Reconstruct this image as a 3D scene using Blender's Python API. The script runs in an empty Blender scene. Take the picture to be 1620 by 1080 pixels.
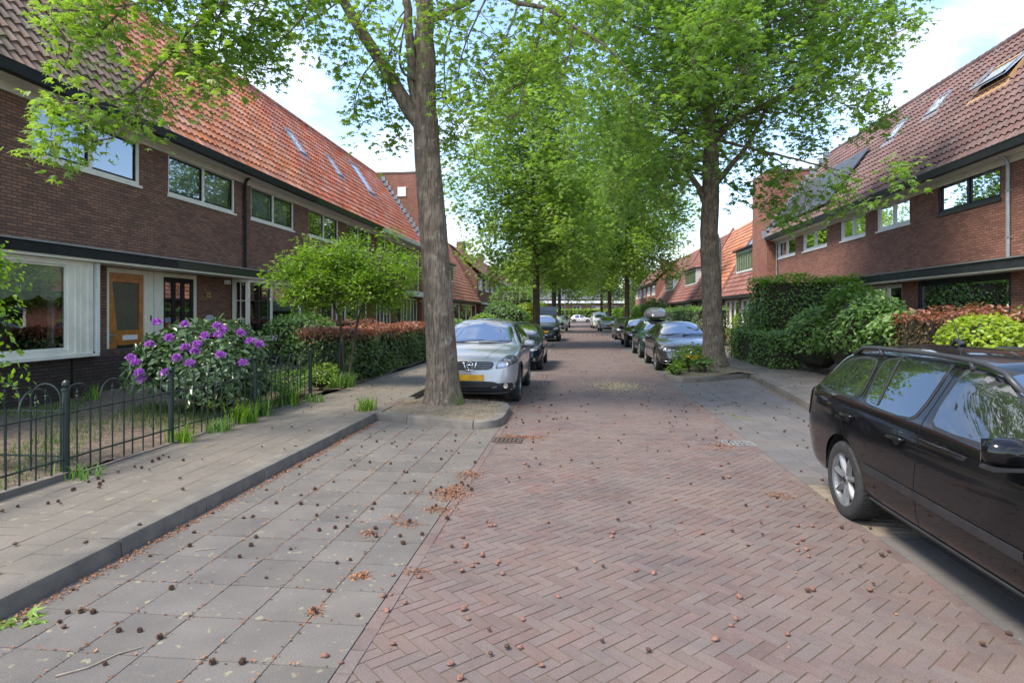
import bpy, bmesh, math, random
import numpy as np
from mathutils import Vector, Matrix, geometry
from mathutils.bvhtree import BVHTree
rad = math.radians
# ------------------------------------------------------------------ camera
SC = bpy.context.scene
FPX, CAMH, U0, V0 = 970.0, 1.72, 810.0, 496.0
YAW = math.atan(102/FPX); CY, SY = math.cos(YAW), math.sin(YAW)
cam = bpy.data.objects.new('camera', bpy.data.cameras.new('camera'))
SC.collection.objects.link(cam); SC.camera = cam
cam.location = (0, 0, CAMH); cam.rotation_euler = (rad(90), 0, YAW)
cam.data.sensor_width = 36; cam.data.lens = 36*FPX/1620
cam.data.shift_y = -(540-V0)/1620; cam.data.clip_start = .05; cam.data.clip_end = 2000
# ------------------------------------------------------------------ world and sun
SUN_EL, SUN_AZ = 56.0, 232.0      # azimuth clockwise from +Y
w = bpy.data.worlds.new('World'); SC.world = w; w.use_nodes = True
nt = w.node_tree; nt.nodes.clear()
def N(nt, t, **k):
    n = nt.nodes.new(t)
    for a, b in k.items():
        if hasattr(n, a): setattr(n, a, b)
        else: n.inputs[a].default_value = b
    return n
out = N(nt, 'ShaderNodeOutputWorld'); bg = N(nt, 'ShaderNodeBackground')
bg.inputs[1].default_value = .15
sky = N(nt, 'ShaderNodeTexSky', sky_type='NISHITA', sun_disc=False, sun_elevation=rad(SUN_EL), sun_rotation=rad(SUN_AZ), air_density=1.0, dust_density=.6, ozone_density=1.6)
tc = N(nt, 'ShaderNodeTexCoord'); sep = N(nt, 'ShaderNodeSeparateXYZ')
nt.links.new(tc.outputs['Generated'], sep.inputs[0])
def M(nt, op, a, b=None, clamp=False):
    n = nt.nodes.new('ShaderNodeMath'); n.operation = op; n.use_clamp = clamp
    for i, v in enumerate((a, b)):
        if v is None: continue
        if isinstance(v, (int, float)): n.inputs[i].default_value = v
        else: nt.links.new(v, n.inputs[i])
    return n.outputs[0]
zz = M(nt, 'ADD', M(nt, 'MAXIMUM', sep.outputs[2], 0.0), .22)
comb = N(nt, 'ShaderNodeCombineXYZ')
nt.links.new(M(nt, 'DIVIDE', sep.outputs[0], zz), comb.inputs[0]); nt.links.new(M(nt, 'DIVIDE', sep.outputs[1], zz), comb.inputs[1])
cn = N(nt, 'ShaderNodeTexNoise'); cn.inputs['Scale'].default_value = 1.15; cn.inputs['Detail'].default_value = 9; cn.inputs['Roughness'].default_value = .56
mp = N(nt, 'ShaderNodeMapping'); mp.inputs['Location'].default_value = (2.1, .55, 0)
nt.links.new(comb.outputs[0], mp.inputs[0]); nt.links.new(mp.outputs[0], cn.inputs['Vector'])
cr = N(nt, 'ShaderNodeValToRGB'); cr.color_ramp.elements[0].position = .50; cr.color_ramp.elements[1].position = .66
nt.links.new(cn.outputs['Fac'], cr.inputs[0])
cn2 = N(nt, 'ShaderNodeTexNoise'); cn2.inputs['Scale'].default_value = 2.6; cn2.inputs['Detail'].default_value = 6
nt.links.new(mp.outputs[0], cn2.inputs['Vector'])
cc = N(nt, 'ShaderNodeValToRGB'); cc.color_ramp.elements[0].position = .3; cc.color_ramp.elements[0].color = (3.1, 3.1, 3.15, 1); cc.color_ramp.elements[1].position = .6; cc.color_ramp.elements[1].color = (5.2, 5.05, 4.8, 1)
nt.links.new(cn2.outputs['Fac'], cc.inputs[0])
mx = N(nt, 'ShaderNodeMix', data_type='RGBA')
nt.links.new(cr.outputs[0], mx.inputs['Factor']); nt.links.new(sky.outputs[0], mx.inputs['A']); nt.links.new(cc.outputs[0], mx.inputs['B'])
nt.links.new(mx.outputs['Result'], bg.inputs[0]); nt.links.new(bg.outputs[0], out.inputs[0])
sl = bpy.data.lights.new('sun', 'SUN'); sl.energy = 2.0; sl.angle = rad(17); sl.color = (1, .91, .78)
so = bpy.data.objects.new('sun', sl); SC.collection.objects.link(so)
sv = Vector((math.sin(rad(SUN_AZ))*math.cos(rad(SUN_EL)), math.cos(rad(SUN_AZ))*math.cos(rad(SUN_EL)), math.sin(rad(SUN_EL))))
so.rotation_euler = sv.to_track_quat('Z', 'Y').to_euler()
SC.view_settings.view_transform = 'Standard'; SC.view_settings.look = 'None'; SC.view_settings.exposure = 1.62; SC.view_settings.gamma = 1
SC.render.engine = 'CYCLES'
SC.cycles.max_bounces = 8; SC.cycles.transparent_max_bounces = 12; SC.cycles.diffuse_bounces = 4

# ------------------------------------------------------------------ image-to-place helpers (used with known planes and distances)
def at(u, v, zc):                      # pixel + distance -> point
    xc = (u-U0)/FPX*zc
    return Vector((xc*CY-zc*SY, xc*SY+zc*CY, CAMH+(V0-v)*zc/FPX))
def onX(u, x):                         # y where plane X=x crosses column u
    k = (u-U0)/FPX
    return x*(CY+k*SY)/(k*CY-SY)
# ------------------------------------------------------------------ objects
COL = SC.collection
def tag(o, label=None, cat=None, group=None, kind=None):
    if label: o['label'] = label
    if cat: o['category'] = cat
    if group: o['group'] = group
    if kind: o['kind'] = kind
    return o
def thing(name, label, cat, loc=(0, 0, 0), rz=0, group=None):
    o = bpy.data.objects.new(name, None); COL.objects.link(o); o.empty_display_size = .3
    o.location = loc; o.rotation_euler = (0, 0, rz)
    return tag(o, label, cat, group)
def wloc(o):
    v = Vector((0, 0, 0))
    while o is not None: v += Vector(o.location); o = o.parent
    return v
def np_mesh(name, V, F, mats, parent=None, smooth=False, rnd=None, mi=None, loc=None, world=True, nf=None):
    """V (n,3); F (m,k) array of equal-size faces, or list of lists. world=True: V are world coords, shifted to the thing's origin."""
    V = np.asarray(V, dtype=np.float64).reshape(-1, 3)
    off = Vector((0, 0, 0))
    if world:
        if parent is not None: off = wloc(parent)
        elif loc is not None: off = Vector(loc)
    V = V - np.array(off)
    me = bpy.data.meshes.new(name)
    if isinstance(F, np.ndarray):
        m, k = F.shape; sizes = np.full(m, k, dtype=np.int32); flat = F.astype(np.int32).ravel()
    else:
        sizes = np.array([len(f) for f in F], dtype=np.int32)
        flat = np.fromiter((i for f in F for i in f), dtype=np.int32)
    me.vertices.add(len(V)); me.vertices.foreach_set('co', V.astype(np.float32).ravel())
    me.loops.add(len(flat)); me.loops.foreach_set('vertex_index', flat)
    me.polygons.add(len(sizes))
    starts = np.concatenate(([0], np.cumsum(sizes)[:-1])).astype(np.int32)
    me.polygons.foreach_set('loop_start', starts)
    me.polygons.foreach_set('loop_total', sizes)
    if not isinstance(mats, (list, tuple)): mats = [mats]
    for m_ in mats: me.materials.append(m_)
    if mi is not None: me.polygons.foreach_set('material_index', np.asarray(mi, dtype=np.int32))
    me.polygons.foreach_set('use_smooth', np.full(len(sizes), smooth, dtype=bool))
    if rnd is not None:
        a = me.attributes.new('rnd', 'FLOAT', 'POINT'); a.data.foreach_set('value', np.asarray(rnd, dtype=np.float32))
    me.update(calc_edges=True)
    o = bpy.data.objects.new(name, me); COL.objects.link(o)
    if parent is not None: o.parent = parent
    elif loc is not None: o.location = loc
    return o
def box_uv(o, sc=1.0):
    me = o.data; n = len(me.polygons)
    if n == 0: return o
    uvl = me.uv_layers.new(name='UVMap')
    co = np.empty(len(me.vertices)*3, dtype=np.float32); me.vertices.foreach_get('co', co); co = co.reshape(-1, 3)
    lv = np.empty(len(me.loops), dtype=np.int32); me.loops.foreach_get('vertex_index', lv)
    nr = np.empty(n*3, dtype=np.float32); me.polygons.foreach_get('normal', nr); nr = np.abs(nr.reshape(-1, 3))
    tot = np.empty(n, dtype=np.int32); me.polygons.foreach_get('loop_total', tot)
    ax = np.repeat(np.argmax(nr, axis=1), tot)
    p = co[lv]
    uv = np.where((ax == 0)[:, None], p[:, [1, 2]], np.where((ax == 1)[:, None], p[:, [0, 2]], p[:, [0, 1]]))
    uvl.data.foreach_set('uv', (uv*sc).astype(np.float32).ravel())
    return o
class MB:
    def __init__(s, T=None): s.v = []; s.f = []; s.m = []; s.T = T; s.mi = 0; s.r = []
    def pt(s, p): return s.T(*p) if s.T else p
    def add(s, vs, fs, rnd=0.5):
        n = len(s.v); s.v += [tuple(s.pt(p)) for p in vs]; s.f += [[n+i for i in f] for f in fs]; s.m += [s.mi]*len(fs); s.r += [rnd]*len(vs)
        return s
    def quad(s, a, b, c, d, rnd=.5): return s.add([a, b, c, d], [(0, 1, 2, 3)], rnd)
    def box(s, x0, x1, y0, y1, z0, z1, rnd=.5):
        return s.add([(x0, y0, z0), (x1, y0, z0), (x1, y1, z0), (x0, y1, z0), (x0, y0, z1), (x1, y0, z1), (x1, y1, z1), (x0, y1, z1)],
                     [(0, 3, 2, 1), (4, 5, 6, 7), (0, 1, 5, 4), (1, 2, 6, 5), (2, 3, 7, 6), (3, 0, 4, 7)], rnd)
    def tube(s, pts, rr, seg=8, cap=True, rnd=.5):
        pts = [Vector(p) for p in pts]
        if isinstance(rr, (int, float)): rr = [rr]*len(pts)
        vs, fs = [], []; up = None
        for i, p in enumerate(pts):
            d = (pts[min(i+1, len(pts)-1)]-pts[max(i-1, 0)])
            if d.length < 1e-9: d = Vector((0, 0, 1))
            d.normalize()
            if up is None: up = d.orthogonal().normalized()
            else:
                up = (up-d*up.dot(d))
                up = up.normalized() if up.length > 1e-6 else d.orthogonal().normalized()
            b = d.cross(up)
            for k in range(seg):
                a = 2*math.pi*k/seg
                vs.append(p+(up*math.cos(a)+b*math.sin(a))*rr[i])
        for i in range(len(pts)-1):
            for k in range(seg):
                k2 = (k+1) % seg
                fs.append((i*seg+k, i*seg+k2, (i+1)*seg+k2, (i+1)*seg+k))
        if cap: fs.append(tuple(range(seg-1, -1, -1))); fs.append(tuple((len(pts)-1)*seg+k for k in range(seg)))
        return s.add(vs, fs, rnd)
    def lathe(s, prof, c, axis='z', seg=24, rnd=.5):   # prof [(r,h)]
        vs, fs = [], []
        for r, h in prof:
            for k in range(seg):
                a = 2*math.pi*k/seg; x, y = r*math.cos(a), r*math.sin(a)
                if axis == 'z': vs.append((c[0]+x, c[1]+y, c[2]+h))
                elif axis == 'x': vs.append((c[0]+h, c[1]+x, c[2]+y))
                else: vs.append((c[0]+x, c[1]+h, c[2]+y))
        for i in range(len(prof)-1):
            for k in range(seg):
                k2 = (k+1) % seg
                fs.append((i*seg+k, i*seg+k2, (i+1)*seg+k2, (i+1)*seg+k))
        return s.add(vs, fs, rnd)
    def build(s, name, mat, parent=None, loc=None, smooth=False, uv=False, world=True):
        o = np_mesh(name, s.v, s.f, mat, parent, smooth, rnd=s.r, mi=s.m, loc=loc, world=world)
        if uv: box_uv(o)
        return o
def sharp(o, ang=35):
    o.data.polygons.foreach_set('use_smooth', np.ones(len(o.data.polygons), dtype=bool))
    o.data.set_sharp_from_angle(angle=rad(ang)); return o
# ------------------------------------------------------------------ materials
MC = {}
def srgb(h):
    r = [int(h[i:i+2], 16)/255 for i in (0, 2, 4)]
    return tuple(x/12.92 if x <= .04045 else ((x+.055)/1.055)**2.4 for x in r)
def mat(name, col, rough=.6, col2=None, nscale=8, rnd=0.0, bump=None, metallic=0, coat=0, spec=.5, detail=4, cpos=(.35, .65), speck=None, coatr=.03, hue=0.0, grain=None, dust=None):
    if name in MC: return MC[name]
    m = bpy.data.materials.new(name); m.use_nodes = True; nt = m.node_tree
    b = nt.nodes['Principled BSDF']; b.inputs['Roughness'].default_value = rough
    b.inputs['Metallic'].default_value = metallic; b.inputs['Coat Weight'].default_value = coat; b.inputs['Coat Roughness'].default_value = coatr
    b.inputs['Specular IOR Level'].default_value = spec
    b.inputs['Base Color'].default_value = (*col, 1)
    tc = nt.nodes.new('ShaderNodeTexCoord'); csock = None
    if col2 is not None:
        n = N(nt, 'ShaderNodeTexNoise'); n.inputs['Scale'].default_value = nscale; n.inputs['Detail'].default_value = detail
        nt.links.new(tc.outputs['Object'], n.inputs['Vector'])
        r = N(nt, 'ShaderNodeValToRGB'); r.color_ramp.elements[0].position = cpos[0]; r.color_ramp.elements[1].position = cpos[1]
        r.color_ramp.elements[0].color = (*col, 1); r.color_ramp.elements[1].color = (*col2, 1)
        nt.links.new(n.outputs['Fac'], r.inputs[0]); csock = r.outputs[0]
    if speck is not None:      # (colour, scale, threshold)
        v = N(nt, 'ShaderNodeTexNoise'); v.inputs['Scale'].default_value = speck[1]; v.inputs['Detail'].default_value = 2
        nt.links.new(tc.outputs['Object'], v.inputs['Vector'])
        f = M(nt, 'MULTIPLY', M(nt, 'SUBTRACT', v.outputs['Fac'], speck[2]), 18, True)
        x = N(nt, 'ShaderNodeMix', data_type='RGBA'); nt.links.new(f, x.inputs['Factor'])
        if csock: nt.links.new(csock, x.inputs['A'])
        else: x.inputs['A'].default_value = (*col, 1)
        x.inputs['B'].default_value = (*speck[0], 1); csock = x.outputs['Result']
    if rnd:
        a = N(nt, 'ShaderNodeAttribute', attribute_name='rnd')
        h = N(nt, 'ShaderNodeHueSaturation')
        if csock: nt.links.new(csock, h.inputs['Color'])
        else: h.inputs['Color'].default_value = (*col, 1)
        nt.links.new(M(nt, 'ADD', M(nt, 'MULTIPLY', a.outputs['Fac'], 2*rnd), 1-rnd), h.inputs['Value'])
        if hue:
            fr = M(nt, 'FRACT', M(nt, 'MULTIPLY', a.outputs['Fac'], 7.31))
            nt.links.new(M(nt, 'ADD', M(nt, 'MULTIPLY', fr, 2*hue), .5-hue), h.inputs['Hue'])
            nt.links.new(M(nt, 'ADD', M(nt, 'MULTIPLY', M(nt, 'FRACT', M(nt, 'MULTIPLY', a.outputs['Fac'], 13.7)), .5), .75), h.inputs['Saturation'])
        csock = h.outputs[0]
    if dust:       # (colour, scale, amount, dark colour): worn and dusty patches, independent of the single stones
        for (dc, sc_, am, ps) in dust:
            d = N(nt, 'ShaderNodeTexNoise'); d.inputs['Scale'].default_value = sc_; d.inputs['Detail'].default_value = 9; d.inputs['Roughness'].default_value = .68
            nt.links.new(tc.outputs['Object'], d.inputs['Vector'])
            x = N(nt, 'ShaderNodeMix', data_type='RGBA'); nt.links.new(M(nt, 'MULTIPLY', M(nt, 'MULTIPLY', M(nt, 'SUBTRACT', d.outputs['Fac'], ps), 4, True), am), x.inputs['Factor'])
            if csock: nt.links.new(csock, x.inputs['A'])
            x.inputs['B'].default_value = (*dc, 1); csock = x.outputs['Result']
    if grain:      # (scale, strength) fine aggregate
        g = N(nt, 'ShaderNodeTexNoise'); g.inputs['Scale'].default_value = grain[0]; g.inputs['Detail'].default_value = 3; g.inputs['Roughness'].default_value = .8
        nt.links.new(tc.outputs['Object'], g.inputs['Vector'])
        h = N(nt, 'ShaderNodeHueSaturation'); nt.links.new(M(nt, 'ADD', M(nt, 'MULTIPLY', M(nt, 'SUBTRACT', g.outputs['Fac'], .5), 2*grain[1]), 1.0), h.inputs['Value'])
        if csock: nt.links.new(csock, h.inputs['Color'])
        else: h.inputs['Color'].default_value = (*col, 1)
        csock = h.outputs[0]
    if csock: nt.links.new(csock, b.inputs['Base Color'])
    if bump:
        n = N(nt, 'ShaderNodeTexNoise'); n.inputs['Scale'].default_value = bump[0]; n.inputs['Detail'].default_value = 5
        nt.links.new(tc.outputs['Object'], n.inputs['Vector'])
        bp = N(nt, 'ShaderNodeBump'); bp.inputs['Strength'].default_value = bump[1]; bp.inputs['Distance'].default_value = bump[2] if len(bump) > 2 else .01
        nt.links.new(n.outputs['Fac'], bp.inputs['Height']); nt.links.new(bp.outputs[0], b.inputs['Normal'])
    MC[name] = m; return m
def brick_mat(name, c1, c2, mortar, w=.21, h=.063, ms=.008, dirt=.28, dcol=(.03, .022, .018)):
    if name in MC: return MC[name]
    m = bpy.data.materials.new(name); m.use_nodes = True; nt = m.node_tree; b = nt.nodes['Principled BSDF']
    b.inputs['Roughness'].default_value = .85
    tc = nt.nodes.new('ShaderNodeTexCoord')
    nz = N(nt, 'ShaderNodeTexNoise'); nz.inputs['Scale'].default_value = 14
    nt.links.new(tc.outputs['UV'], nz.inputs['Vector'])
    vm = N(nt, 'ShaderNodeVectorMath', operation='MULTIPLY_ADD'); vm.inputs[1].default_value = (.012, .007, 0)
    nt.links.new(nz.outputs['Color'], vm.inputs[0]); nt.links.new(tc.outputs['UV'], vm.inputs[2])
    bt = N(nt, 'ShaderNodeTexBrick'); bt.offset = .5
    bt.inputs['Scale'].default_value = 1; bt.inputs['Brick Width'].default_value = w; bt.inputs['Row Height'].default_value = h; bt.inputs['Mortar Size'].default_value = ms; bt.inputs['Mortar Smooth'].default_value = .3
    bt.inputs['Bias'].default_value = 0
    bt.inputs['Color1'].default_value = (*c1, 1); bt.inputs['Color2'].default_value = (*c2, 1); bt.inputs['Mortar'].default_value = (*mortar, 1)
    nt.links.new(vm.outputs[0], bt.inputs['Vector'])
    n2 = N(nt, 'ShaderNodeTexNoise'); n2.inputs['Scale'].default_value = .9; n2.inputs['Detail'].default_value = 6; n2.inputs['Roughness'].default_value = .65
    nt.links.new(tc.outputs['Object'], n2.inputs['Vector'])
    n3 = N(nt, 'ShaderNodeTexNoise'); n3.inputs['Scale'].default_value = 45; n3.inputs['Detail'].default_value = 4
    nt.links.new(tc.outputs['Object'], n3.inputs['Vector'])
    f = M(nt, 'MULTIPLY', M(nt, 'SUBTRACT', n2.outputs['Fac'], .38), 3*dirt, True)
    x = N(nt, 'ShaderNodeMix', data_type='RGBA'); nt.links.new(f, x.inputs['Factor']); nt.links.new(bt.outputs['Color'], x.inputs['A']); x.inputs['B'].default_value = (*dcol, 1)
    x2 = N(nt, 'ShaderNodeMix', data_type='RGBA', blend_type='MULTIPLY'); x2.inputs['Factor'].default_value = .55
    r = N(nt, 'ShaderNodeValToRGB'); r.color_ramp.elements[0].color = (.45, .45, .45, 1); r.color_ramp.elements[1].color = (1.25, 1.2, 1.2, 1)
    r.color_ramp.elements[0].position = .3; r.color_ramp.elements[1].position = .7
    nt.links.new(n3.outputs['Fac'], r.inputs[0]); nt.links.new(x.outputs['Result'], x2.inputs['A']); nt.links.new(r.outputs[0], x2.inputs['B'])
    nt.links.new(x2.outputs['Result'], b.inputs['Base Color'])
    bp = N(nt, 'ShaderNodeBump'); bp.inputs['Strength'].default_value = .7; bp.inputs['Distance'].default_value = .012
    nt.links.new(M(nt, 'ADD', M(nt, 'MULTIPLY', bt.outputs['Fac'], -1.0), M(nt, 'MULTIPLY', n3.outputs['Fac'], .6)), bp.inputs['Height'])
    nt.links.new(bp.outputs[0], b.inputs['Normal'])
    MC[name] = m; return m
def leaf_mat(name, c1, c2, trans=.45, rough=.45, tcol=None):
    if name in MC: return MC[name]
    m = bpy.data.materials.new(name); m.use_nodes = True; nt = m.node_tree; b = nt.nodes['Principled BSDF']
    b.inputs['Roughness'].default_value = rough; b.inputs['Specular IOR Level'].default_value = .6
    a = N(nt, 'ShaderNodeAttribute', attribute_name='rnd')
    r = N(nt, 'ShaderNodeValToRGB'); r.color_ramp.elements[0].color = (*c1, 1); r.color_ramp.elements[1].color = (*c2, 1)
    nt.links.new(a.outputs['Fac'], r.inputs[0]); nt.links.new(r.outputs[0], b.inputs['Base Color'])
    t = N(nt, 'ShaderNodeBsdfTranslucent')
    h = N(nt, 'ShaderNodeMix', data_type='RGBA', blend_type='MULTIPLY'); h.inputs['Factor'].default_value = 1
    h.inputs['B'].default_value = (*(tcol or (1.5, 1.7, .45)), 1); nt.links.new(r.outputs[0], h.inputs['A']); nt.links.new(h.outputs['Result'], t.inputs[0])
    s = N(nt, 'ShaderNodeMixShader'); s.inputs[0].default_value = trans
    nt.links.new(b.outputs[0], s.inputs[1]); nt.links.new(t.outputs[0], s.inputs[2]); nt.links.new(s.outputs[0], nt.nodes['Material Output'].inputs[0])
    MC[name] = m; return m
def glass_mat(name, tint=(.55, .6, .6), base=.22, mul=1.0):
    if name in MC: return MC[name]
    m = bpy.data.materials.new(name); m.use_nodes = True; nt = m.node_tree; nt.nodes.remove(nt.nodes['Principled BSDF'])
    g = N(nt, 'ShaderNodeBsdfGlossy'); g.inputs['Roughness'].default_value = .012; g.inputs[0].default_value = (.92, .95, 1, 1)
    t = N(nt, 'ShaderNodeBsdfTransparent'); t.inputs[0].default_value = (*tint, 1)
    lw = N(nt, 'ShaderNodeFresnel'); lw.inputs[0].default_value = 1.5
    f = M(nt, 'ADD', M(nt, 'MULTIPLY', lw.outputs[0], mul), base, True)
    s = N(nt, 'ShaderNodeMixShader'); nt.links.new(f, s.inputs[0]); nt.links.new(t.outputs[0], s.inputs[1]); nt.links.new(g.outputs[0], s.inputs[2])
    nt.links.new(s.outputs[0], nt.nodes['Material Output'].inputs[0]); MC[name] = m; return m
BRICK_L = brick_mat('brick_brown_red', (.36, .175, .11), (.19, .097, .066), (.085, .062, .05), ms=.010)
BRICK_R = brick_mat('brick_orange_red', (.37, .165, .115), (.22, .095, .07), (.09, .06, .05), ms=.009, dirt=.2)
BRICK_T = brick_mat('brick_tower', (.42, .18, .12), (.28, .11, .075), (.11, .075, .06), ms=.009, dirt=.12)
BRICK_P = brick_mat('brick_plinth', (.085, .05, .042), (.05, .032, .028), (.018, .014, .013), h=.068, ms=.010, dirt=.3, dcol=(.03, .035, .02))
BRICK_F = brick_mat('brick_far', (.30, .15, .11), (.24, .115, .085), (.26, .2, .17), dirt=.1)
CREAM = mat('cream_paint', (.80, .765, .67), .45, (.70, .67, .59), 3, bump=(60, .08))
WHITE = mat('white_paint', (.78, .78, .76), .4, (.68, .68, .66), 2)
BLACKP = mat('black_paint', (.010, .011, .012), .45, (.018, .019, .02), 6, spec=.25)
DGREEN = mat('dark_green_paint', (.012, .028, .022), .3, (.02, .035, .03), 6)
ANTH = mat('anthracite_paint', (.022, .025, .032), .4, (.032, .036, .043), 4, spec=.3)
SOFF = mat('soffit_paint', (.66, .62, .55), .55, (.56, .53, .47), 4)
ZINC = mat('zinc', (.36, .38, .40), .42, (.27, .29, .30), 7, metallic=.5)
LEAD = mat('lead_flashing', (.17, .19, .22), .5, (.28, .30, .33), 9)
GLASS = glass_mat('window_glass', (.72, .76, .74), .20)
GLASSG = glass_mat('green_window_glass', (.4, .5, .42), .3)
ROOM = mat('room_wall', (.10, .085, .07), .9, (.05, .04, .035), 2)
CURT = mat('curtain_fabric', (.74, .73, .68), .9, (.6, .59, .55), 12)
BLIND = mat('blind_fabric', (.62, .68, .64), .9, (.54, .60, .57), 3)
METAL = mat('steel', (.5, .5, .5), .3, metallic=.9)
GOLD = mat('brass', (.55, .40, .12), .35, metallic=.6)
RUB = mat('rubber', (.018, .018, .019), .8, (.03, .03, .03), 30, bump=(60, .2))
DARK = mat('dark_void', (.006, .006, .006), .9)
# ================================================================== GROUND
GP = random.Random(5)
ROADX0, ROADX1, KL, KR = -1.15, 2.30, -3.2, 4.1
earth = MB(); earth.quad((-400, -60, -.06), (400, -60, -.06), (400, 700, -.06), (-400, 700, -.06))
tag(earth.build('ground', mat('earth', (.10, .085, .06), .95, (.07, .08, .04), .3), loc=(0, 0, 0)), kind='structure')
SAND = mat('joint_sand', (.12, .085, .06), .95, (.085, .075, .04), 2.2, bump=(40, .5))
sd = MB(); sd.quad((ROADX0, -4, -.0035), (ROADX1, -4, -.0035), (ROADX1, 60, -.0035), (ROADX0, 60, -.0035))
sd.quad((KL-.1, -4, -.0075), (KR+1, -4, -.0075), (KR+1, 60, -.0075), (KL-.1, 60, -.0075))
tag(sd.build('road_bedding', SAND, loc=(0, 0, 0)), kind='structure')
# herringbone bricks, real chamfered blocks in one mesh
def herring(x0, x1, y0, y1, L=.198, W=.079, gap=.004):
    V, F, R, MI = [], [], [], []
    c45 = math.sqrt(.5)
    def add(cx, cy, ang, l, w_):
        ca, sa = math.cos(ang), math.sin(ang)
        dz = GP.uniform(-.0012, .0012); tx = GP.uniform(-.008, .008); ty = GP.uniform(-.01, .01); r = GP.random()
        if GP.random() < .05: r = 1.0 if GP.random() < .6 else 0.0
        n = len(V); ch = .0025
        ang2 = GP.uniform(-.012, .012); ca2, sa2 = math.cos(ang+ang2), math.sin(ang+ang2)
        for k, (hx, hy, z) in enumerate([(l/2, w_/2, -.010), (l/2-ch, w_/2-ch, 0)]):
            for sx, sy in ((-1, -1), (1, -1), (1, 1), (-1, 1)):
                px, py = sx*hx, sy*hy
                V.append((cx+px*ca2-py*sa2, cy+px*sa2+py*ca2, z+dz+px*tx*.5+py*ty)); R.append(r)
        F.append((n+4, n+5, n+6, n+7))
        for k in range(4): F.append((n+k, n+(k+1) % 4, n+4+(k+1) % 4, n+4+k))
    # lattice in rotated frame (rotate by -45 so staircase axis runs along X)
    ax, ay = W, W; bx, by = L, -L
    rng = int((y1-y0+x1-x0)/W)+10
    for j in range(-int(60/L), int(60/L)):
        # centre line of this column in world y
        for i in range(-int((x1-x0)/(W*1.414))-6, int((x1-x0)/(W*1.414))+6):
            X0 = i*ax+j*bx; Y0 = i*ay+j*by
            for (hx, hy, ang0) in ((L/2, W/2, 0), (W/2, W+L/2, math.pi/2)):
                lx, ly = X0+hx, Y0+hy
                # rotate -45
                wx = (lx*c45+ly*c45); wy = (-lx*c45+ly*c45)
                wx += (x0+x1)/2; wy += (y0)
                if wy < y0 or wy > y1 or wx < x0-.03 or wx > x1+.03: continue
                add(wx, wy, ang0-math.pi/4, L-gap, W-gap)
    return V, F, R
V_, F_, R_ = herring(ROADX0+.03, ROADX1-.03, -3, 60)
# edge course: bricks laid lengthwise
def flatblock(V, F, R, x0, x1, y0, y1, z=0, ch=.004, dz=.0025, th=.012):
    r = GP.random(); n = len(V); d = [z+GP.uniform(-dz, dz) for _ in range(4)]
    for (e, zz_) in ((0, -th), (ch, 0)):
        for k, (x, y) in enumerate(((x0+e, y0+e), (x1-e, y0+e), (x1-e, y1-e), (x0+e, y1-e))):
            V.append((x, y, d[k]+zz_)); R.append(r)
    F.append((n+4, n+5, n+6, n+7))
    for k in range(4): F.append((n+k, n+(k+1) % 4, n+4+(k+1) % 4, n+4+k))
for side in (0, 1):
    y = -3
    while y < 60:
        if side == 0: flatblock(V_, F_, R_, ROADX0, ROADX0+.085, y, y+.203, .005)
        else: flatblock(V_, F_, R_, ROADX1-.085, ROADX1, y, y+.203, .005)
        y += .208
ROADM = mat('road_clinker', (.148, .101, .090), .8, (.112, .083, .079), 1.3, rnd=.13, bump=(120, .35, .004), speck=((.20, .165, .13), 38, .70), hue=.008, detail=8, grain=(110, .7), dust=(((.165, .128, .110), .9, .75, .42), ((.175, .142, .115), 7, .6, .5), ((.05, .042, .038), 1.7, .55, .60)))
tag(np_mesh('road', V_, F_, ROADM, loc=(0, 0, 0), rnd=R_), kind='structure')
fr = MB(); fr.quad((ROADX0, 60, 0), (ROADX1+.2, 60, 0), (ROADX1+.2, 112, 0), (ROADX0, 112, 0)); fr.quad((-90, 112, .002), (90, 112, .002), (90, 119, .002), (-90, 119, .002))
tag(fr.build('far_road', mat('far_clinker', (.155, .105, .095), .8, (.125, .09, .085), 2), loc=(0, 0, 0)), kind='structure')
# raised table edge with white teeth
tb = MB(); tb.box(ROADX0, ROADX1, 49, 60.5, -.01, .035)
tag(tb.build('speed_table', ROADM, loc=(0, 49, 0)), kind='structure')
tm = MB()
for i in range(9):
    x = ROADX0+.2+i*.38; tm.add([(x, 48.9, .008), (x+.24, 48.9, .008), (x+.12, 49.9, .042)], [(0, 1, 2)])
tag(tm.build('road_marking', WHITE, loc=(0, 49, 0)), kind='structure')
# parking bays of concrete slabs
SLAB = mat('concrete_slab', (.140, .126, .112), .85, (.098, .089, .083), 2.6, rnd=.13, bump=(160, .5, .004), speck=((.24, .22, .14), 16, .66), detail=9, cpos=(.3, .7), grain=(150, .9), dust=(((.135, .118, .098), 1.1, .7, .45), ((.055, .05, .046), 1.9, .6, .58), ((.19, .165, .11), 6, .5, .58)))
SLABR = mat('smooth_slab', (.130, .120, .115), .8, (.10, .093, .092), 2.0, rnd=.11, bump=(160, .4, .003), speck=((.22, .21, .18), 20, .70), detail=9, cpos=(.3, .7), grain=(150, .9), dust=(((.135, .118, .098), 1.1, .7, .45), ((.055, .05, .046), 1.9, .6, .58), ((.19, .165, .11), 6, .5, .58)))
LBRICK = mat('pale_clinker', (.24, .20, .155), .85, (.18, .15, .115), 5, rnd=.15, bump=(120, .4, .004))
def slabs(name, x0, x1, y0, y1, nx, ly, m, z=.007, stag=0):
    V, F, R = [], [], []; wx = (x1-x0)/nx
    for i in range(nx):
        y = y0 - (ly/2 if (stag and i % 2) else 0)
        while y < y1:
            flatblock(V, F, R, x0+i*wx+.001, x0+(i+1)*wx-.001, max(y, y0)+.001, min(y+ly, y1)-.001, z, .002, .0015)
            y += ly
    return tag(np_mesh(name, V, F, m, loc=(0, 0, 0), rnd=R), kind='structure')
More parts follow.
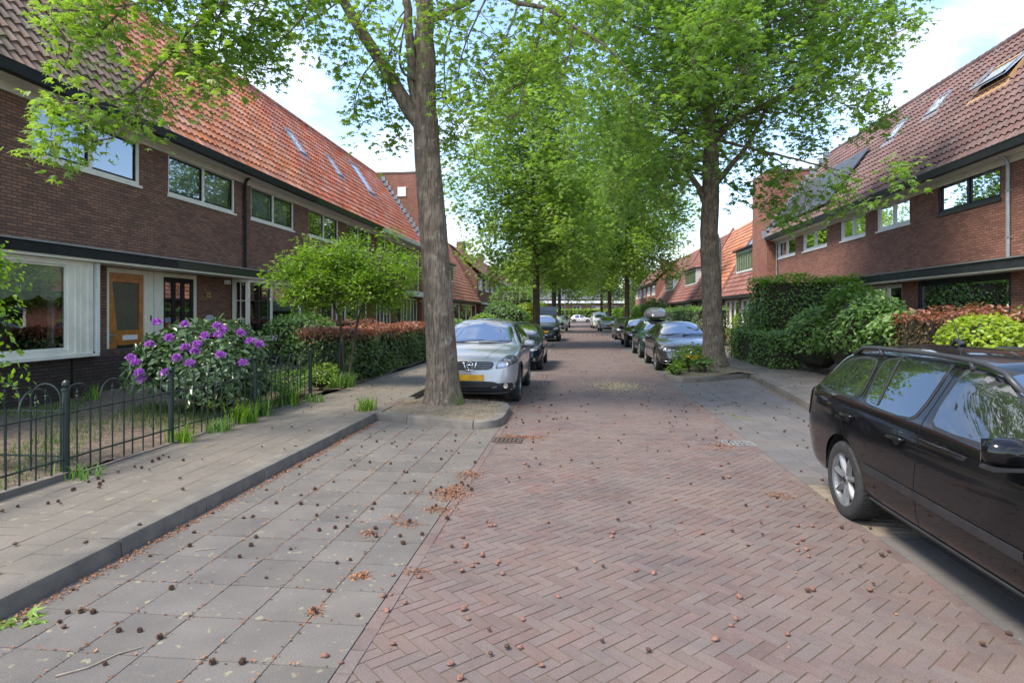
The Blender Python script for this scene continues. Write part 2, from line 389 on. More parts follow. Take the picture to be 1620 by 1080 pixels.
slabs('parking_bay_left', KL, ROADX0, -2, 60, 6, .405, SLAB)
slabs('parking_bay_right', ROADX1, KR+.6, 6.42, 60, 8, .30, SLABR, stag=1)
slabs('parking_bay_near', ROADX1, KR+.6, -2, 5.0, 8, .30, SLABR, stag=1)
lb = ([], [], [])
y = 5.0; row = 0
while y < 6.42:
    x = ROADX1 - (.1 if row % 2 else 0)
    while x < KR+.6:
        flatblock(lb[0], lb[1], lb[2], max(x, ROADX1)+.003, min(x+.2, KR+.6)-.003, y+.003, y+.098, .004); x += .2
    y += .1; row += 1
tag(np_mesh('bay_strip', lb[0], lb[1], LBRICK, loc=(0, 0, 0), rnd=lb[2]), kind='structure')
# pavements
PAV = mat('pavement_slab', (.175, .15, .12), .85, (.125, .108, .088), 1.8, rnd=.05, bump=(130, .6, .005), speck=((.24, .215, .14), 9, .64), detail=9, cpos=(.3, .7), grain=(150, .9), dust=(((.135, .118, .098), 1.1, .7, .45), ((.055, .05, .046), 1.9, .6, .58), ((.19, .165, .11), 6, .5, .58)))
PAVR = mat('pavement_slab_grey', (.18, .155, .13), .85, (.135, .118, .10), 1.8, rnd=.06, bump=(130, .6, .005), detail=8, grain=(150, .9))
pb = MB(); pb.box(-4.98, KL-.17, -4, 112, -.05, .103); pb.box(4.25, 6.3, -4, 11.3, -.05, .102); pb.box(4.5, 6.3, 11.3, 14.5, -.05, .09); pb.box(-3.41, -3.06, 11.06, 11.5, -.05, .1215); pb.box(-3.41, -3.18, 9.6, 11.055, -.05, .1185); pb.box(-3.405, -3.36, 11.505, 14, -.05, .1175); pb.box(3.9, 4.9, 16.9, 17.85, -.05, .1125); pb.box(4.0, 4.32, 16.76, 16.899, -.05, .1185); pb.box(4.32, 4.6, 16.84, 16.8985, -.05, .1184); pb.box(4.6, 6.3, 14.5, 112, -.05, .09)
tag(pb.build('pavement_base', PAV, loc=(0, 0, 0)), kind='structure')
slabs('pavement_left', -4.95, KL-.17, -3, 60, 6, .30, PAV, z=.112, stag=1)
# kerbs along polylines, 1 m stones with joints
KERB = mat('kerb_concrete', (.17, .15, .125), .85, (.115, .102, .088), 5, rnd=.12, bump=(90, .6, .006), detail=8, grain=(150, .9))
def kerb(name, pts, wd=.17, top=.125, inner=-1, step=1.0, z0=-.04):
    """stones follow pts; body lies on the inner side (left of travel if inner=-1)"""
    P = [Vector((p[0], p[1], 0)) for p in pts]; mb = MB()
    seglen = 0; path = [P[0]]
    for a, b in zip(P, P[1:]):
        n = max(1, int((b-a).length/.1))
        for i in range(1, n+1): path.append(a.lerp(b, i/n))
    i = 0; per = max(2, int(step/.1))
    nrm = []
    for k, p in enumerate(path):
        d = path[min(k+1, len(path)-1)]-path[max(k-1, 0)]; d.normalize(); nrm.append(Vector((-d.y, d.x, 0))*(-inner))
    while i < len(path)-1:
        j = min(i+per, len(path)-1); r = GP.random(); dz = GP.uniform(-.004, .004); vs, fs = [], []
        for k in range(i, j+1):
            p = path[k]; n = nrm[k]
            if k == i and i > 0: p = p.lerp(path[k+1], .05)
            if k == j and j < len(path)-1: p = p.lerp(path[k-1], .05)
            for (o_, z) in ((.0, z0), (.010, top-.02), (.016, top-.006), (.028, top), (wd, top), (wd, z0)):
                q = p+n*o_; vs.append((q.x, q.y, z+dz))
        m_ = 6
        for k in range(j-i):
            for e in range(5): fs.append((k*m_+e, k*m_+e+1, (k+1)*m_+e+1, (k+1)*m_+e))
        fs.append(tuple(range(m_-1, -1, -1))); fs.append(tuple((j-i)*m_+e for e in range(m_)))
        mb.add(vs, fs, r); i = j
    o = mb.build(name, KERB, loc=(pts[0][0], pts[0][1], 0)); tag(o, kind='structure'); return sharp(o, 40)
def arc(c, r, a0, a1, n=6): return [(c[0]+r*math.cos(rad(a0+(a1-a0)*i/n)), c[1]+r*math.sin(rad(a0+(a1-a0)*i/n))) for i in range(n+1)]
PITL = [(-3.2, 9.55), (-2.85, 9.42), (-2.2, 9.17), (-1.65, 8.97), (-1.4, 8.98), (-1.2, 9.15), (-1.12, 9.45), (-1.12, 10.5), (-1.22, 10.95), (-1.5, 11.2), (-1.9, 11.25), (-2.4, 11.25), (-3.2, 11.3)]
kerb('kerb_left', [(-3.2, -4)]+PITL+[(-3.22, 14), (-3.22, 30.6), (-1.3, 30.7), (-1.2, 32.6), (-3.2, 32.8), (-3.22, 54), (-1.3, 54.2), (-1.2, 56), (-3.2, 56.2), (-3.2, 112)], inner=-1)
PITR = [(4.55, 16.9), (4.15, 16.65), (3.4, 15.95), (2.9, 15.65), (2.55, 15.7), (2.35, 16.1), (2.32, 16.9), (2.45, 17.6), (2.9, 17.85), (4.5, 17.9)]
RK = [(3.95, -4), (4.02, 8), (4.1, 11.3), (4.42, 14.5)]
kerb('kerb_right', RK+PITR+[(4.55, 24), (4.5, 47), (2.5, 47.2), (2.45, 49), (4.5, 49.2), (4.5, 112)], inner=1)
# right pavement slabs following the kerb
V, F, R = [], [], []
y = -3
def kx(y): return float(np.interp(y, [-4, 8, 11.3, 14.5, 16.9, 24, 60], [3.95, 4.02, 4.1, 4.42, 4.6, 4.55, 4.5]))+.17
row = 0
while y < 60:
    x = 6.6
    if row % 2: x += .15
    while x > kx(y):
        a = max(x-.3, kx(y)); 
        if x-a > .04: flatblock(V, F, R, a+.0015, x-.0015, y+.0015, y+.2985, .112, .0025, .0015)
        x -= .3
    y += .3; row += 1
tag(np_mesh('pavement_right', V, F, PAVR, loc=(0, 0, 0), rnd=R), kind='structure')
# tree pits and garden soil (bumpy grids)
SOIL = mat('soil', (.165, .12, .085), .95, (.085, .062, .045), 7, bump=(45, 1.0, .03), speck=((.21, .165, .11), 22, .58), detail=9)
MOSSOIL = mat('mossy_soil', (.21, .165, .12), .95, (.13, .11, .065), 5, bump=(60, 1.0, .025), speck=((.30, .25, .18), 30, .58), detail=9)
def soilgrid(name, x0, x1, y0, y1, zf, m, step=.1, inside=None):
    xs = np.arange(x0, x1+1e-6, step); ys = np.arange(y0, y1+1e-6, step); rr = np.random.RandomState(3)
    X, Y = np.meshgrid(xs, ys); Z = np.vectorize(zf)(X, Y)+rr.uniform(-.012, .012, X.shape)
    Vv = np.stack([X, Y, Z], -1).reshape(-1, 3); nx = len(xs); F = []
    for j in range(len(ys)-1):
        for i in range(nx-1):
            if inside and not inside(xs[i]+step/2, ys[j]+step/2): continue
            F.append((j*nx+i, j*nx+i+1, (j+1)*nx+i+1, (j+1)*nx+i))
    return tag(np_mesh(name, Vv, F, m, loc=(0, 0, 0), smooth=True), kind='structure')
def inpoly(poly, x, y):
    c = False; j = len(poly)-1
    for i in range(len(poly)):
        if (poly[i][1] > y) != (poly[j][1] > y) and x < (poly[j][0]-poly[i][0])*(y-poly[i][1])/(poly[j][1]-poly[i][1])+poly[i][0]: c = not c
        j = i
    return c
T1 = (-2.29, 10.55); T2 = (3.81, 17.45)
def shrink(poly, d):
    c = np.mean(poly, axis=0); return [tuple(np.array(p)+(c-np.array(p))/np.linalg.norm(c-np.array(p))*d) for p in poly]
SL_, SR_ = shrink(PITL, .08), shrink(PITR, .08)
soilgrid('tree_pit_left', -3.35, -1.0, 8.9, 11.4, lambda x, y: .11+.07*math.exp(-((x-T1[0])**2+(y-T1[1])**2)/.5), MOSSOIL, .05, lambda x, y: inpoly(SL_, x, y))
soilgrid('tree_pit_right', 2.3, 4.9, 15.6, 18.0, lambda x, y: .11+.16*math.exp(-((x-T2[0])**2+(y-T2[1])**2)/.7), MOSSOIL, .05, lambda x, y: inpoly(SR_, x, y) or (4.4 < x < 4.75 and y > 16.7))
for nm, x0, x1, y0 in (('tree_pit_far_left', -3.2, -1.3, 30.8), ('tree_pit_left_third', -3.2, -1.3, 54.3), ('tree_pit_far_right', 2.6, 4.5, 47.3)):
    soilgrid('tree_pit', x0, x1, y0, y0+1.7, lambda x, y: .11, MOSSOIL, .2)
def gz(x, y): return .11+.03*math.sin(x*1.7+y*.9)+.02*math.sin(y*2.3)
soilgrid('garden_left', -10.6, -4.98, -3, 60, gz, SOIL, .15)
soilgrid('garden_right', 6.5, 11.0, -3, 60, gz, SOIL, .25)
fg = MB(); fg.quad((-30, 60, .1), (-5, 60, .1), (-5, 112, .1), (-30, 112, .1)); fg.quad((6.3, 60, .1), (30, 60, .1), (30, 112, .1), (6.3, 112, .1))
tag(fg.build('far_garden', mat('lawn', (.05, .08, .02), .9, (.08, .07, .04), .6), loc=(0, 60, 0)), kind='structure')
# border edge under the fence
eg = MB(); eg.box(-5.02, -4.94, -3, 5.6, -.02, .17); eg.box(-5.0, -4.95, 5.7, 11.6, -.02, .128)
tag(eg.build('garden_edging', KERB, loc=(-5, 0, 0)), kind='structure')
# ================================================================== HOUSES
def TL(F): return lambda a, d, z: (-F+d, a, z)      # left side: facade plane X=-F, d outward (towards the street)
def TR(F): return lambda a, d, z: (F-d, a, z)
def wall_faces(mb, a0, a1, z0, z1, ops, d=0.0, depth=.14):
    A = sorted({a0, a1, *[o[0] for o in ops], *[o[1] for o in ops]}); Z = sorted({z0, z1, *[o[2] for o in ops], *[o[3] for o in ops]})
    A = [a for a in A if a0 <= a <= a1]; Z = [z for z in Z if z0 <= z <= z1]
    for i in range(len(A)-1):
        for j in range(len(Z)-1):
            ca, cz = (A[i]+A[i+1])/2, (Z[j]+Z[j+1])/2
            if any(o[0] < ca < o[1] and o[2] < cz < o[3] for o in ops): continue
            mb.quad((A[i], d, Z[j]), (A[i+1], d, Z[j]), (A[i+1], d, Z[j+1]), (A[i], d, Z[j+1]))
    for (b0, b1, y0, y1) in ops:
        b0, b1, y0, y1 = max(b0, a0), min(b1, a1), max(y0, z0), min(y1, z1); e = d-depth
        mb.quad((b0, d, y0), (b0, e, y0), (b0, e, y1), (b0, d, y1)); mb.quad((b1, d, y0), (b1, e, y0), (b1, e, y1), (b1, d, y1))
        mb.quad((b0, d, y0), (b1, d, y0), (b1, e, y0), (b0, e, y0)); mb.quad((b0, d, y1), (b1, d, y1), (b1, e, y1), (b0, e, y1))
def window(T, parent, a0, a1, z0, z1, d, splits=2, frame=CREAM, sash=DGREEN, fw=.075, glass=GLASS, curtain=None, bars=None, sill=True, cw=None, ratios=None):
    """frame box with mullions; each light gets a thin sash and a pane; d is the outer face of the frame"""
    f = MB(T); t = .09
    f.box(a0, a1, d-t, d, z0, z0+fw); f.box(a0, a1, d-t, d, z1-fw, z1)
    f.box(a0, a0+fw, d-t, d, z0+fw, z1-fw); f.box(a1-fw, a1, d-t, d, z0+fw, z1-fw)
    e = [a0]
    ratios = ratios or [1]*splits; tot = sum(ratios)
    for r in ratios: e.append(e[-1]+(a1-a0)*r/tot)
    for x in e[1:-1]: f.box(x-fw/2, x+fw/2, d-t, d, z0+fw, z1-fw)
    if sill: f.box(a0-.04, a1+.04, d-.02, d+.06, z0-.06, z0-.003)
    fo = sharp(f.build('window', frame, parent))
    s = MB(T); p = MB(T); c = MB(T); sw = .035
    for i in range(len(e)-1):
        b0 = e[i]+(fw if i == 0 else fw/2); b1 = e[i+1]-(fw if i == len(e)-2 else fw/2); y0, y1 = z0+fw, z1-fw
        b0 += .003; b1 -= .003; y0 += .003; y1 -= .003; ds = d-.03
        s.box(b0, b1, ds-.04, ds, y0, y0+sw*1.3); s.box(b0, b1, ds-.04, ds, y1-sw, y1); s.box(b0, b0+sw, ds-.04, ds, y0+sw*1.3, y1-sw); s.box(b1-sw, b1, ds-.04, ds, y0+sw*1.3, y1-sw)
        if bars and bars[i]:
            nx_, nz_ = bars[i]
            for k in range(1, nx_): x = b0+(b1-b0)*k/nx_; s.box(x-.011, x+.011, ds-.03, ds-.008, y0+sw, y1-sw)
            for k in range(1, nz_): z = y0+(y1-y0)*k/nz_; s.box(b0+sw, b1-sw, ds-.031, ds-.007, z-.011, z+.011)
        p.quad((b0+sw, ds-.025, y0+sw), (b1-sw, ds-.025, y0+sw), (b1-sw, ds-.025, y1-sw), (b0+sw, ds-.025, y1-sw))
        if curtain:
            ct = curtain[i] if isinstance(curtain, (list, tuple)) else curtain
            if ct == 'full':
                n = 24; vs = []; hgt = (y0, y1)
                for k in range(n+1):
                    x = b0+(b1-b0)*k/n; dd = d-.2-.03*math.sin(k*2.1); vs += [(x, dd, y0), (x, dd, y1)]
                c.add(vs, [(2*k, 2*k+2, 2*k+3, 2*k+1) for k in range(n)])
            elif ct == 'side':
                n = 12
                for (q0, q1) in ((b0, b0+(b1-b0)*.28),):
                    vs = []
                    for k in range(n+1):
                        x = q0+(q1-q0)*k/n; dd = d-.2-.03*math.sin(k*1.9); vs += [(x, dd, y0-.1), (x, dd, y1+.1)]
                    c.add(vs, [(2*k, 2*k+2, 2*k+3, 2*k+1) for k in range(n)])
            elif isinstance(ct, float):      # roller blind down to a fraction
                c.quad((b0, d-.16, y1-(y1-y0)*ct), (b1, d-.16, y1-(y1-y0)*ct), (b1, d-.16, y1+.05), (b0, d-.16, y1+.05))
            elif ct == 'scallop':
                zb = y1-(y1-y0)*.36; n = 48; vs = []
                for k in range(n+1):
                    x = b0+(b1-b0)*k/n; vs += [(x, d-.14, zb-.10*abs(math.sin(k/n*math.pi*3))), (x, d-.14, y1+.05)]
                c.add(vs, [(2*k, 2*k+2, 2*k+3, 2*k+1) for k in range(n)])
    s.build('sash', sash, fo); p.build('pane', glass, fo)
    if c.v: c.build('curtain', CURT if not (isinstance(curtain, (list, tuple)) and any(isinstance(q, float) for q in curtain)) else BLIND, fo)
    return fo
def tile_mat(name, c1, c2, c3):
    m = mat(name, c1, .78, c2, .8, rnd=.2, bump=(70, .4, .006), detail=7, speck=(c3, 3.2, .64), hue=.006); return m
TILE_B = tile_mat('tile_brown', (.23, .155, .115), (.16, .115, .085), (.17, .155, .08))
TILE_O = tile_mat('tile_orange', (.52, .215, .12), (.42, .17, .10), (.32, .17, .10))
TILE_P = tile_mat('tile_red', (.47, .165, .10), (.37, .13, .085), (.28, .13, .085))
TILE_R = tile_mat('tile_plum', (.175, .10, .09), (.12, .074, .07), (.20, .14, .12))
TILE_D = tile_mat('tile_dark_red', (.26, .11, .085), (.20, .09, .075), (.14, .08, .07))
def pantiles(T, parent, a0, a1, d0, z0, d1, z1, m, tw=.225, row=.32, name='roof_tiles', res=7, wave=.034, holes=()):
    n = max(1, int(round((a1-a0)/tw))); tw = (a1-a0)/n; Ls = math.hypot(d1-d0, z1-z0); nr = max(1, int(round(Ls/row))); row = Ls/nr
    ux, uz = (d1-d0)/Ls, (z1-z0)/Ls; nx_, nz_ = -uz, ux       # outward normal: pointing to street/up
    if nz_ < 0: nx_, nz_ = -nx_, -nz_
    rs = np.random.RandomState(int(a0*10)+7); rn = rs.rand(nr+1, n+1)
    prof = [wave*(.9*math.sin(2*math.pi*(k/res))+.35*math.sin(4*math.pi*k/res+.6)) for k in range(res)]
    V, F, R = [], [], []
    cols = n*res+1
    for r in range(nr):
        for (s_, lift) in ((r*row-.01, .0), (r*row-.01, .050), ((r+1)*row-.01, .004)):
            for k in range(cols):
                ti = min(k//res, n-1); h = prof[k % res]+lift+.012+(rn[r, ti]-.5)*.007
                a = a0+k*tw/res
                V.append((a, d0+ux*s_+nx_*h, z0+uz*s_+nz_*h)); R.append(rn[r, ti])
        b = r*3*cols
        for q in (0, 1):
            for k in range(cols-1):
                i = b+q*cols+k; F.append((i, i+1, i+cols+1, i+cols))
    V = [T(*v) for v in V]
    return np_mesh(name, V, np.array(F), m, parent, smooth=False, rnd=R)
def ridge(T, parent, a0, a1, d, z, m):
    mb = MB(T); a = a0
    while a < a1:
        b = min(a+.36, a1); mb.tube([(a, d, z), (b, d, z)], [.125, .105], 10, rnd=GP.random()); a += .33
    mb.build('ridge_tiles', m, parent)
def downpipe(T, parent, a, d, z0, z1, m, r=.04, hook=.35):
    mb = MB(T); mb.tube([(a, d+hook, z1+.18), (a, d+hook*.9, z1+.06), (a, d+.1, z1-.12), (a, d+.065, z1-.25), (a, d+.065, z0)], r, 10, rnd=.5)
    for z in np.arange(z0+.5, z1-.4, 1.1): mb.box(a-.05, a+.05, d, d+.11, z, z+.03)
    return mb.build('downpipe', m, parent, smooth=False)
def text_mesh(body, size, T, parent, a, d, z, m, name='house_number', flip=1, ext=.008, rot=None):
    cu = bpy.data.curves.new('txt', 'FONT'); cu.body = body; cu.size = size; cu.extrude = ext; cu.align_x = 'CENTER'; cu.offset = .004
    tmp = bpy.data.objects.new('txt', cu); COL.objects.link(tmp)
    dg = bpy.context.evaluated_depsgraph_get(); me = tmp.evaluated_get(dg).to_mesh()
    vs = [tuple(v.co) for v in me.vertices]; fs = [tuple(p.vertices) for p in me.polygons]
    tmp.evaluated_get(dg).to_mesh_clear(); bpy.data.objects.remove(tmp)
    mb = MB(T); mb.add([(a+flip*x, d+.01+zz_, z+y) for x, y, zz_ in vs], fs)
    return mb.build(name, m, parent)
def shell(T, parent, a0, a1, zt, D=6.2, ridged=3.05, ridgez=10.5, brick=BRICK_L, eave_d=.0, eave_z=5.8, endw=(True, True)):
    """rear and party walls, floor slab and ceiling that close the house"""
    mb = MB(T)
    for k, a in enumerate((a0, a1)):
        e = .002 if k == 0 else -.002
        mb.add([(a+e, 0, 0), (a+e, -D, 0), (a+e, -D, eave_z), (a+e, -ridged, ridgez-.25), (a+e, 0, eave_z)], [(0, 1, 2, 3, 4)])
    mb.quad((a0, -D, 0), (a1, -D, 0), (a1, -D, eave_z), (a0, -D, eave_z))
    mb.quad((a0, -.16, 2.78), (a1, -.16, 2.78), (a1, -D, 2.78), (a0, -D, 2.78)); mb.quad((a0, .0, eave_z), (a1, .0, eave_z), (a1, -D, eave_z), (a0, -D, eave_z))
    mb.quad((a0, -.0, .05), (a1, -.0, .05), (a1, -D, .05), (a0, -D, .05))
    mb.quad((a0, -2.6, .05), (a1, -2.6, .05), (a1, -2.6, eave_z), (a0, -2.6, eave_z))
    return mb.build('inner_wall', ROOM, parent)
def skylight(T, parent, a0, a1, s0, s1, d0, z0, ux, uz, open_=0.0, wood=False):
    """rooflight lying on the slope between slope distances s0,s1"""
    nx_, nz_ = -uz, ux
    if nz_ < 0: nx_, nz_ = -nx_, -nz_
    def P(a, s, h): return (a, d0+ux*s+nx_*h, z0+uz*s+nz_*h)
    f = MB(T); w_ = .07; lift = .10
    def bar(A0, A1, S0, S1, h0, h1):
        f.add([P(A0, S0, h0), P(A1, S0, h0), P(A1, S1, h0), P(A0, S1, h0), P(A0, S0, h1), P(A1, S0, h1), P(A1, S1, h1), P(A0, S1, h1)],
              [(0, 3, 2, 1), (4, 5, 6, 7), (0, 1, 5, 4), (1, 2, 6, 5), (2, 3, 7, 6), (3, 0, 4, 7)])
    bar(a0, a1, s0, s0+w_, 0, lift); bar(a0, a1, s1-w_, s1, 0, lift); bar(a0, a0+w_, s0+w_, s1-w_, 0, lift); bar(a1-w_, a1, s0+w_, s1-w_, 0, lift)
    bar(a0-.12, a1+.12, s0-.3, s0-.005, .03, .055)
    fo = f.build('skylight', LEAD if not wood else mat('pine_frame', (.45, .26, .11), .5), parent)
    p = MB(T); t = open_
    p.quad(P(a0+w_, s0+w_, lift-.03+t), P(a1-w_, s0+w_, lift-.03+t), P(a1-w_, s1-w_, lift-.03), P(a0+w_, s1-w_, lift-.03))
    p.build('pane', mat('skylight_glass', (.62, .68, .74), .22, metallic=.5), fo)
    if open_:
        f2 = MB(T)
        for (A0, A1, S0, S1) in ((a0, a1, s0, s0+.07), (a0, a0+.06, s0, s1), (a1-.06, a1, s0, s1)):
            def h(s): return lift+.01+t*(s1-s)/(s1-s0)
            f2.add([P(A0, S0, h(S0)), P(A1, S0, h(S0)), P(A1, S1, h(S1)), P(A0, S1, h(S1)), P(A0, S0, h(S0)+.05), P(A1, S0, h(S0)+.05), P(A1, S1, h(S1)+.05), P(A0, S1, h(S1)+.05)],
                   [(0, 3, 2, 1), (4, 5, 6, 7), (0, 1, 5, 4), (1, 2, 6, 5), (2, 3, 7, 6), (3, 0, 4, 7)])
        f2.build('opened_sash', LEAD, fo)
    return fo
def row_house(T, F, side, a0, a1, label, cat, group, ups, lows, tile, brick, plinth=None, gut=BLACKP, can=BLACKP, eave=(.42, 5.95), rd=(-2.62, 10.5), rdetail=7,
              extra_ops=(), soffz=5.80, can_d=.62, can_z=(2.76, 3.0), cantop=ZINC):
    cx = T((a0+a1)/2, 0, 0)
    h = thing('row_house', label, cat, (cx[0], cx[1], 0), group=group)
    zt = soffz
    ops = [u[:4] for u in ups]+[l[:4] for l in lows]+list(extra_ops)
    m = MB(T); wall_faces(m, a0, a1, 0, zt, ops, 0.0, .14)
    wl = m.build('wall', brick, h, uv=True)
    shell(T, h, a0, a1, zt, ridged=-rd[0], ridgez=rd[1], eave_z=zt, D=2*(-rd[0])+.4)
    # soffit and gutter
    m = MB(T); m.box(a0, a1, 0.002, eave[0]-.06, soffz, soffz+.05); m.box(a0, a1, .004, .03, soffz-.16, soffz-.002)
    m.build('soffit', SOFF, h)
    m = MB(T); ed, ez = eave
    m.add([(a, ed+x, ez+z) for a in (a0, a1) for (x, z) in ((-.07, -.14), (.10, -.14), (.13, .03), (.105, .03), (.08, -.04), (-.07, -.04))], [(0, 1, 2, 3, 4, 5), (11, 10, 9, 8, 7, 6)]+[(i, (i+1) % 6, 6+(i+1) % 6, 6+i) for i in range(6)])
    m.box(a0, a1, ed+.103, ed+.138, ez+.032, ez+.05)
    m.build('gutter', gut, h)
    # roof
    ux, uz = rd[0]-(ed), rd[1]-ez
    pantiles(T, h, a0, a1, ed+.02, ez+.03, rd[0], rd[1], tile, res=rdetail)
    m = MB(T); m.quad((a0, rd[0], rd[1]), (a1, rd[0], rd[1]), (a1, 2*rd[0]-.4, ez), (a0, 2*rd[0]-.4, ez))
    m.quad((a0, ed-.03, ez), (a1, ed-.03, ez), (a1, rd[0], rd[1]-.03), (a0, rd[0], rd[1]-.03))
    m.build('roof', tile, h)
    ridge(T, h, a0, a1, rd[0], rd[1]+.02, tile)
    # canopy between the storeys
    if can_z:
        m = MB(T); m.box(a0, a1, .002, can_d, can_z[0]+.03, can_z[1]-.02)
        m.build('canopy', can, h)
        m = MB(T); m.box(a0, a1, .002, can_d+.035, can_z[1]-.018, can_z[1]+.012); m.build('canopy_cap', cantop, h)
        m = MB(T); m.box(a0, a1, .004, can_d-.03, can_z[0]-.02, can_z[0]+.028); m.build('canopy_soffit', CREAM, h)
    return h
# ---------------------------------------------------------------- left terrace
F_L = 10.0; TLF = TL(F_L)
def bay(T, h, a0, a1, d, zs, zt, splits, ratios, bars, curtain, frame=CREAM, sash=DGREEN, plinth=BRICK_P, side_bars=(2, 3)):
    m = MB(T); m.box(a0+.02, a1-.02, -.1, d-.03, -.1, zs-.05)
    m.build('bay_plinth', plinth, h, uv=True)
    m = MB(T); m.box(a0-.12, a1+.05, d-.1, d+.075, zs-.047, zs+.0); m.box(a0-.03, a1+.03, 0, d-.1, zs-.046, zs-.001)
    m.build('window_sill', frame, h)
    wf = window(T, h, a0, a1, zs+.003, zt, d, splits, frame, sash, .10, GLASS, curtain, bars, sill=False, ratios=ratios)
    # side lights (near and far)
    for (aa, s) in ((a0, 1), (a1, -1)):
        m = MB(T); t = .09*s
        x0, x1 = sorted((aa, aa+t))
        m.box(x0, x1, .0, .10, zs+.004, zt); m.box(x0, x1, .10, d-.095, zs+.004, zs+.10); m.box(x0, x1, .10, d-.095, zt-.1, zt)
        m.build('side_frame', frame, wf)
        m = MB(T); n = side_bars[1]
        for k in range(1, n): z = zs+.1+(zt-zs-.2)*k/n; m.box(aa+.02*s-.01, aa+.02*s+.01, .10, d-.095, z-.012, z+.012)
        m.box(aa+.02*s-.011, aa+.02*s+.011, (.1+d-.095)/2-.01, (.1+d-.095)/2+.01, zs+.1, zt-.1)
        m.build('glazing_bar', frame, wf)
        m = MB(T); m.quad((aa+.045*s, .1, zs+.1), (aa+.045*s, d-.095, zs+.1), (aa+.045*s, d-.095, zt-.1), (aa+.045*s, .1, zt-.1)); m.build('side_pane', GLASS, wf)
    return wf
GH = 'terraced houses on the left side of the street'
wz = (4.66, 5.70)
WOODM = mat('varnished_oak', (.48, .20, .045), .35, (.33, .125, .03), 9, coat=.3, detail=6)
# house A : near left, brown tiles
A0, A1 = 5.4, 13.62
hA = row_house(TLF, F_L, -1, A0, A1, 'brown brick terraced house with mossy brown roof tiles and varnished orange wooden front door', 'house', GH,
    [(6.2, 9.1, *wz), (10.33, 13.16, *wz)], [(6.0, 11.1, .9, 2.72), (12.15, 13.62, .12, 2.72)], TILE_B, BRICK_L)
window(TLF, hA, 6.2, 9.1, *wz, -.03); window(TLF, hA, 10.33, 13.16, *wz, -.03, curtain=None, sash=BLACKP)
bay(TLF, hA, 5.75, 10.75, .45, .93, 2.735, 3, [1.0, 1, 1], None, ['side', 'side', 'scallop'], sash=CREAM)
m = MB(TLF); m.box(10.755, 11.25, .0, .445, .931, 2.735); m.build('corner_post', CREAM, hA)
m = MB(TLF); m.box(10.80, 11.3, -.1, .418, -.1, .87); m.build('bay_plinth', BRICK_P, hA, uv=True)
m = MB(TLF); m.box(10.80, 11.32, .0, .53, .882, .928); m.build('window_sill', CREAM, hA)
m = MB(TLF)
for a_ in (10.80, 10.93, 11.10): m.box(a_, a_+.035, .4455, .468, .95, 2.70)
m.build('post_moulding', CREAM, hA)
m = MB(TLF); m.box(11.32, 11.40, .0, .47, .93, 2.735); m.build('side_panel', WHITE, hA)
# garden wall in front of the door, soldier course on top
m = MB(TLF); m.box(11.3, 13.05, .05, .42, -.1, .86); lo = m.build('low_wall', BRICK_P, hA, uv=True)
m = MB(TLF); 
for k in range(25): m.box(11.3+k*.07+.004, 11.3+(k+1)*.07-.004, .045, .425, .862, .965, rnd=GP.random())
m.build('coping', mat('coping_brick', (.09, .052, .042), .85, (.06, .04, .035), 8, rnd=.25), lo)
# door A (varnished wood, slanted glass)
def doorframe(T, h, a0, a1, z1, m_=CREAM, d=-.02):
    m = MB(T); m.box(a0, a0+.09, d-.1, d, .1, z1); m.box(a1-.09, a1, d-.1, d, .1, z1); m.box(a0+.09, a1-.09, d-.1, d, z1-.1, z1)
    m.build('door_frame', m_, h)
doorframe(TLF, hA, 12.15, 13.42, 2.72)
def polybox(mb, pts, d0, d1):   # prism from (a,z) polygon
    n = len(pts); mb.add([(a, d0, z) for a, z in pts]+[(a, d1, z) for a, z in pts], [tuple(range(n)), tuple(range(2*n-1, n-1, -1))]+[(i, (i+1) % n, n+(i+1) % n, n+i) for i in range(n)])
m = MB(TLF); b0, b1, z0, z1 = 12.24, 13.33, .15, 2.62
polybox(m, [(b0, z0), (b0+.22, z0), (b0+.22, z0), (b0+.27, 1.30), (b0+.13, 2.35), (b0+.13, z1), (b0, z1)], -.1, -.05)
polybox(m, [(b1-.13, z0), (b1, z0), (b1, z1), (b1-.13, z1)], -.1, -.05)
polybox(m, [(b0+.13, 2.42), (b1-.13, 2.42), (b1-.13, z1), (b0+.13, z1)], -.1, -.051)
polybox(m, [(b0+.27, 1.02), (b1-.13, 1.02), (b1-.13, 1.35), (b0+.27, 1.35)], -.1, -.051)
polybox(m, [(b0+.13, z0), (b1-.13, z0), (b1-.13, .28), (b0+.13, .28)], -.1, -.052)
dA = m.build('door', WOODM, hA)
m = MB(TLF); m.quad((b0+.1, -.08, 1.3), (b1-.1, -.08, 1.3), (b1-.1, -.08, 2.45), (b0+.1, -.08, 2.45)); m.build('door_glass', mat('frosted_glass', (.07, .075, .055), .22, (.11, .11, .08), 30, bump=(40, .5)), dA)
m = MB(TLF); m.box(b0+.2, b1-.12, -.095, -.065, .27, 1.03); m.build('lower_panel', DGREEN, dA)
m = MB(TLF); m.box(b0+.42, b0+.88, -.05, -.035, 1.13, 1.24); m.build('letter_plate', WHITE, dA)
m = MB(TLF); m.box(b0+.03, b0+.1, -.05, -.04, 1.1, 1.35); m.tube([(b0+.065, -.04, 1.25), (b0+.065, .01, 1.25), (b0+.16, .01, 1.25)], .012, 8); m.build('handle', METAL, dA)
m = MB(TLF); m.box(13.425, A1-.002, -.04, -.005, .1, 2.74); m.build('door_panel', CREAM, hA)
m = MB(TLF); m.box(13.5, 13.53, -.005, .01, 1.55, 1.68); m.build('doorbell', BLACKP, hA)
text_mesh('24', .2, TLF, hA, 11.78, 0.0, 2.30, BLACKP)
# a faded chalk-white '24' low on the same pier is left in its brick tone
text_mesh('24', .2, TLF, hA, 11.82, -.012, 1.72, mat('worn_number', (.22, .12, .10), .9))
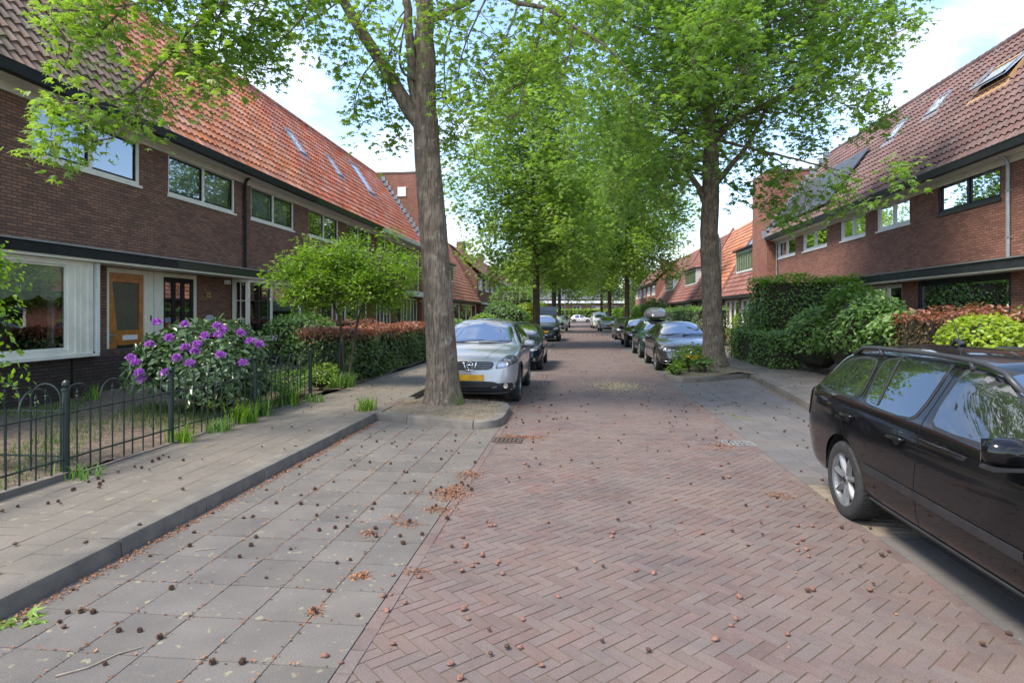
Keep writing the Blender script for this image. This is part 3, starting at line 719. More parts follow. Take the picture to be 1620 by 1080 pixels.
# house B
B0, B1 = 13.62, 21.7
hB = row_house(TLF, F_L, -1, B0, B1, 'brown brick terraced house number 22 with orange roof tiles and black front door', 'house', GH,
    [(14.13, 17.11, *wz), (17.99, 20.9, *wz)], [(13.62, 15.3, .12, 2.72), (16.9, 21.5, .9, 2.72)], TILE_O, BRICK_L, can=DGREEN)
window(TLF, hB, 14.13, 17.11, *wz, -.03, sash=BLACKP, curtain=[.9, .9]); window(TLF, hB, 17.99, 20.9, *wz, -.03, curtain=[.95, 'full'])
bay(TLF, hB, 16.95, 21.5, .5, .93, 2.735, 3, [1, 1.45, .85], [(2, 3), None, (2, 2)], [None, .52, 'full'])
doorframe(TLF, hB, 13.9, 15.3, 2.72)
m = MB(TLF); b0, b1, z0, z1 = 13.99, 15.21, .15, 2.62
for (x0, x1, y0, y1) in ((b0, b0+.1, z0, z1), (b1-.1, b1, z0, z1), (b0+.1, b1-.1, z1-.12, z1), (b0+.1, b1-.1, z0, 1.05), (b0+.38, b0+.5, 1.05, z1-.12), (b0+.74, b0+.86, 1.05, z1-.12)): m.box(x0, x1, -.1, -.05, y0, y1)
dB = m.build('door', BLACKP, hB)
m = MB(TLF); m.quad((b0+.1, -.075, 1.05), (b1-.1, -.075, 1.05), (b1-.1, -.075, z1-.12), (b0+.1, -.075, z1-.12)); m.build('door_glass', GLASS, dB)
m = MB(TLF); m.box(B0+.002, 13.895, -.04, -.005, .1, 2.74); m.build('door_panel', CREAM, hB)
text_mesh('22', .21, TLF, hB, 15.78, 0, 2.16, GOLD)
m = MB(TLF); polybox(m, [(15.83+.19*math.copysign(abs(math.cos(a_))**.7, math.cos(a_)), 1.6+.085*math.sin(a_)) for a_ in np.linspace(0, 6.0, 16)], .004, .02); m.build('name_plate', mat('plaque_blue', (.35, .45, .62), .3, (.6, .5, .6), 6), hB)
m = MB(TLF); m.box(16.55, 16.72, .0, .1, 2.56, 2.68); m.build('outdoor_lamp', WHITE, hB)
downpipe(TLF, hB, 17.55, 0, 3.02, 5.85, BLACKP, r=.045)
# house C
C0, C1 = 21.7, 29.5
hC = row_house(TLF, F_L, -1, C0, C1, 'third brown brick house on the left, behind the small light green tree', 'house', GH,
    [(22.1, 25.0, *wz), (25.9, 28.9, *wz)], [(23.2, 24.45, .12, 2.72), (24.7, 28.4, .9, 2.72)], TILE_P, BRICK_L, gut=DGREEN, can=DGREEN, rdetail=6)
window(TLF, hC, 22.1, 25.0, *wz, -.03); window(TLF, hC, 25.9, 28.9, *wz, -.03)
window(TLF, hC, 24.7, 28.4, .9, 2.72, .02, 3, ratios=[1, 1.6, 1], curtain=[None, None, 'full'], fw=.1)
doorframe(TLF, hC, 23.2, 24.45, 2.72); m = MB(TLF); m.box(23.29, 24.36, -.1, -.05, .15, 2.62); m.build('door', BLACKP, hC)
m = MB(TLF); m.tube([(22.35, .09, .1), (22.35, .09, 2.75)], .045, 10); m.build('downpipe', WHITE, hC)
# house D
D0, D1 = 29.5, 38.0
hD = row_house(TLF, F_L, -1, D0, D1, 'last house of the left row, white fascia over its glazed porch', 'house', GH,
    [(30.0, 32.8, *wz), (33.9, 37.0, *wz)], [(29.9, 32.2, .9, 2.72), (33.4, 34.5, .12, 2.62), (34.7, 37.7, .5, 2.62)], TILE_P, BRICK_L, gut=WHITE, can=DGREEN, rdetail=5)
window(TLF, hD, 30.0, 32.8, *wz, -.03); window(TLF, hD, 33.9, 37.0, *wz, -.03)
window(TLF, hD, 29.9, 32.2, .9, 2.72, .02, 4, fw=.09); doorframe(TLF, hD, 33.4, 34.5, 2.62); m = MB(TLF); m.box(33.5, 34.4, -.1, -.05, .15, 2.5); m.build('door', BLACKP, hD)
window(TLF, hD, 34.7, 37.7, .5, 2.62, .02, 4, fw=.08)
m = MB(TLF); m.box(33.0, 38.1, .63, .72, 2.72, 3.02); m.build('fascia', WHITE, hD)
downpipe(TLF, hD, 37.85, 0, 3.02, 5.85, WHITE)
# rooflights of the left row
def slope_params(eave, rd):
    ed, ez = eave[0]+.02, eave[1]+.03; Ls = math.hypot(rd[0]-ed, rd[1]-ez); return ed, ez, (rd[0]-ed)/Ls, (rd[1]-ez)/Ls
sp = slope_params((.42, 5.95), (-2.62, 10.5))
def onslope(T, u, v, sp):   # solve where the sight line meets the roof slope
    best = None
    for s in np.arange(0, 6, .02):
        for_a = T(0, sp[0]+sp[2]*s, 0)[0]; y = onX(u, for_a); zc = -for_a*SY+y*CY; z = CAMH+(V0-v)*zc/FPX
        e = abs(z-(sp[1]+sp[3]*s))
        if best is None or e < best[0]: best = (e, y, s)
    return best[1], best[2]
for (h, (u0, v0), (u1, v1), op) in ((hC, (482, 247), (449, 204), 0), (hC, (538, 280), (514, 245), 0), (hD, (592, 310), (550, 256), .0)):
    y0, s0 = onslope(TLF, u0, v0, sp); y1, s1 = onslope(TLF, u1, v1, sp)
    ym = (y0+y1)/2; wd = .35 if h is hC else .6
    skylight(TLF, h, ym-wd, ym+wd, min(s0, s1), max(s0, s1), *sp, open_=op)
# tower at the end of the left row
def tower(T, a0, a1, dd0, dd1, ztop, label, steps, vent=True, brick=BRICK_T, sd=None):
    c = T((a0+a1)/2, (dd0+dd1)/2, 0); t = thing('brick_tower', label, 'end wall', (c[0], c[1], 0))
    m = MB(T); m.box(a0, a1, dd0, dd1, 0, ztop); m.build('wall', brick, t, uv=True)
    m = MB(T); k = dd0
    while k < dd1: m.box(a0-.04, a1+.04, k+.01, min(k+.2, dd1), ztop, ztop+.10, rnd=GP.random()); k += .22
    m.build('coping', mat('coping_tile', (.09, .075, .07), .8, (.15, .12, .11), 6, rnd=.3), t)
    if steps:
        m = MB(T); ed, ez, ux, uz = sd; n = 15; Ls = 5.3
        for i in range(n):
            s = Ls*i/n; m.box(a0-.03, a0-.002, ed+ux*s-.12, ed+ux*s+.22, ez+uz*s-.02, ez+uz*s+.36)
        m.build('stepped_flashing', LEAD, t)
    if vent:
        m = MB(T); m.box(a0-.05, a0, -1.3, -.75, 9.15, 9.75); m.build('vent', WHITE, t)
    return t
tower(TLF, 38.0, 40.5, -2.9, .25, 10.62, 'red brown brick tower with stepped lead flashing closing the end of the left terrace', True, sd=sp)
# ---------------------------------------------------------------- right terrace
F_R = 10.15; TRF = TR(F_R); RE = (.45, 5.56); RRD = (-2.75, 9.85); RSZ = 5.42; wr = (4.5, 5.36)
GR = 'terraced houses on the right side of the street'
kw = dict(eave=RE, rd=RRD, soffz=RSZ, gut=ANTH, can=ANTH, can_z=(2.72, 2.98), can_d=.5)
hE = row_house(TRF, F_R, 1, 7.0, 13.3, 'nearest red brick terraced house on the right, mostly outside the frame', 'house', GR,
    [(8.0, 10.6, *wr)], [(10.3, 13.2, .12, 2.7)], TILE_R, BRICK_R, **kw)
window(TRF, hE, 8.0, 10.6, *wr, -.03, frame=ANTH, sash=BLACKP)
m = MB(TRF); m.box(10.3, 13.2, -.13, -.08, .12, 2.7); m.build('door', ANTH, hE)
hF = row_house(TRF, F_R, 1, 13.3, 19.75, 'red brick house with anthracite window frames and one large dark picture window', 'house', GR,
    [(15.9, 18.5, 4.5, 5.42)], [(13.5, 14.9, .12, 2.7), (15.54, 19.55, .9, 2.7)], TILE_R, BRICK_R, **kw)
window(TRF, hF, 15.9, 18.5, 4.5, 5.42, -.03, frame=ANTH, sash=BLACKP, glass=glass_mat('mirror_window_glass', (.3, .33, .33), .42))
window(TRF, hF, 15.54, 19.55, .9, 2.70, -.03, 1, frame=ANTH, sash=ANTH, fw=.13, glass=glass_mat('dark_picture_glass', (.25, .27, .25), .16), sill=False)
m = MB(TRF); m.box(13.5, 14.9, -.13, -.08, .12, 2.7); m.build('door', ANTH, hF)
downpipe(TRF, hF, 15.55, 0, 3.0, 5.45, ZINC, r=.045)
hG = row_house(TRF, F_R, 1, 19.75, 25.0, 'red brick house on the right with white windows, just past the dark framed one', 'house', GR,
    [(19.95, 22.02, *wr), (22.85, 24.9, *wr)], [(20.4, 23.9, .5, 2.66)], TILE_R, BRICK_R, **kw)
window(TRF, hG, 19.95, 22.02, *wr, -.03, frame=WHITE, sash=WHITE, glass=GLASSG); window(TRF, hG, 22.85, 24.9, *wr, -.03, frame=WHITE, sash=WHITE, glass=GLASSG, curtain=['full', 'full'])
window(TRF, hG, 20.4, 23.9, .5, 2.66, -.03, 3, frame=WHITE, sash=WHITE, ratios=[1, 1.5, 1], curtain=['full', 'side', None])
hH = row_house(TRF, F_R, 1, 25.0, 32.6, 'last house of the right row, against the brick tower, solar panels on its roof', 'house', GR,
    [(26.2, 28.87, *wr), (29.84, 32.4, *wr)], [(26, 30, .9, 2.66)], TILE_R, BRICK_R, **kw)
window(TRF, hH, 26.2, 28.87, *wr, -.03, frame=WHITE, sash=WHITE, glass=GLASSG, curtain=['full', 'full']); window(TRF, hH, 29.84, 32.4, *wr, -.03, frame=WHITE, sash=WHITE, glass=GLASSG)
window(TRF, hH, 26, 30, .9, 2.66, -.03, 3, frame=WHITE, sash=WHITE)
downpipe(TRF, hH, 32.3, 0, .2, 5.45, ZINC)
spr = slope_params(RE, RRD)
for (h, (u0, v0), (u1, v1), wd, op) in ((hG, (1403, 226), (1440, 188), .36, 0), (hF, (1462, 188), (1510, 146), .36, 0), (hF, (1562, 145), (1618, 88), .75, .14)):
    y0, s0 = onslope(TRF, u0, v0, spr); y1, s1 = onslope(TRF, u1, v1, spr); ym = (y0+y1)/2
    s0, s1 = min(s0, s1), max(s0, s1)
    if s1-s0 < .7: s1 = s0+.8
    skylight(TRF, h, ym-wd, ym+wd, s0, min(s1, s0+1.5), *spr, open_=op, wood=op > 0)
# solar panel near the tower: anthracite sheet lying on the tiles
m = MB(TRF); ed, ez, ux, uz = spr
def PS(a, s, h): return (a, ed+ux*s+uz*h, ez+uz*s-ux*h)
for (A0_, A1_, S0, S1) in ((25.6, 32.4, .55, 3.3),):
    m.add([PS(A0_, S0, .12), PS(A1_, S0, .12), PS(A1_, S1, .12), PS(A0_, S1, .12), PS(A0_, S0, .17), PS(A1_, S0, .17), PS(A1_, S1, .17), PS(A0_, S1, .17)], [(0, 3, 2, 1), (4, 5, 6, 7), (0, 1, 5, 4), (1, 2, 6, 5), (2, 3, 7, 6), (3, 0, 4, 7)])
m.build('solar_panel', mat('solar_glass', (.045, .05, .06), .5, (.06, .065, .075), 2, spec=.3), hH)
tower(TRF, 32.6, 35.2, -3.0, .45, 9.0, 'tall orange red brick tower closing the end of the right terrace', True, vent=False, sd=spr)
# ---------------------------------------------------------------- far houses
def far_mansard(T, a0, a1, label, tile, group, dorm, solar=False, zl=2.85, gable=True, near_gable=BRICK_R):
    c = T((a0+a1)/2, 0, 0); h = thing('mansard_house', label, 'house', (c[0], c[1], 0), group=group)
    ops = [(a0+.6, (a0+a1)/2-.3, .8, 2.6), ((a0+a1)/2+.3, a1-.6, .8, 2.6)]
    m = MB(T); wall_faces(m, a0, a1, 0, zl, ops, 0); m.build('wall', BRICK_F, h, uv=True)
    for o_ in ops: window(T, h, *o_, -.02, 3, frame=WHITE, sash=WHITE)
    rd = (-3.0, 8.7); e = (.35, zl)
    pantiles(T, h, a0+.15, a1-.15, e[0], e[1], rd[0], rd[1], tile, tw=.3, row=.36, res=4, wave=.02)
    m = MB(T); m.quad((a0, rd[0], rd[1]), (a1, rd[0], rd[1]), (a1, -6.5, zl), (a0, -6.5, zl)); m.quad((a0, .33, zl-.02), (a1, .33, zl-.02), (a1, rd[0], rd[1]-.05), (a0, rd[0], rd[1]-.05)); m.build('roof', tile, h)
    m = MB(T); m.box(a0, a1, 0, .42, zl-.16, zl-.01); m.build('gutter', ANTH, h)
    for a in (a0, a1-.22):
        m = MB(T); m.add([(x, d, z) for x in (a, a+.22) for (d, z) in ((.42, 0), (.42, zl), (rd[0], rd[1]+.28), (-6.5, zl), (-6.5, 0))], [(0, 1, 2, 3, 4), (9, 8, 7, 6, 5)]+[(i, (i+1) % 5, 5+(i+1) % 5, 5+i) for i in range(5)])
        m.build('gable', near_gable, h, uv=True)
    if dorm:
        b0, b1 = dorm; m = MB(T); m.box(b0, b1, -2.6, -.42, 4.35, 5.75); dd = m.build('dormer', WHITE, h)
        m = MB(T); m.box(b0-.12, b1+.12, -2.8, -.2, 5.752, 5.86); m.build('dormer_roof', ANTH, dd)
        m = MB(T); n = max(2, int((b1-b0)/.55)); 
        for i in range(n): x = b0+.12+(b1-b0-.24)*i/n; m.box(x+.04, x+(b1-b0-.24)/n-.04, -.42, -.405, 4.5, 5.6)
        m.build('pane', mat('dormer_pane', (.09, .12, .09), .05, (.2, .24, .15), 5, spec=.9), dd)
    if solar:
        ux, uz = rd[0]-e[0], rd[1]-e[1]; Ls = math.hypot(ux, uz); ux /= Ls; uz /= Ls; m = MB(T)
        def Q(a, s, hh): return (a, e[0]+ux*s+uz*hh, e[1]+uz*s-ux*hh)
        A, B, S0, S1 = a0+.8, a1-.8, 3.9, 6.2
        m.add([Q(A, S0, .1), Q(B, S0, .1), Q(B, S1, .1), Q(A, S1, .1), Q(A, S0, .15), Q(B, S0, .15), Q(B, S1, .15), Q(A, S1, .15)], [(0, 3, 2, 1), (4, 5, 6, 7), (0, 1, 5, 4), (1, 2, 6, 5), (2, 3, 7, 6), (3, 0, 4, 7)])
        m.build('solar_panel', mat('solar_pale', (.16, .18, .21), .2, metallic=.5), h)
    return h
GM = 'mansard houses further down the right side'
far_mansard(TRF, 35.2, 44.0, 'first mansard house beyond the right tower, solar panels and a long white dormer', TILE_D, GM, (36.0, 42.2), True)
far_mansard(TRF, 44.0, 53.5, 'second mansard house beyond the right tower, its orange gable rising beside the street tree', TILE_O, GM, None)
far_mansard(TRF, 53.5, 66.0, 'third mansard house beyond the right tower, dark red roof with white dormers', TILE_D, GM, (56.0, 61.5))
far_mansard(TRF, 66.0, 80.0, 'farthest mansard house on the right, grey red roof with a white dormer', TILE_D, GM, (69.0, 75.0))
far_mansard(TLF, 43.5, 61.5, 'mansard house with bright orange roof sloping down to the ground floor, behind the silver car', TILE_O, None, (44.5, 51.5))
def far_terrace(T, a0, a1, label, nwin, ztop=5.7, tile=TILE_D, group=None, brick=BRICK_L, gut=BLACKP):
    c = T((a0+a1)/2, 0, 0); h = thing('row_house', label, 'house', (c[0], c[1], 0), group=group)
    ops = []; wd = (a1-a0)/nwin
    for i in range(nwin):
        ops.append((a0+wd*i+wd*.18, a0+wd*(i+1)-wd*.18, 4.2, 5.5)); ops.append((a0+wd*i+wd*.2, a0+wd*(i+1)-wd*.25, .5, 2.5))
    m = MB(T); wall_faces(m, a0, a1, 0, ztop, ops, 0); m.build('wall', brick, h, uv=True)
    m = MB(T)
    for a in (a0+.01, a1-.01): m.add([(a, 0, 0), (a, -6, 0), (a, -6, ztop), (a, -3, 8.8), (a, 0, ztop)], [(0, 1, 2, 3, 4)])
    m.quad((a0, -1, 0), (a1, -1, 0), (a1, -1, ztop), (a0, -1, ztop)); m.build('side_wall', brick, h, uv=True)
    for o_ in ops: window(T, h, *o_, -.02, 2, frame=WHITE, sash=WHITE)
    pantiles(T, h, a0, a1, .4, ztop+.1, -3, 8.9, tile, tw=.3, row=.36, res=4, wave=.02)
    m = MB(T); m.quad((a0, -3, 8.9), (a1, -3, 8.9), (a1, -6, ztop), (a0, -6, ztop)); m.build('roof', tile, h)
    m = MB(T); m.box(a0, a1, 0, .5, ztop-.12, ztop+.12); m.build('gutter', gut, h)
    m = MB(T); m.box(a0, a1, .002, .35, 2.7, 2.9); m.build('canopy', WHITE, h)
    m = MB(T); m.box((a0+a1)/2-.5, (a0+a1)/2+.5, -3.4, -2.6, 8.6, 9.8); m.build('chimney', brick, h, uv=True)
    return h
far_terrace(TLF, 61.5, 75.0, 'brown brick terraced house with black gutter beyond the orange mansard roof', 3)
far_terrace(TLF, 75.0, 90.0, 'brown brick terraced house with white gutter partly hidden by the street trees', 4, gut=WHITE)
far_terrace(TLF, 90.0, 108.0, 'farthest brown brick terraced house on the left side', 4, gut=WHITE)
far_terrace(TRF, 80.0, 108.0, 'orange brick house near the far end of the right side, behind the tree trunks', 5, brick=BRICK_T)
# building that closes the view
e = thing('school_building', 'low pink brick building with a long white fascia closing the far end of the street', 'building', (10, 137, 0))
TE = lambda a, d, z: (a, 137-d, z)
ops = [(-26+i*4.2, -24.2+i*4.2, .7, 3.4) for i in range(14)]
m = MB(TE); wall_faces(m, -30, 45, 0, 4, ops); m.build('wall', BRICK_F, e, uv=True)
for i, o_ in enumerate(ops): window(TE, e, *o_, -.02, 2, frame=WHITE, sash=mat('blue_frame', (.08, .3, .42), .4))
m = MB(TE); m.box(-30, 45, 0, .8, 4.0, 4.6); m.build('fascia', WHITE, e)
m = MB(TE); m.add([(-30, 0, 4.9), (45, 0, 4.9), (45, -6, 7.6), (-30, -6, 7.6)], [(0, 1, 2, 3)]); m.build('roof', mat('slate', (.09, .095, .11), .6), e)
m = MB(TE); m.quad((-30, -2, 0), (45, -2, 0), (45, -2, 4.9), (-30, -2, 4.9)); m.build('inner_wall', ROOM, e)
h = thing('apartment_block', 'tall pink brick block rising behind the low building with the white fascia', 'building', (4, 146, 0))
TE2 = lambda a, d, z: (a, 146-d, z)
ops = [(-10+i*4, -8.4+i*4, 8.0, 9.6) for i in range(5)]+[(-10+i*4, -8.4+i*4, 12, 13.6) for i in range(5)]
m = MB(TE2); wall_faces(m, -12, 10, 0, 15, ops); m.box(-12, 10, -8, -.5, 0, 15); m.build('wall', BRICK_F, h, uv=True)
for o_ in ops: window(TE2, h, *o_, -.02, 2, frame=WHITE, sash=WHITE)
# ================================================================== VEGETATION
def star_tpl():
    v = [(0, .42, .03)]; 
    tips = [(-62, .42), (-32, .56), (0, .62), (32, .56), (62, .42)]
    outl = []
    outl.append((0, 0, 0))
    angs = [-108, -58, 0, 58, 108]; lens = [.40, .52, .60, .52, .40]
    for i, (a, l) in enumerate(zip(angs, lens)):
        x, y = math.sin(rad(a))*l, .36+math.cos(rad(a))*l
        if i == 0: outl.append((x, y, -.10))
        else:
            am = (angs[i-1]+a)/2; outl.append((math.sin(rad(am))*.17, .36+math.cos(rad(am))*.17, .02)); outl.append((x, y, -.12 if i != 2 else -.14))
    v = [(0, .36, .04)]+outl; n = len(outl)
    return np.array(v), np.array([(0, 1+i, 1+(i+1) % n) for i in range(n)])
def oval_tpl(wd=.30):
    v = [(0, 0, 0), (-wd, .35, .05), (-wd*.7, .72, .02), (0, 1, -.08), (wd*.7, .72, .02), (wd, .35, .05), (0, .5, -.03)]
    return np.array(v), np.array([(6, (i+1) % 6, i) for i in range(6)])
def dia_tpl(): return np.array([(0, 0, 0), (-.36, .5, .04), (0, 1, -.06), (.36, .5, .04)]), np.array([(0, 2, 1), (0, 3, 2)])
def tri5_tpl():   # cheap star for distant crowns
    v = [(0, 0, 0), (-.5, .42, -.05), (-.12, .5, .03), (0, 1, -.08), (.12, .5, .03), (.5, .42, -.05)]
    return np.array(v), np.array([(0, 2, 1), (0, 3, 2), (0, 4, 3), (0, 5, 4)])
STAR, OVAL, NARROW, DIA, TRI5 = star_tpl(), oval_tpl(), oval_tpl(.2), dia_tpl(), tri5_tpl()
def nrmz(a): return a/np.maximum(np.linalg.norm(a, axis=-1, keepdims=True), 1e-9)
def leaves(P, Nn, D, size, tpl, rs, rnd=None):
    """P positions, Nn normals, D tip directions -> V,F,rnd"""
    Nn = nrmz(Nn); D = nrmz(D-Nn*np.sum(D*Nn, -1, keepdims=True)); S = np.cross(D, Nn)
    v, f = tpl; n = len(P); k = len(v)
    size = np.broadcast_to(size, (n,)).reshape(n, 1, 1)
    V = P[:, None, :]+size*(v[None, :, 0:1]*S[:, None, :]+v[None, :, 1:2]*D[:, None, :]+v[None, :, 2:3]*Nn[:, None, :])
    F = (f[None]+(np.arange(n)*k)[:, None, None]).reshape(-1, f.shape[1])
    r = rs.rand(n) if rnd is None else rnd
    return V.reshape(-1, 3), F, np.repeat(r, k)
def bark_mat(name, c1, c2, c3):
    if name in MC: return MC[name]
    m = mat(name, c1, .92, c2, 5, speck=(c3, 6, .62), detail=10, cpos=(.38, .62))
    nt = m.node_tree; b = nt.nodes['Principled BSDF']; tc = nt.nodes.new('ShaderNodeTexCoord')
    mp = N(nt, 'ShaderNodeMapping'); mp.inputs['Scale'].default_value = (1, 1, .22); nt.links.new(tc.outputs['Object'], mp.inputs[0])
    n = N(nt, 'ShaderNodeTexNoise'); n.inputs['Scale'].default_value = 26; n.inputs['Detail'].default_value = 6; n.inputs['Distortion'].default_value = .4; nt.links.new(mp.outputs[0], n.inputs['Vector'])
    v = N(nt, 'ShaderNodeTexVoronoi'); v.inputs['Scale'].default_value = 16; nt.links.new(mp.outputs[0], v.inputs['Vector'])
    bp = N(nt, 'ShaderNodeBump'); bp.inputs['Strength'].default_value = 1.0; bp.inputs['Distance'].default_value = .03
    nt.links.new(M(nt, 'ADD', n.outputs['Fac'], M(nt, 'MULTIPLY', v.outputs['Distance'], .5)), bp.inputs['Height']); nt.links.new(bp.outputs[0], b.inputs['Normal'])
    # fissures and moss are part of the bark itself
    old = b.inputs['Base Color'].links[0].from_socket
    mp2 = N(nt, 'ShaderNodeMapping'); mp2.inputs['Scale'].default_value = (1, 1, .12); nt.links.new(tc.outputs['Object'], mp2.inputs[0])
    f = N(nt, 'ShaderNodeTexNoise'); f.inputs['Scale'].default_value = 34; f.inputs['Detail'].default_value = 5; f.inputs['Roughness'].default_value = .7; nt.links.new(mp2.outputs[0], f.inputs['Vector'])
    x = N(nt, 'ShaderNodeMix', data_type='RGBA'); nt.links.new(M(nt, 'MULTIPLY', M(nt, 'SUBTRACT', .53, f.outputs['Fac']), 7, True), x.inputs['Factor']); nt.links.new(old, x.inputs['A']); x.inputs['B'].default_value = (c2[0]*.55, c2[1]*.55, c2[2]*.55, 1)
    sp = N(nt, 'ShaderNodeSeparateXYZ'); nt.links.new(tc.outputs['Object'], sp.inputs[0])
    ms = N(nt, 'ShaderNodeTexNoise'); ms.inputs['Scale'].default_value = 4; ms.inputs['Detail'].default_value = 6; nt.links.new(tc.outputs['Object'], ms.inputs['Vector'])
    g = M(nt, 'MULTIPLY', M(nt, 'SUBTRACT', 1.1, sp.outputs[2]), .9, True); gx = M(nt, 'MULTIPLY', M(nt, 'SUBTRACT', sp.outputs[0], .12), 5, True)
    y = N(nt, 'ShaderNodeMix', data_type='RGBA'); nt.links.new(M(nt, 'MULTIPLY', M(nt, 'MULTIPLY', g, gx), M(nt, 'MULTIPLY', M(nt, 'SUBTRACT', ms.outputs['Fac'], .35), 4, True)), y.inputs['Factor'])
    nt.links.new(x.outputs['Result'], y.inputs['A']); y.inputs['B'].default_value = (.10, .12, .025, 1); nt.links.new(y.outputs['Result'], b.inputs['Base Color'])
    return m
BARK = bark_mat('bark', (.235, .18, .13), (.13, .098, .070), (.28, .25, .18))
BARK2 = bark_mat('bark_thin', (.10, .075, .05), (.06, .045, .032), (.13, .12, .08))
LEAFT = leaf_mat('sweetgum_leaf', (.12, .215, .05), (.27, .43, .10), .5, tcol=(1.35, 1.4, .6))
LEAFY = leaf_mat('sweetgum_leaf_light', (.125, .215, .045), (.30, .44, .09), .52, tcol=(1.4, 1.45, .55))
def rv(R, s=1.0): return Vector((R.gauss(0, s), R.gauss(0, s), R.gauss(0, s)))
class Tree:
    def __init__(s, seed): s.R = random.Random(seed); s.rs = np.random.RandomState(seed); s.mb = MB(); s.anch = []
    def limb(s, pts, r0, r1, seg=8, wob=.04):
        P = [Vector(p) for p in pts]; out = []
        for i in range(len(P)-1):       # catmull rom
            p0, p1, p2, p3 = P[max(i-1, 0)], P[i], P[i+1], P[min(i+2, len(P)-1)]
            n = max(2, int((p2-p1).length/.28))
            for k in range(n):
                t = k/n
                q = .5*((2*p1)+(-p0+p2)*t+(2*p0-5*p1+4*p2-p3)*t*t+(-p0+3*p1-3*p2+p3)*t*t*t)
                out.append(q+rv(s.R, wob*min(1, r0*4)) if (i or k) else q)
        out.append(P[-1]); n = len(out); rr = [r0+(r1-r0)*(i/(n-1))**.8 for i in range(n)]
        s.mb.tube(out, rr, seg, cap=False)
        return out, rr
    def twig(s, p, d, L, r, depth, droop=.05, seg=5, leafy=True):
        R = s.R; n = max(2, int(L/.18)); pts = [p.copy()]; q = p.copy(); d = d.normalized()
        for i in range(n):
            d = (d+rv(R, .13)+Vector((0, 0, -droop))).normalized(); q = q+d*(L/n); pts.append(q.copy())
        s.mb.tube(pts, [max(.004, r*(1-.75*i/n)) for i in range(n+1)], seg, cap=False)
        if depth == 0:
            for q in pts[1:]: s.anch.append((q, d))
        else:
            m = max(2, int(L/(.26 if depth == 1 else .38)))
            for i in range(m):
                t = (i+.6+R.uniform(-.3, .3))/m; k = min(int(t*n), n-1); q = pts[k].lerp(pts[k+1], min(1, max(0, t*n-k)))
                side = d.cross(rv(R)).normalized(); dd = (d*.55+side*.9+Vector((0, 0, .08))).normalized()
                s.twig(q, dd, L*R.uniform(.35, .55)*(1.1-.5*t), r*.5, depth-1, droop, max(4, seg-1))
            s.anch.append((pts[-1], d))
    def foliage(s, per, size, tpl, spread=.16, hang=.35, jit=.2):
        P = np.array([tuple(a[0]) for a in s.anch]); D = np.array([tuple(a[1]) for a in s.anch])
        P = np.repeat(P, per, 0); D = np.repeat(D, per, 0); n = len(P); rs = s.rs
        clump = np.repeat(rs.rand(len(s.anch)), per)
        off = rs.normal(0, 1, (n, 3))*spread
        tip = nrmz(D*.5+nrmz(off)*1.0+np.array([0, 0, -hang])+rs.normal(0, .3, (n, 3)))
        nr = np.array([0, 0, 1.0])+rs.normal(0, .42, (n, 3))+nrmz(off)*.25
        return leaves(P+off, nr, tip, size*rs.uniform(.65, 1.15, n), tpl, rs, np.clip(.55*clump+.45*rs.rand(n), 0, 1))
    def make(s, t, leafm, per, size, tpl, bark=BARK, **k):
        tr = s.mb.build('trunk', bark, t, smooth=True)
        V, F, r = s.foliage(per, size, tpl, **k)
        np_mesh('crown', V, F, leafm, t, rnd=r, smooth=False)
def flare(T, base, pts, r0, r1, seg=20, fl=.42, fh=.7, roots=6, seed=1):
    """main trunk with root flare and lumpy section"""
    R = random.Random(seed); P = [Vector(p) for p in pts]; out = []
    for i in range(len(P)-1):
        n = max(2, int((P[i+1]-P[i]).length/.12))
        for k in range(n): out.append(P[i].lerp(P[i+1], k/n))
    out.append(P[-1]); tot = len(out); ph = [R.uniform(0, 6.28) for _ in range(4)]
    vs, fs = [], []
    for i, p in enumerate(out):
        t = i/(tot-1); r = r0+(r1-r0)*t; hgt = p.z-out[0].z
        for k in range(seg):
            a = 2*math.pi*k/seg
            f = 1+fl*math.exp(-hgt/(fh*.35))*(1+.35*math.cos(a*roots+ph[0]))+.025*math.sin(3*a+ph[1]+hgt*1.3)+.02*math.sin(5*a+hgt*2.6+ph[2])+R.uniform(-.008, .008)
            f += .05*math.exp(-((hgt-3.15)/.1)**2)*(1+math.cos(a+2))*.5
            vs.append((p.x+math.cos(a)*r*f, p.y+math.sin(a)*r*f, p.z))
    for i in range(tot-1):
        for k in range(seg): k2 = (k+1) % seg; fs.append((i*seg+k, i*seg+k2, (i+1)*seg+k2, (i+1)*seg+k))
    T.mb.add(vs, fs)
# ---------------------------------------------------------------- near left tree
GT = 'sweetgum trees lining the street'
t = thing('sweetgum_tree', 'big sweetgum with a thick forked trunk, in front of the silver car on the left', 'tree', (T1[0], T1[1], .1), group=GT)
S = Tree(11); Z1 = 10.65
def p1(u, v, z=Z1): return at(u, v, z)
b = p1(703, 643, 10.7); b.z = .13
flare(S, b, [b, p1(698, 560), p1(692, 450), p1(683, 330), p1(677, 250), p1(673, 185)], .275, .215)
S.limb([p1(673, 190), p1(674, 120), p1(672, 60), p1(671, 0), p1(676, -110), p1(660, -260), p1(670, -420)], .205, .05, 14, .02)
S.limb([p1(672, 205), p1(650, 178), p1(628, 140), p1(603, 100), p1(572, 52), p1(545, 5), p1(505, -70, 10.2), p1(455, -160, 9.8), p1(420, -260, 9.5)], .155, .04, 12, .015)
S.limb([p1(664, 200), p1(655, 150), p1(650, 100), p1(646, 40), p1(640, -20), p1(610, -150, 11.5), p1(600, -300, 12)], .10, .03, 10, .02)
L3, _ = S.limb([p1(680, 30), p1(705, 20), p1(735, 5), p1(775, -15), p1(820, 5, 10.2), p1(860, 12, 10), p1(905, 40, 9.8), p1(960, 75, 9.6)], .085, .02, 8, .02)
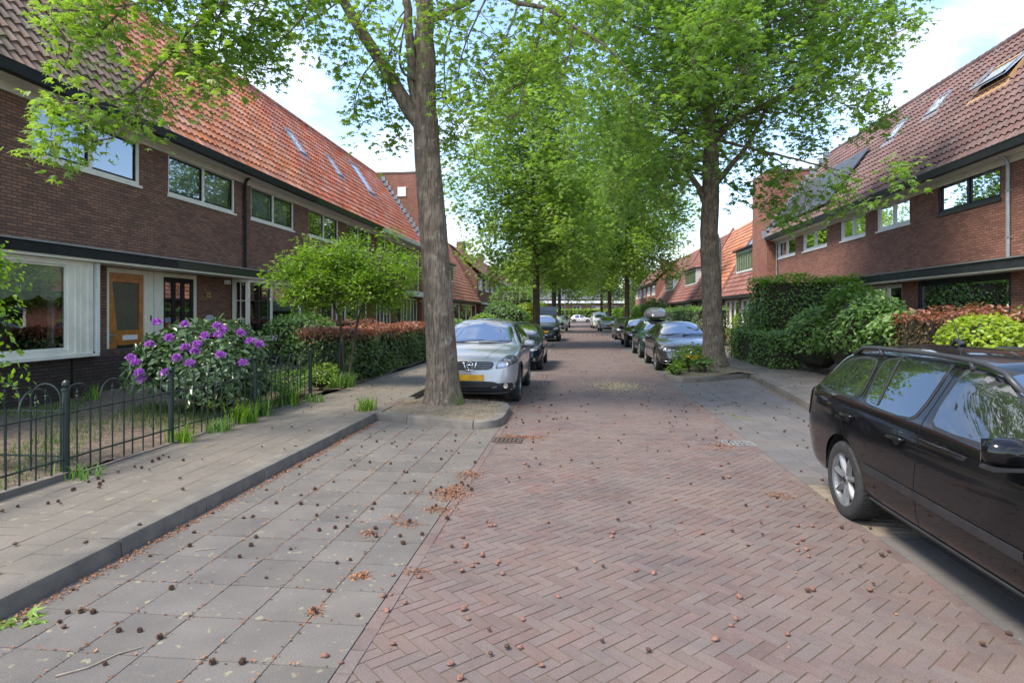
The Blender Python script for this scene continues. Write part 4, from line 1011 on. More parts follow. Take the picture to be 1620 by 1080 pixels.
S.limb([p1(690, -150), p1(740, -230), p1(800, -330, 10), p1(860, -400, 9.6)], .07, .02, 8)
S.limb([p1(668, 130), p1(640, 118, 10.4), p1(632, 90, 10.2), p1(640, 40, 10)], .03, .015, 6, .01)
def spray(S, pts, r=.03, every=.3, L=.75, droop=.1, depth=1):
    path, _ = S.limb(pts, r, .006, 5, .05)
    acc = 0
    for i in range(1, len(path)):
        acc += (path[i]-path[i-1]).length
        if acc > every or i == len(path)-1:
            acc = 0; d = (path[i]-path[i-1]).normalized()
            for _ in range(2):
                sd = d.cross(rv(S.R)).normalized(); S.twig(path[i], (d*.4+sd).normalized(), L*S.R.uniform(.5, 1), .010, depth, droop, 4)
# boughs reaching out over the pavement towards the houses (left of the picture)
LS = [([(505, -60, 10), (440, -60, 9.3), (360, 10, 8.6), (300, 60, 8.2), (240, 130, 7.9), (185, 170, 7.7), (130, 172, 7.5), (90, 180, 7.4)], .05),
      ([(240, 130, 7.9), (215, 190, 7.7), (175, 232, 7.5), (120, 232, 7.4), (90, 236, 7.3)], .02),
      ([(300, 60, 8.2), (300, 110, 8.0), (290, 150, 7.9)], .02), ([(360, 10, 8.6), (330, 70, 8.4), (310, 120, 8.2)], .02),
      ([(360, 0, 8.6), (280, 10, 8.2), (200, 20, 7.9), (120, 30, 7.7), (85, 12, 7.6)], .03), ([(200, 20, 7.9), (150, 70, 7.7), (110, 80, 7.6)], .02),
      ([(440, -60, 9.3), (420, 20, 9.2), (390, 70, 9.1), (385, 120, 9.0)], .025), ([(505, -40, 10), (480, 40, 9.8), (440, 80, 9.6), (430, 120, 9.5)], .025), ([(455, -50, 9.6), (400, 30, 9.3), (400, 90, 9.2)], .02),
      ([(545, 10, 10.6), (500, 40, 10.4), (470, 70, 10.3)], .02), ([(600, 100, 10.8), (575, 130, 10.9), (560, 180, 11), (575, 205, 11)], .02), ([(640, 40, 10.4), (610, 120, 10.6), (615, 190, 10.8), (630, 225, 10.9)], .018),
      ([(645, 10, 10.4), (590, 10, 10.3), (560, 60, 10.2), (550, 110, 10.2)], .02), ([(640, 30, 10.3), (620, 60, 10.2), (615, 100, 10.2)], .015),
      ([(500, -80, 10), (300, -90, 8.6), (180, -60, 7.8), (130, -20, 7.5)], .03), ([(400, -120, 9.3), (300, -60, 8.8), (270, -10, 8.6), (250, 40, 8.4)], .02),
      ([(350, -60, 9), (330, -10, 8.9), (350, 60, 8.8), (340, 110, 8.8)], .02)]
for pts, r in LS: spray(S, [at(p[0], p[1]-12, p[2]) for p in pts], r, .26, .45, .05)
RSX = [([(820, 5, 10.2), (800, 60, 10), (760, 110, 10), (745, 160, 10)], .02), ([(860, 12, 10), (850, 70, 9.9), (830, 130, 9.9), (820, 180, 9.9)], .02), ([(905, 40, 9.8), (900, 90, 9.7), (880, 140, 9.6)], .02),
       ([(960, 75, 9.6), (990, 110, 9.5), (1000, 160, 9.5)], .02), ([(775, -15, 10.4), (740, 60, 10.6), (725, 120, 10.8), (735, 190, 11)], .02), ([(730, 5, 10.6), (705, 70, 11), (705, 150, 11.3), (720, 210, 11.5)], .02),
       ([(680, 200, 10.8), (705, 165, 10.9), (735, 200, 11), (750, 240, 11)], .014), ([(860, -100, 9.8), (930, -40, 9.6), (960, 20, 9.5), (940, 60, 9.5)], .02), ([(820, -60, 10), (850, -10, 10), (900, 10, 9.9), (870, 50, 9.9)], .02),
       ([(700, -60, 10.6), (690, 0, 10.2), (715, 40, 10.1), (760, 50, 10)], .015)]
for pts, r in RSX: spray(S, [at(*p) for p in pts], r, .28, .7, .1)
# crown above the frame
R = S.R
for i in range(46):
    a = R.uniform(0, 6.28); z = R.uniform(7.6, 13.5); L = (3.6 if z < 10.5 else 2.6)*R.uniform(.7, 1.1); c = Vector((-2.6, 10.6, z))
    if z < 9 and math.cos(a) > .3 and math.sin(a) < 0: continue
    spray(S, [c, c+Vector((math.cos(a)*L*.5, math.sin(a)*L*.5, .35)), c+Vector((math.cos(a)*L, math.sin(a)*L, .1))], .04, .55, .8, .06)
S.make(t, LEAFY, 6, .15, STAR, spread=.12)
# ---------------------------------------------------------------- near right tree
t = thing('sweetgum_tree', 'big full crowned sweetgum on the right kerb island, in front of the dark grey car', 'tree', (T2[0], T2[1], .2), group=GT)
S = Tree(23); Z2 = 17.15
def p2(u, v, z=Z2): return at(u, v, z)
b = p2(1129, 580); b.z = .27
flare(S, b, [b, p2(1127, 500), p2(1124, 420), p2(1122, 370), p2(1124, 320), p2(1124, 240)], .285, .22, seed=4)
S.limb([p2(1124, 250), p2(1122, 200), p2(1120, 120), p2(1125, 40), p2(1120, -60), p2(1122, -180)], .21, .05, 12, .02)
limbs = [([(1120, 330), (1104, 295), (1088, 270), (1085, 225), (1080, 170)], .10, .04), ([(1126, 300), (1150, 270), (1175, 240), (1200, 200), (1215, 160)], .10, .04),
         ([(1124, 230), (1160, 190), (1215, 165), (1270, 130), (1320, 70), (1365, 0), (1390, -60)], .12, .03), ([(1210, 80), (1215, 30), (1220, -40)], .07, .03),
         ([(1122, 180), (1160, 130), (1200, 90), (1210, 60)], .08, .03), ([(1080, 180), (1050, 160), (1010, 150)], .05, .015), ([(1122, 160), (1080, 90), (1040, 60), (980, 30), (930, -20)], .08, .02)]
for pts, a_, b_ in limbs: S.limb([p2(*q) for q in pts], a_, b_, 8, .03)
S.limb([p2(1124, 220), at(1210, 240, 15.5), at(1300, 262, 14.2), at(1390, 285, 13.2)], .05, .012, 7)
C2 = Vector((T2[0], T2[1], 0)); R = S.R
def crown_r(z): return float(np.interp(z, [4.6, 5.4, 6.4, 8, 10.5, 13, 15.5], [1.4, 3.0, 3.9, 4.3, 4.2, 3.2, .8]))
for i in range(130):
    z = 5.35+9.4*((i+.5)/130)**.9; a = i*2.39996+R.uniform(-.3, .3); L = crown_r(z)*R.uniform(.72, 1.08)
    if math.cos(a) > -.15 and z < 6.9: continue
    c = C2+Vector((0, 0, z-.3)); o = Vector((math.cos(a), math.sin(a), 0))
    spray(S, [c+o*.2, c+o*L*.5+Vector((0, 0, .35)), c+o*L*.85+Vector((0, 0, .1)), c+o*L+Vector((0, 0, -.35))], .035, .42, .95, .08)
for pts in ([(1210, 240, 15.5), (1250, 270, 14.8), (1275, 310, 14.4), (1262, 345, 14.2)], [(1300, 262, 14.2), (1340, 290, 13.8), (1350, 310, 13.6)], [(1390, 285, 13.2), (1405, 275, 13.1), (1415, 270, 13)],
            [(1080, 250, 16.5), (1050, 290, 16), (1060, 330, 16)], [(1180, 220, 16.5), (1200, 270, 16), (1230, 320, 15.6)], [(1150, 290, 17), (1175, 310, 16.6), (1190, 330, 16.5)]):
    spray(S, [at(*q) for q in pts], .02, .28, .6, .09)
S.make(t, LEAFT, 5, .215, STAR, spread=.135)
# ---------------------------------------------------------------- avenue trees further away
def avenue(x, y, h, rmax, zb, label, seed, lm, per=4, size=.2, tpl=TRI5, nb=95, r0=.2, spread=.22, bot=1.6):
    t = thing('sweetgum_tree', label, 'tree', (x, y, .1), group=GT); S = Tree(seed); R = S.R
    pts = [(x, y, .08)]+[(x+R.uniform(-.08, .08)*k, y+R.uniform(-.08, .08)*k, h*k/6) for k in range(1, 7)]
    flare(S, None, [pts[0], (pts[0][0], pts[0][1], zb)], r0, r0*.85, 12, fl=.35, seed=seed)
    S.limb([(pts[0][0], pts[0][1], zb-.02)]+[p for p in pts if p[2] > zb+.3], r0*.85, .03, 9, .03)
    for i in range(nb):
        q = (i+.5)/nb; z = zb+(h-zb-.6)*q; L = rmax*float(np.interp(q, [0, .12, .35, .7, 1], [.55, .85, 1, .72, .12]))*R.uniform(.7, 1.12); a = i*2.39996+R.uniform(-.4, .4)
        c = Vector((x, y, z)); o = Vector((math.cos(a), math.sin(a), 0))
        spray(S, [c+o*.1, c+o*L*.5+Vector((0, 0, .4)), c+o*L*.9+Vector((0, 0, .15)), c+o*L+Vector((0, 0, -.3-.2*R.random()))], .035, .5, 1.05, .07)
    S.make(t, lm, per, size, tpl, spread=spread, bark=BARK2)
avenue(-2.05, 31.4, 16.0, 4.3, 3.6, 'second sweetgum on the left, slim trunk right behind the dark blue car', 31, LEAFY, 4, .265, STAR, 118, .2, .19)
avenue(-2.0, 55.0, 17.5, 4.8, 4.5, 'third sweetgum on the left behind the black car with the open tailgate', 37, LEAFY, 5, .28, TRI5, 100, .22, .26)
avenue(3.9, 48.2, 18.0, 5.4, 4.8, 'second sweetgum on the right rising behind the roof box of the dark green estate', 41, LEAFY, 5, .28, TRI5, 115, .2, .24)
avenue(3.6, 68.0, 18, 5.2, 4.8, 'third sweetgum on the right behind the parked row of cars', 43, LEAFY, 4, .32, TRI5, 80, .22, .35)
avenue(-2.2, 80.0, 17, 5, 4.5, 'fourth sweetgum on the left near the end of the street', 47, LEAFY, 4, .36, TRI5, 70, .22, .4)
avenue(3.8, 94.0, 16, 5, 4.2, 'farthest sweetgum on the right near the end of the street', 53, LEAFY, 4, .38, TRI5, 60, .22, .4)
# ---------------------------------------------------------------- hedges and shrubs
def blob_pts(kind, c, dim, n, rs, lump=.12, ls=1.3, top_only=False):
    """points and normals on a lumpy box or ellipsoid shell"""
    if kind == 'ell':
        d = nrmz(rs.normal(0, 1, (n, 3))); d[:, 2] = np.where(d[:, 2] < -.35, -d[:, 2], d[:, 2]); P = d*np.array(dim)/2; Nn = nrmz(d/np.array(dim))
    else:
        ex, ey, ez = dim; ar = np.array([ey*ez, ey*ez, ex*ez, ex*ez, ex*ey]); f = rs.choice(5, n, p=ar/ar.sum()); uvw = rs.uniform(-.5, .5, (n, 3)); Nn = np.zeros((n, 3))
        for k, (ax, s_) in enumerate(((0, -.5), (0, .5), (1, -.5), (1, .5), (2, .5))): q = f == k; uvw[q, ax] = s_; Nn[q, ax] = np.sign(s_)
        P = uvw*np.array(dim)
        e = np.abs(uvw)*2; cn = np.sign(uvw)*np.maximum(e-.86, 0)*3; Nn = nrmz(Nn+cn); P = P-np.sign(P)*np.maximum(e-.86, 0)*.35*np.minimum(np.array(dim), .8)*.5
    P = P+np.array(c); ph = rs.uniform(0, 6, 6)
    L = lump*(np.sin(P[:, 0]*2.1*ls+ph[0]+P[:, 2]*1.3)*.5+np.sin(P[:, 1]*2.4*ls+ph[1]+P[:, 0])*.5+np.sin(P[:, 2]*3.1*ls+ph[2]+P[:, 1]*1.7)*.5)
    return P+Nn*L[:, None], Nn
def shrub(name, label, cat, blobs, n, size, lm, tpl=OVAL, lump=.12, depth=.18, core=(.8, .86), stems=3, group=None, topmat=None, topz=None, seed=1, up=.5, tips=.0, sdir=None, corem=None, base=None):
    """blobs: [(kind, centre, dims)]"""
    rs = np.random.RandomState(seed); c0 = blobs[0][1]; b0 = base or (c0[0], c0[1])
    t = thing(name, label, cat, (b0[0], b0[1], .1), group=group)
    vol = np.array([b[2][0]*b[2][1]+b[2][1]*b[2][2]+b[2][0]*b[2][2] for b in blobs]); vol = vol/vol.sum()
    PV, PN = [], []
    for (k, c, d), q in zip(blobs, vol): a, b = blob_pts(k, c, d, int(n*q), rs, lump); PV.append(a); PN.append(b)
    P = np.concatenate(PV); Nn = np.concatenate(PN); m = P[:, 2] > .08; P, Nn = P[m], Nn[m]; n = len(P)
    P = P-Nn*(rs.rand(n)**1.6*depth)[:, None]+rs.normal(0, .02, (n, 3))
    tip = nrmz(Nn*.6+np.array([0, 0, .15])+rs.normal(0, .55, (n, 3))); nr = nrmz(Nn*.7+np.array([0, 0, up])+rs.normal(0, .4, (n, 3)))
    sz = size*rs.uniform(.6, 1.15, n)
    rn = rs.rand(n)
    if topmat is not None:
        tm_ = (P[:, 2]+rs.normal(0, .07, n) > topz)
        V, F, r = leaves(P[tm_], nr[tm_], tip[tm_], sz[tm_], tpl, rs, rn[tm_]); np_mesh('new_growth', V, F, topmat, t, rnd=r)
        P, nr, tip, sz, rn = P[~tm_], nr[~tm_], tip[~tm_], sz[~tm_], rn[~tm_]
    V, F, r = leaves(P, nr, tip, sz, tpl, rs, rn); np_mesh('foliage', V, F, lm, t, rnd=r)
    # solid dark core, added to block the view through and stand for inner shade
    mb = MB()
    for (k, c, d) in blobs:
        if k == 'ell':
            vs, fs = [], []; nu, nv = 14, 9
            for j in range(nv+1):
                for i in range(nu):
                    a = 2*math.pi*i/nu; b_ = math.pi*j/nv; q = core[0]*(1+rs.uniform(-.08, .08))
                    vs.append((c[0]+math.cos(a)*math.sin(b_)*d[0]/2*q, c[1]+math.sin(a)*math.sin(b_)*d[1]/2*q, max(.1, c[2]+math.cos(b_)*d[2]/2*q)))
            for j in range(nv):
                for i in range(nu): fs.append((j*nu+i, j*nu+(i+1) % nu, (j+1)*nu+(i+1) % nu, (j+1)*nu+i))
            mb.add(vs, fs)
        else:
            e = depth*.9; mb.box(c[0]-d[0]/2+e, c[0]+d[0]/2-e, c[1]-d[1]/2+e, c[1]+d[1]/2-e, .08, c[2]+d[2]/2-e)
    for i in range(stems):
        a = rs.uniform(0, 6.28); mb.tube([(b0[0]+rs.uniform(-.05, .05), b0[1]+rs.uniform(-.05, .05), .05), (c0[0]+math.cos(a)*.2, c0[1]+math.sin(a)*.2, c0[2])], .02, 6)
    mb.build('dark_core_and_stems', corem or mat('dark_inner_fill', (.025, .03, .014), .95, (.045, .038, .022), 14, detail=8, bump=(25, 1, .05)), t)
    return t
LM_RH = leaf_mat('rhododendron_leaf', (.045, .09, .035), (.11, .17, .07), .15, .3)
LM_HB = leaf_mat('beech_green_leaf', (.05, .105, .025), (.15, .22, .055), .25, .38)
LM_CO = leaf_mat('beech_copper_leaf', (.20, .075, .04), (.36, .17, .10), .35, .4, tcol=(1.3, .9, .6))
LM_CM = leaf_mat('beech_mixed_leaf', (.06, .05, .022), (.17, .10, .05), .3, .4, tcol=(1.3, 1.1, .5))
LM_LG = leaf_mat('light_green_leaf', (.09, .18, .018), (.24, .36, .035), .45, .4)
LM_MG = leaf_mat('mid_green_leaf', (.07, .15, .035), (.19, .31, .07), .35, .4)
LM_LA = leaf_mat('laurel_leaf', (.065, .14, .03), (.16, .27, .06), .25, .25)
LM_IV = leaf_mat('ivy_leaf', (.06, .14, .02), (.16, .28, .045), .25, .3)
LM_YG = leaf_mat('yellow_green_leaf', (.17, .26, .02), (.34, .42, .03), .4, .4)
LM_DK = leaf_mat('yew_leaf', (.045, .095, .025), (.10, .18, .04), .2, .5)
# rhododendron with flowers
RC = (-6.28, 9.55)
t = shrub('rhododendron', 'rhododendron bush with purple flower clusters in front of door 22', 'shrub', [('ell', (RC[0], RC[1], .78), (2.15, 1.8, 1.5)), ('ell', (RC[0]+.5, RC[1]-.25, .6), (1.3, 1.3, 1.1))], 5600, .15, LM_RH, NARROW, .16, .32, core=(.62, .7), seed=3, up=.25)
fl_m = leaf_mat('rhododendron_flower', (.30, .07, .40), (.58, .24, .66), .35, .5, tcol=(1.1, .7, 1.2))
rs = np.random.RandomState(8); k = 0
fpix = [(248, 510, 9.1), (292, 514, 9.3), (236, 545, 9.0), (207, 566, 8.9), (214, 574, 8.85), (220, 590, 8.8), (222, 600, 8.8), (324, 532, 8.9), (308, 556, 8.8), (343, 516, 9.1), (352, 522, 9.1), (345, 530, 9.0), (268, 535, 9.0), (280, 566, 8.8), (293, 550, 8.9), (349, 562, 8.9), (384, 574, 9.1), (395, 540, 9.3), (381, 527, 9.3), (300, 575, 8.7), (262, 590, 8.7), (312, 545, 8.85), (410, 545, 9.4), ]
for (u, v, zc) in fpix:
    c = np.array(at(u, v, zc)); n = 100; d = nrmz(rs.normal(0, 1, (n, 3))); d[:, 2] = np.abs(d[:, 2])*.9-.1
    V, F, r = leaves(c+d*.028, nrmz(d+rs.normal(0, .5, (n, 3))), d, .060*rs.uniform(.7, 1.1, n), OVAL, rs)
    np_mesh('flower_cluster', V, F, fl_m, t, rnd=r)
# beech hedge, left
shrub('beech_hedge', 'long clipped beech hedge on the left with coppery new leaves along its top', 'hedge', [('box', (-5.85, 18.7, .68), (1.25, 10.0, 1.32))], 19000, .105, LM_HB, OVAL, .07, .16, stems=5, topmat=LM_CO, topz=1.12, seed=5)
shrub('beech_hedge', 'low copper leaved hedge running back to the third house on the left', 'hedge', [('box', (-8.0, 19.6, .8), (2.6, 1.0, 1.5))], 3500, .11, LM_CM, OVAL, .08, .16, stems=2, topmat=LM_CO, topz=1.3, seed=6)
# small light green tree with two stems
def small_tree():
    t = thing('shrub_tree', 'small light green tree with two thin trunks between the fence and the beech hedge', 'tree', (-5.6, 13.6, .1)); S = Tree(61); R = S.R
    for (p, d) in (([(545, 603, 13.9), (541, 540, 13.9), (536, 500, 13.9), (520, 465, 13.9), (505, 430, 13.9), (495, 395, 13.8)], .045), ([(552, 603, 13.8), (560, 540, 13.9), (568, 500, 14), (585, 460, 14), (600, 425, 14), (608, 395, 14)], .042)):
        S.limb([at(*q) for q in p], d, .015, 8, .01)
    for c, rx, rz in (((500, 425), 68, 62), ((600, 425), 66, 55), ((550, 440), 60, 45)):
        for i in range(30):
            a = R.uniform(0, 6.28); e = R.uniform(.35, 1.0); u = c[0]+math.cos(a)*rx*e; v = c[1]+math.sin(a)*rz*e; dz = R.uniform(-1.1, 1.1)*(1.2-e*.7)
            s0 = at(520 if c[0] < 550 else 585, 462, 13.9); spray(S, [s0, (s0+at(u, v, 13.9+dz))/2+Vector((0, 0, -.08)), at(u, v, 13.9+dz)], .014, .25, .42, .0)
    S.make(t, LM_LG, 8, .10, NARROW, bark=BARK2, spread=.085, hang=-.1)
small_tree()
shrub('leafy_shrub', 'round mid green shrub against the bay window behind the little trunks', 'shrub', [('ell', (-7.3, 15.9, .95), (2.2, 2.0, 1.8)), ('ell', (-6.7, 15.2, .7), (1.3, 1.4, 1.3))], 4200, .10, LM_MG, OVAL, .16, .3, core=(.7, .7), seed=9)
shrub('leafy_shrub', 'light green shrub cut off by the left edge, before the bay window', 'shrub', [('ell', (-6.05, 5.55, 1.25), (.95, .9, 2.3)), ('ell', (-5.85, 5.6, 2.1), (.55, .6, .9))], 900, .075, LM_LG, OVAL, .15, .45, core=(.2, .3), stems=6, seed=10)
# flowering border plants behind the fence
for k, (u, v, zc, w_, h_, lm, lab) in enumerate([(400, 600, 10.8, 1.2, .75, LM_MG, 'leafy border plant behind the fence, left of the gate post'), (355, 590, 9.9, .7, .55, LM_YG, 'yellow green perennial at the foot of the rhododendron'), (455, 610, 11.6, 1.0, .6, LM_MG, 'low green plant behind the fence beside the last tall post'), (505, 615, 12.6, .9, .65, LM_LG, 'pale green perennial behind the short cross fence')]):
    p = at(u, v, zc); shrub('border_plant', lab, 'plant', [('ell', (p.x, p.y, .1+h_*.45), (w_, w_, h_*1.1))], 700, .085, lm, NARROW, .12, .25, core=(.5, .5), seed=20+k, stems=2, up=.7)
# grass-like clumps along the fence
def blades(name, label, x, y, n, L, lm, seed, spread=.1, cat='plant', z=.1, group=None):
    rs = np.random.RandomState(seed); V, F, R_ = [], [], []
    for i in range(n):
        a = rs.uniform(0, 6.28); l = L*rs.uniform(.6, 1.1); b = np.array([x+rs.normal(0, spread), y+rs.normal(0, spread), z]); o = np.array([math.cos(a), math.sin(a), 0]); s_ = np.array([-o[1], o[0], 0])*.011*rs.uniform(.7, 1.3); r = rs.rand(); m = len(V)
        lean = rs.uniform(.15, .7)
        for q in (0, .35, .7, 1): 
            c = b+o*l*lean*q*q*1.1+np.array([0, 0, l*(q-.42*q*q*lean*1.4)]); w_ = (1-q*.9); V += [tuple(c-s_*w_), tuple(c+s_*w_)]; R_ += [r, r]
        for q in range(3): F.append((m+2*q, m+2*q+1, m+2*q+3, m+2*q+2))
    o = np_mesh(name, V, F, lm, loc=(x, y, z), rnd=R_); return tag(o, label, cat, group)
CL = [((290, 698), 40, .24, 'grass clump at the fence post nearest the rhododendron'), ((348, 682), 50, .20, 'flat broad grass clump on the pavement under the fence'), ((385, 668), 90, .30, 'largest grass clump under the fence, left of the middle post'), ((408, 657), 110, .32, 'bright grass clump under the fence, right of the middle post'), ((455, 640), 100, .32, 'grass clump just left of the last tall fence post'), ((497, 636), 25, .18, 'small weed at the foot of the last tall fence post'), ((580, 649), 55, .28, 'weed growing at the pavement corner beside the kerb island'), ((545, 612), 130, .34, 'grass clump under the short cross fence'), ((515, 613), 110, .34, 'grass clump at the left end of the short cross fence'), ((130, 755), 30, .16, 'small weed at the foot of the second fence post'), ((145, 632), 35, .3, 'tuft of grass against the dark brick plinth')]
for k, ((u, v), n, L, lab) in enumerate(CL):
    zc = FPX*(CAMH-.11)/(v-V0); p = at(u, v, zc); blades('grass_clump', lab, p.x, p.y, int(n*1.6), L*1.2, LM_MG if k % 2 else LM_LG, 70+k, .09, z=.11)
# lawn stuff in the front garden
rs = np.random.RandomState(77); V, F, R_ = [], [], []
for i in range(26000):
    x, y = rs.uniform(-9.3, -5.05), rs.uniform(3.5, 13)
    if math.sin(x*1.9+1)+math.sin(y*1.3+2)+math.sin((x+y)*2.7)*.7 < rs.uniform(-.3, 1.3): continue
    a = rs.uniform(0, 6.28); l = rs.uniform(.05, .13); m = len(V); z = gz(x, y); dx, dy = math.cos(a)*.006, math.sin(a)*.006; lx, ly = rs.normal(0, .03, 2)
    V += [(x-dx, y-dy, z), (x+dx, y+dy, z), (x+lx, y+ly, z+l)]; F.append((m, m+1, m+2)); R_ += [rs.rand()]*3
tag(np_mesh('grass', V, np.array(F), leaf_mat('grass_blade', (.06, .11, .02), (.15, .2, .05), .3, .5), rnd=R_), kind='stuff')
# right side greenery
shrub('tall_hedge', 'tall square laurel hedge below the white upper windows on the right', 'hedge', [('box', (7.85, 22.3, 1.5), (3.3, 1.5, 2.95))], 9500, .115, LM_LA, OVAL, .13, .22, stems=4, topmat=LM_LG, topz=2.7, seed=31)
shrub('spreading_bush', 'big loose green bush spilling over the right pavement beside the black estate car', 'shrub', [('ell', (6.95, 16.0, 1.15), (1.9, 3.0, 2.3)), ('ell', (6.7, 17.9, .95), (1.8, 2.4, 1.9)), ('ell', (7.2, 14.6, .95), (1.6, 1.7, 1.8))], 11500, .13, LM_MG, OVAL, .22, .35, core=(.78, .8), seed=33, up=.6)
shrub('ivy_hedge', 'low glossy light green ivy hedge right behind the big street tree', 'hedge', [('box', (6.05, 21.0, .62), (.95, 5.2, 1.1))], 5200, .10, LM_IV, OVAL, .10, .14, stems=2, seed=34)
shrub('leafy_shrub', 'dark green shrub at the corner between the ivy hedge and the tall laurel hedge', 'shrub', [('ell', (7.3, 24.6, 1.25), (2.0, 2.6, 2.3))], 3000, .13, LM_DK, OVAL, .2, .3, core=(.7, .7), seed=35)
shrub('copper_hedge', 'copper beech hedge behind the rear roof of the black estate car', 'hedge', [('box', (7.2, 12.6, .92), (1.1, 2.6, 1.68))], 3600, .10, LM_CM, OVAL, .1, .18, topmat=LM_CO, topz=1.5, seed=36)
shrub('copper_hedge', 'second copper beech hedge at the right edge of the photo above the car roof', 'hedge', [('box', (7.2, 8.7, .94), (1.1, 2.2, 1.74))], 3200, .11, LM_CM, OVAL, .1, .18, topmat=LM_CO, topz=1.5, seed=37)
shrub('golden_shrub', 'bright yellow green shrub between the two copper hedges on the right', 'shrub', [('ell', (6.75, 10.75, 1.05), (1.5, 1.8, 1.35))], 2400, .10, LM_YG, OVAL, .14, .22, seed=38)
shrub('golden_shrub', 'small yellow green ball shrub under the dark picture window', 'shrub', [('ell', (8.4, 12.2, 1.45), (.8, 1.4, 1.0))], 900, .06, LM_YG, OVAL, .08, .15, seed=39)
shrub('yellow_shrub', 'small yellow flowering shrub behind the lamp post', 'shrub', [('ell', (7.4, 29.5, 1.0), (1.0, 1.2, 1.7))], 800, .10, LM_YG, NARROW, .2, .4, core=(.4, .4), seed=40)
shrub('dark_hedge', 'long dark green yew hedge behind the dark grey car', 'hedge', [('box', (6.6, 38.0, 1.05), (1.6, 15.0, 2.0))], 9000, .16, LM_DK, NARROW, .12, .2, seed=41, topmat=LM_MG, topz=1.85)
shrub('leafy_shrub', 'tall loose shrub at the far end of the dark yew hedge', 'shrub', [('ell', (6.3, 49.5, 1.4), (2.4, 5.5, 2.8))], 2600, .22, LM_MG, OVAL, .3, .4, core=(.7, .7), seed=42)
shrub('grey_shrub', 'grey green bush between the dark grey car and the yew hedge', 'shrub', [('ell', (5.9, 28.3, .8), (1.1, 1.6, 1.5))], 1200, .10, leaf_mat('grey_leaf', (.08, .10, .06), (.17, .19, .12), .2, .6), NARROW, .15, .25, seed=43)
# left far gardens
for k, (x, y, w_, h_, lm, lab, nm) in enumerate([(-6.2, 31, 2.4, 1.5, LM_MG, 'rounded olive green shrub behind the silver car', 'round_shrub'), (-5.6, 36.5, 2.2, 1.6, LM_LG, 'pale green low shrub left of the clipped ball', 'round_shrub'), (-5.0, 42.5, 3.4, 2.5, LM_MG, 'large clipped green ball shrub in front of the brick terrace', 'round_shrub'),
        (-5.2, 49, 3.0, 2.2, LM_DK, 'dark green clipped shrub beyond the large ball', 'round_shrub'), (-4.6, 55, 2.6, 2.6, LM_YG, 'bright yellow green shrub left of the third tree trunk', 'round_shrub'), (-6.5, 62, 5, 4.6, LM_MG, 'tall loose garden tree in front of the brick terrace', 'garden_tree'),
        (-5.5, 75, 4, 3.4, LM_LG, 'light green garden shrub further down the left side', 'round_shrub')]):
    shrub(nm, lab, 'tree' if nm == 'garden_tree' else 'shrub', [('ell', (x, y, h_*.5+.05), (w_, w_*1.2, h_))], 2200, .09+.0022*y, lm, OVAL, .12, .25, seed=50+k)
shrub('far_hedge', 'clipped hedge across the far end of the street behind the white hatchback', 'hedge', [('box', (6, 122, 1.3), (60, 1.6, 2.4))], 7000, .5, LM_LG, OVAL, .15, .2, seed=60)
shrub('far_hedge', 'green hedge on the right beyond the row of parked cars', 'hedge', [('box', (6.6, 72, 1.2), (1.8, 34, 2.2))], 6000, .32, LM_LG, OVAL, .2, .25, seed=61)
for k, (x, y, h_, lm) in enumerate([(-14, 128, 13, LEAFY), (14, 126, 11, LEAFY), (24, 127, 12, LEAFT)]):
    avenue(x, y, h_, 4.4, 3.2, ['broad tree beyond the far hedge, left of the pink block', 'broad tree in front of the low building with the white fascia, right of the street', 'darker tree at the far right beyond the hedge'][k], 80+k, lm, 4, .5, TRI5, 55, .25, .5)
# ivy shoots and saplings at the foot of the right tree
for k, (u, v, zc, w_, h_, lm, lab) in enumerate([(1088, 566, 16.6, .6, .62, LM_LG, 'leafy shoots at the foot of the big right tree, left of the trunk'), (1112, 572, 16.3, .75, .45, LM_MG, 'darker leafy shoots hugging the base of the big right tree'), (1070, 582, 16.2, .4, .25, LM_LG, 'lone low shoot on the kerb island in front of the dark grey car')]):
    p = at(u, v, zc); shrub('basal_shoots', lab, 'plant', [('ell', (p.x, p.y, .15+h_*.5), (w_, .6, h_))], 160 if k else 260, .13, lm, TRI5, .15, .3, core=(.25, .25), seed=90+k, stems=4, up=.6)
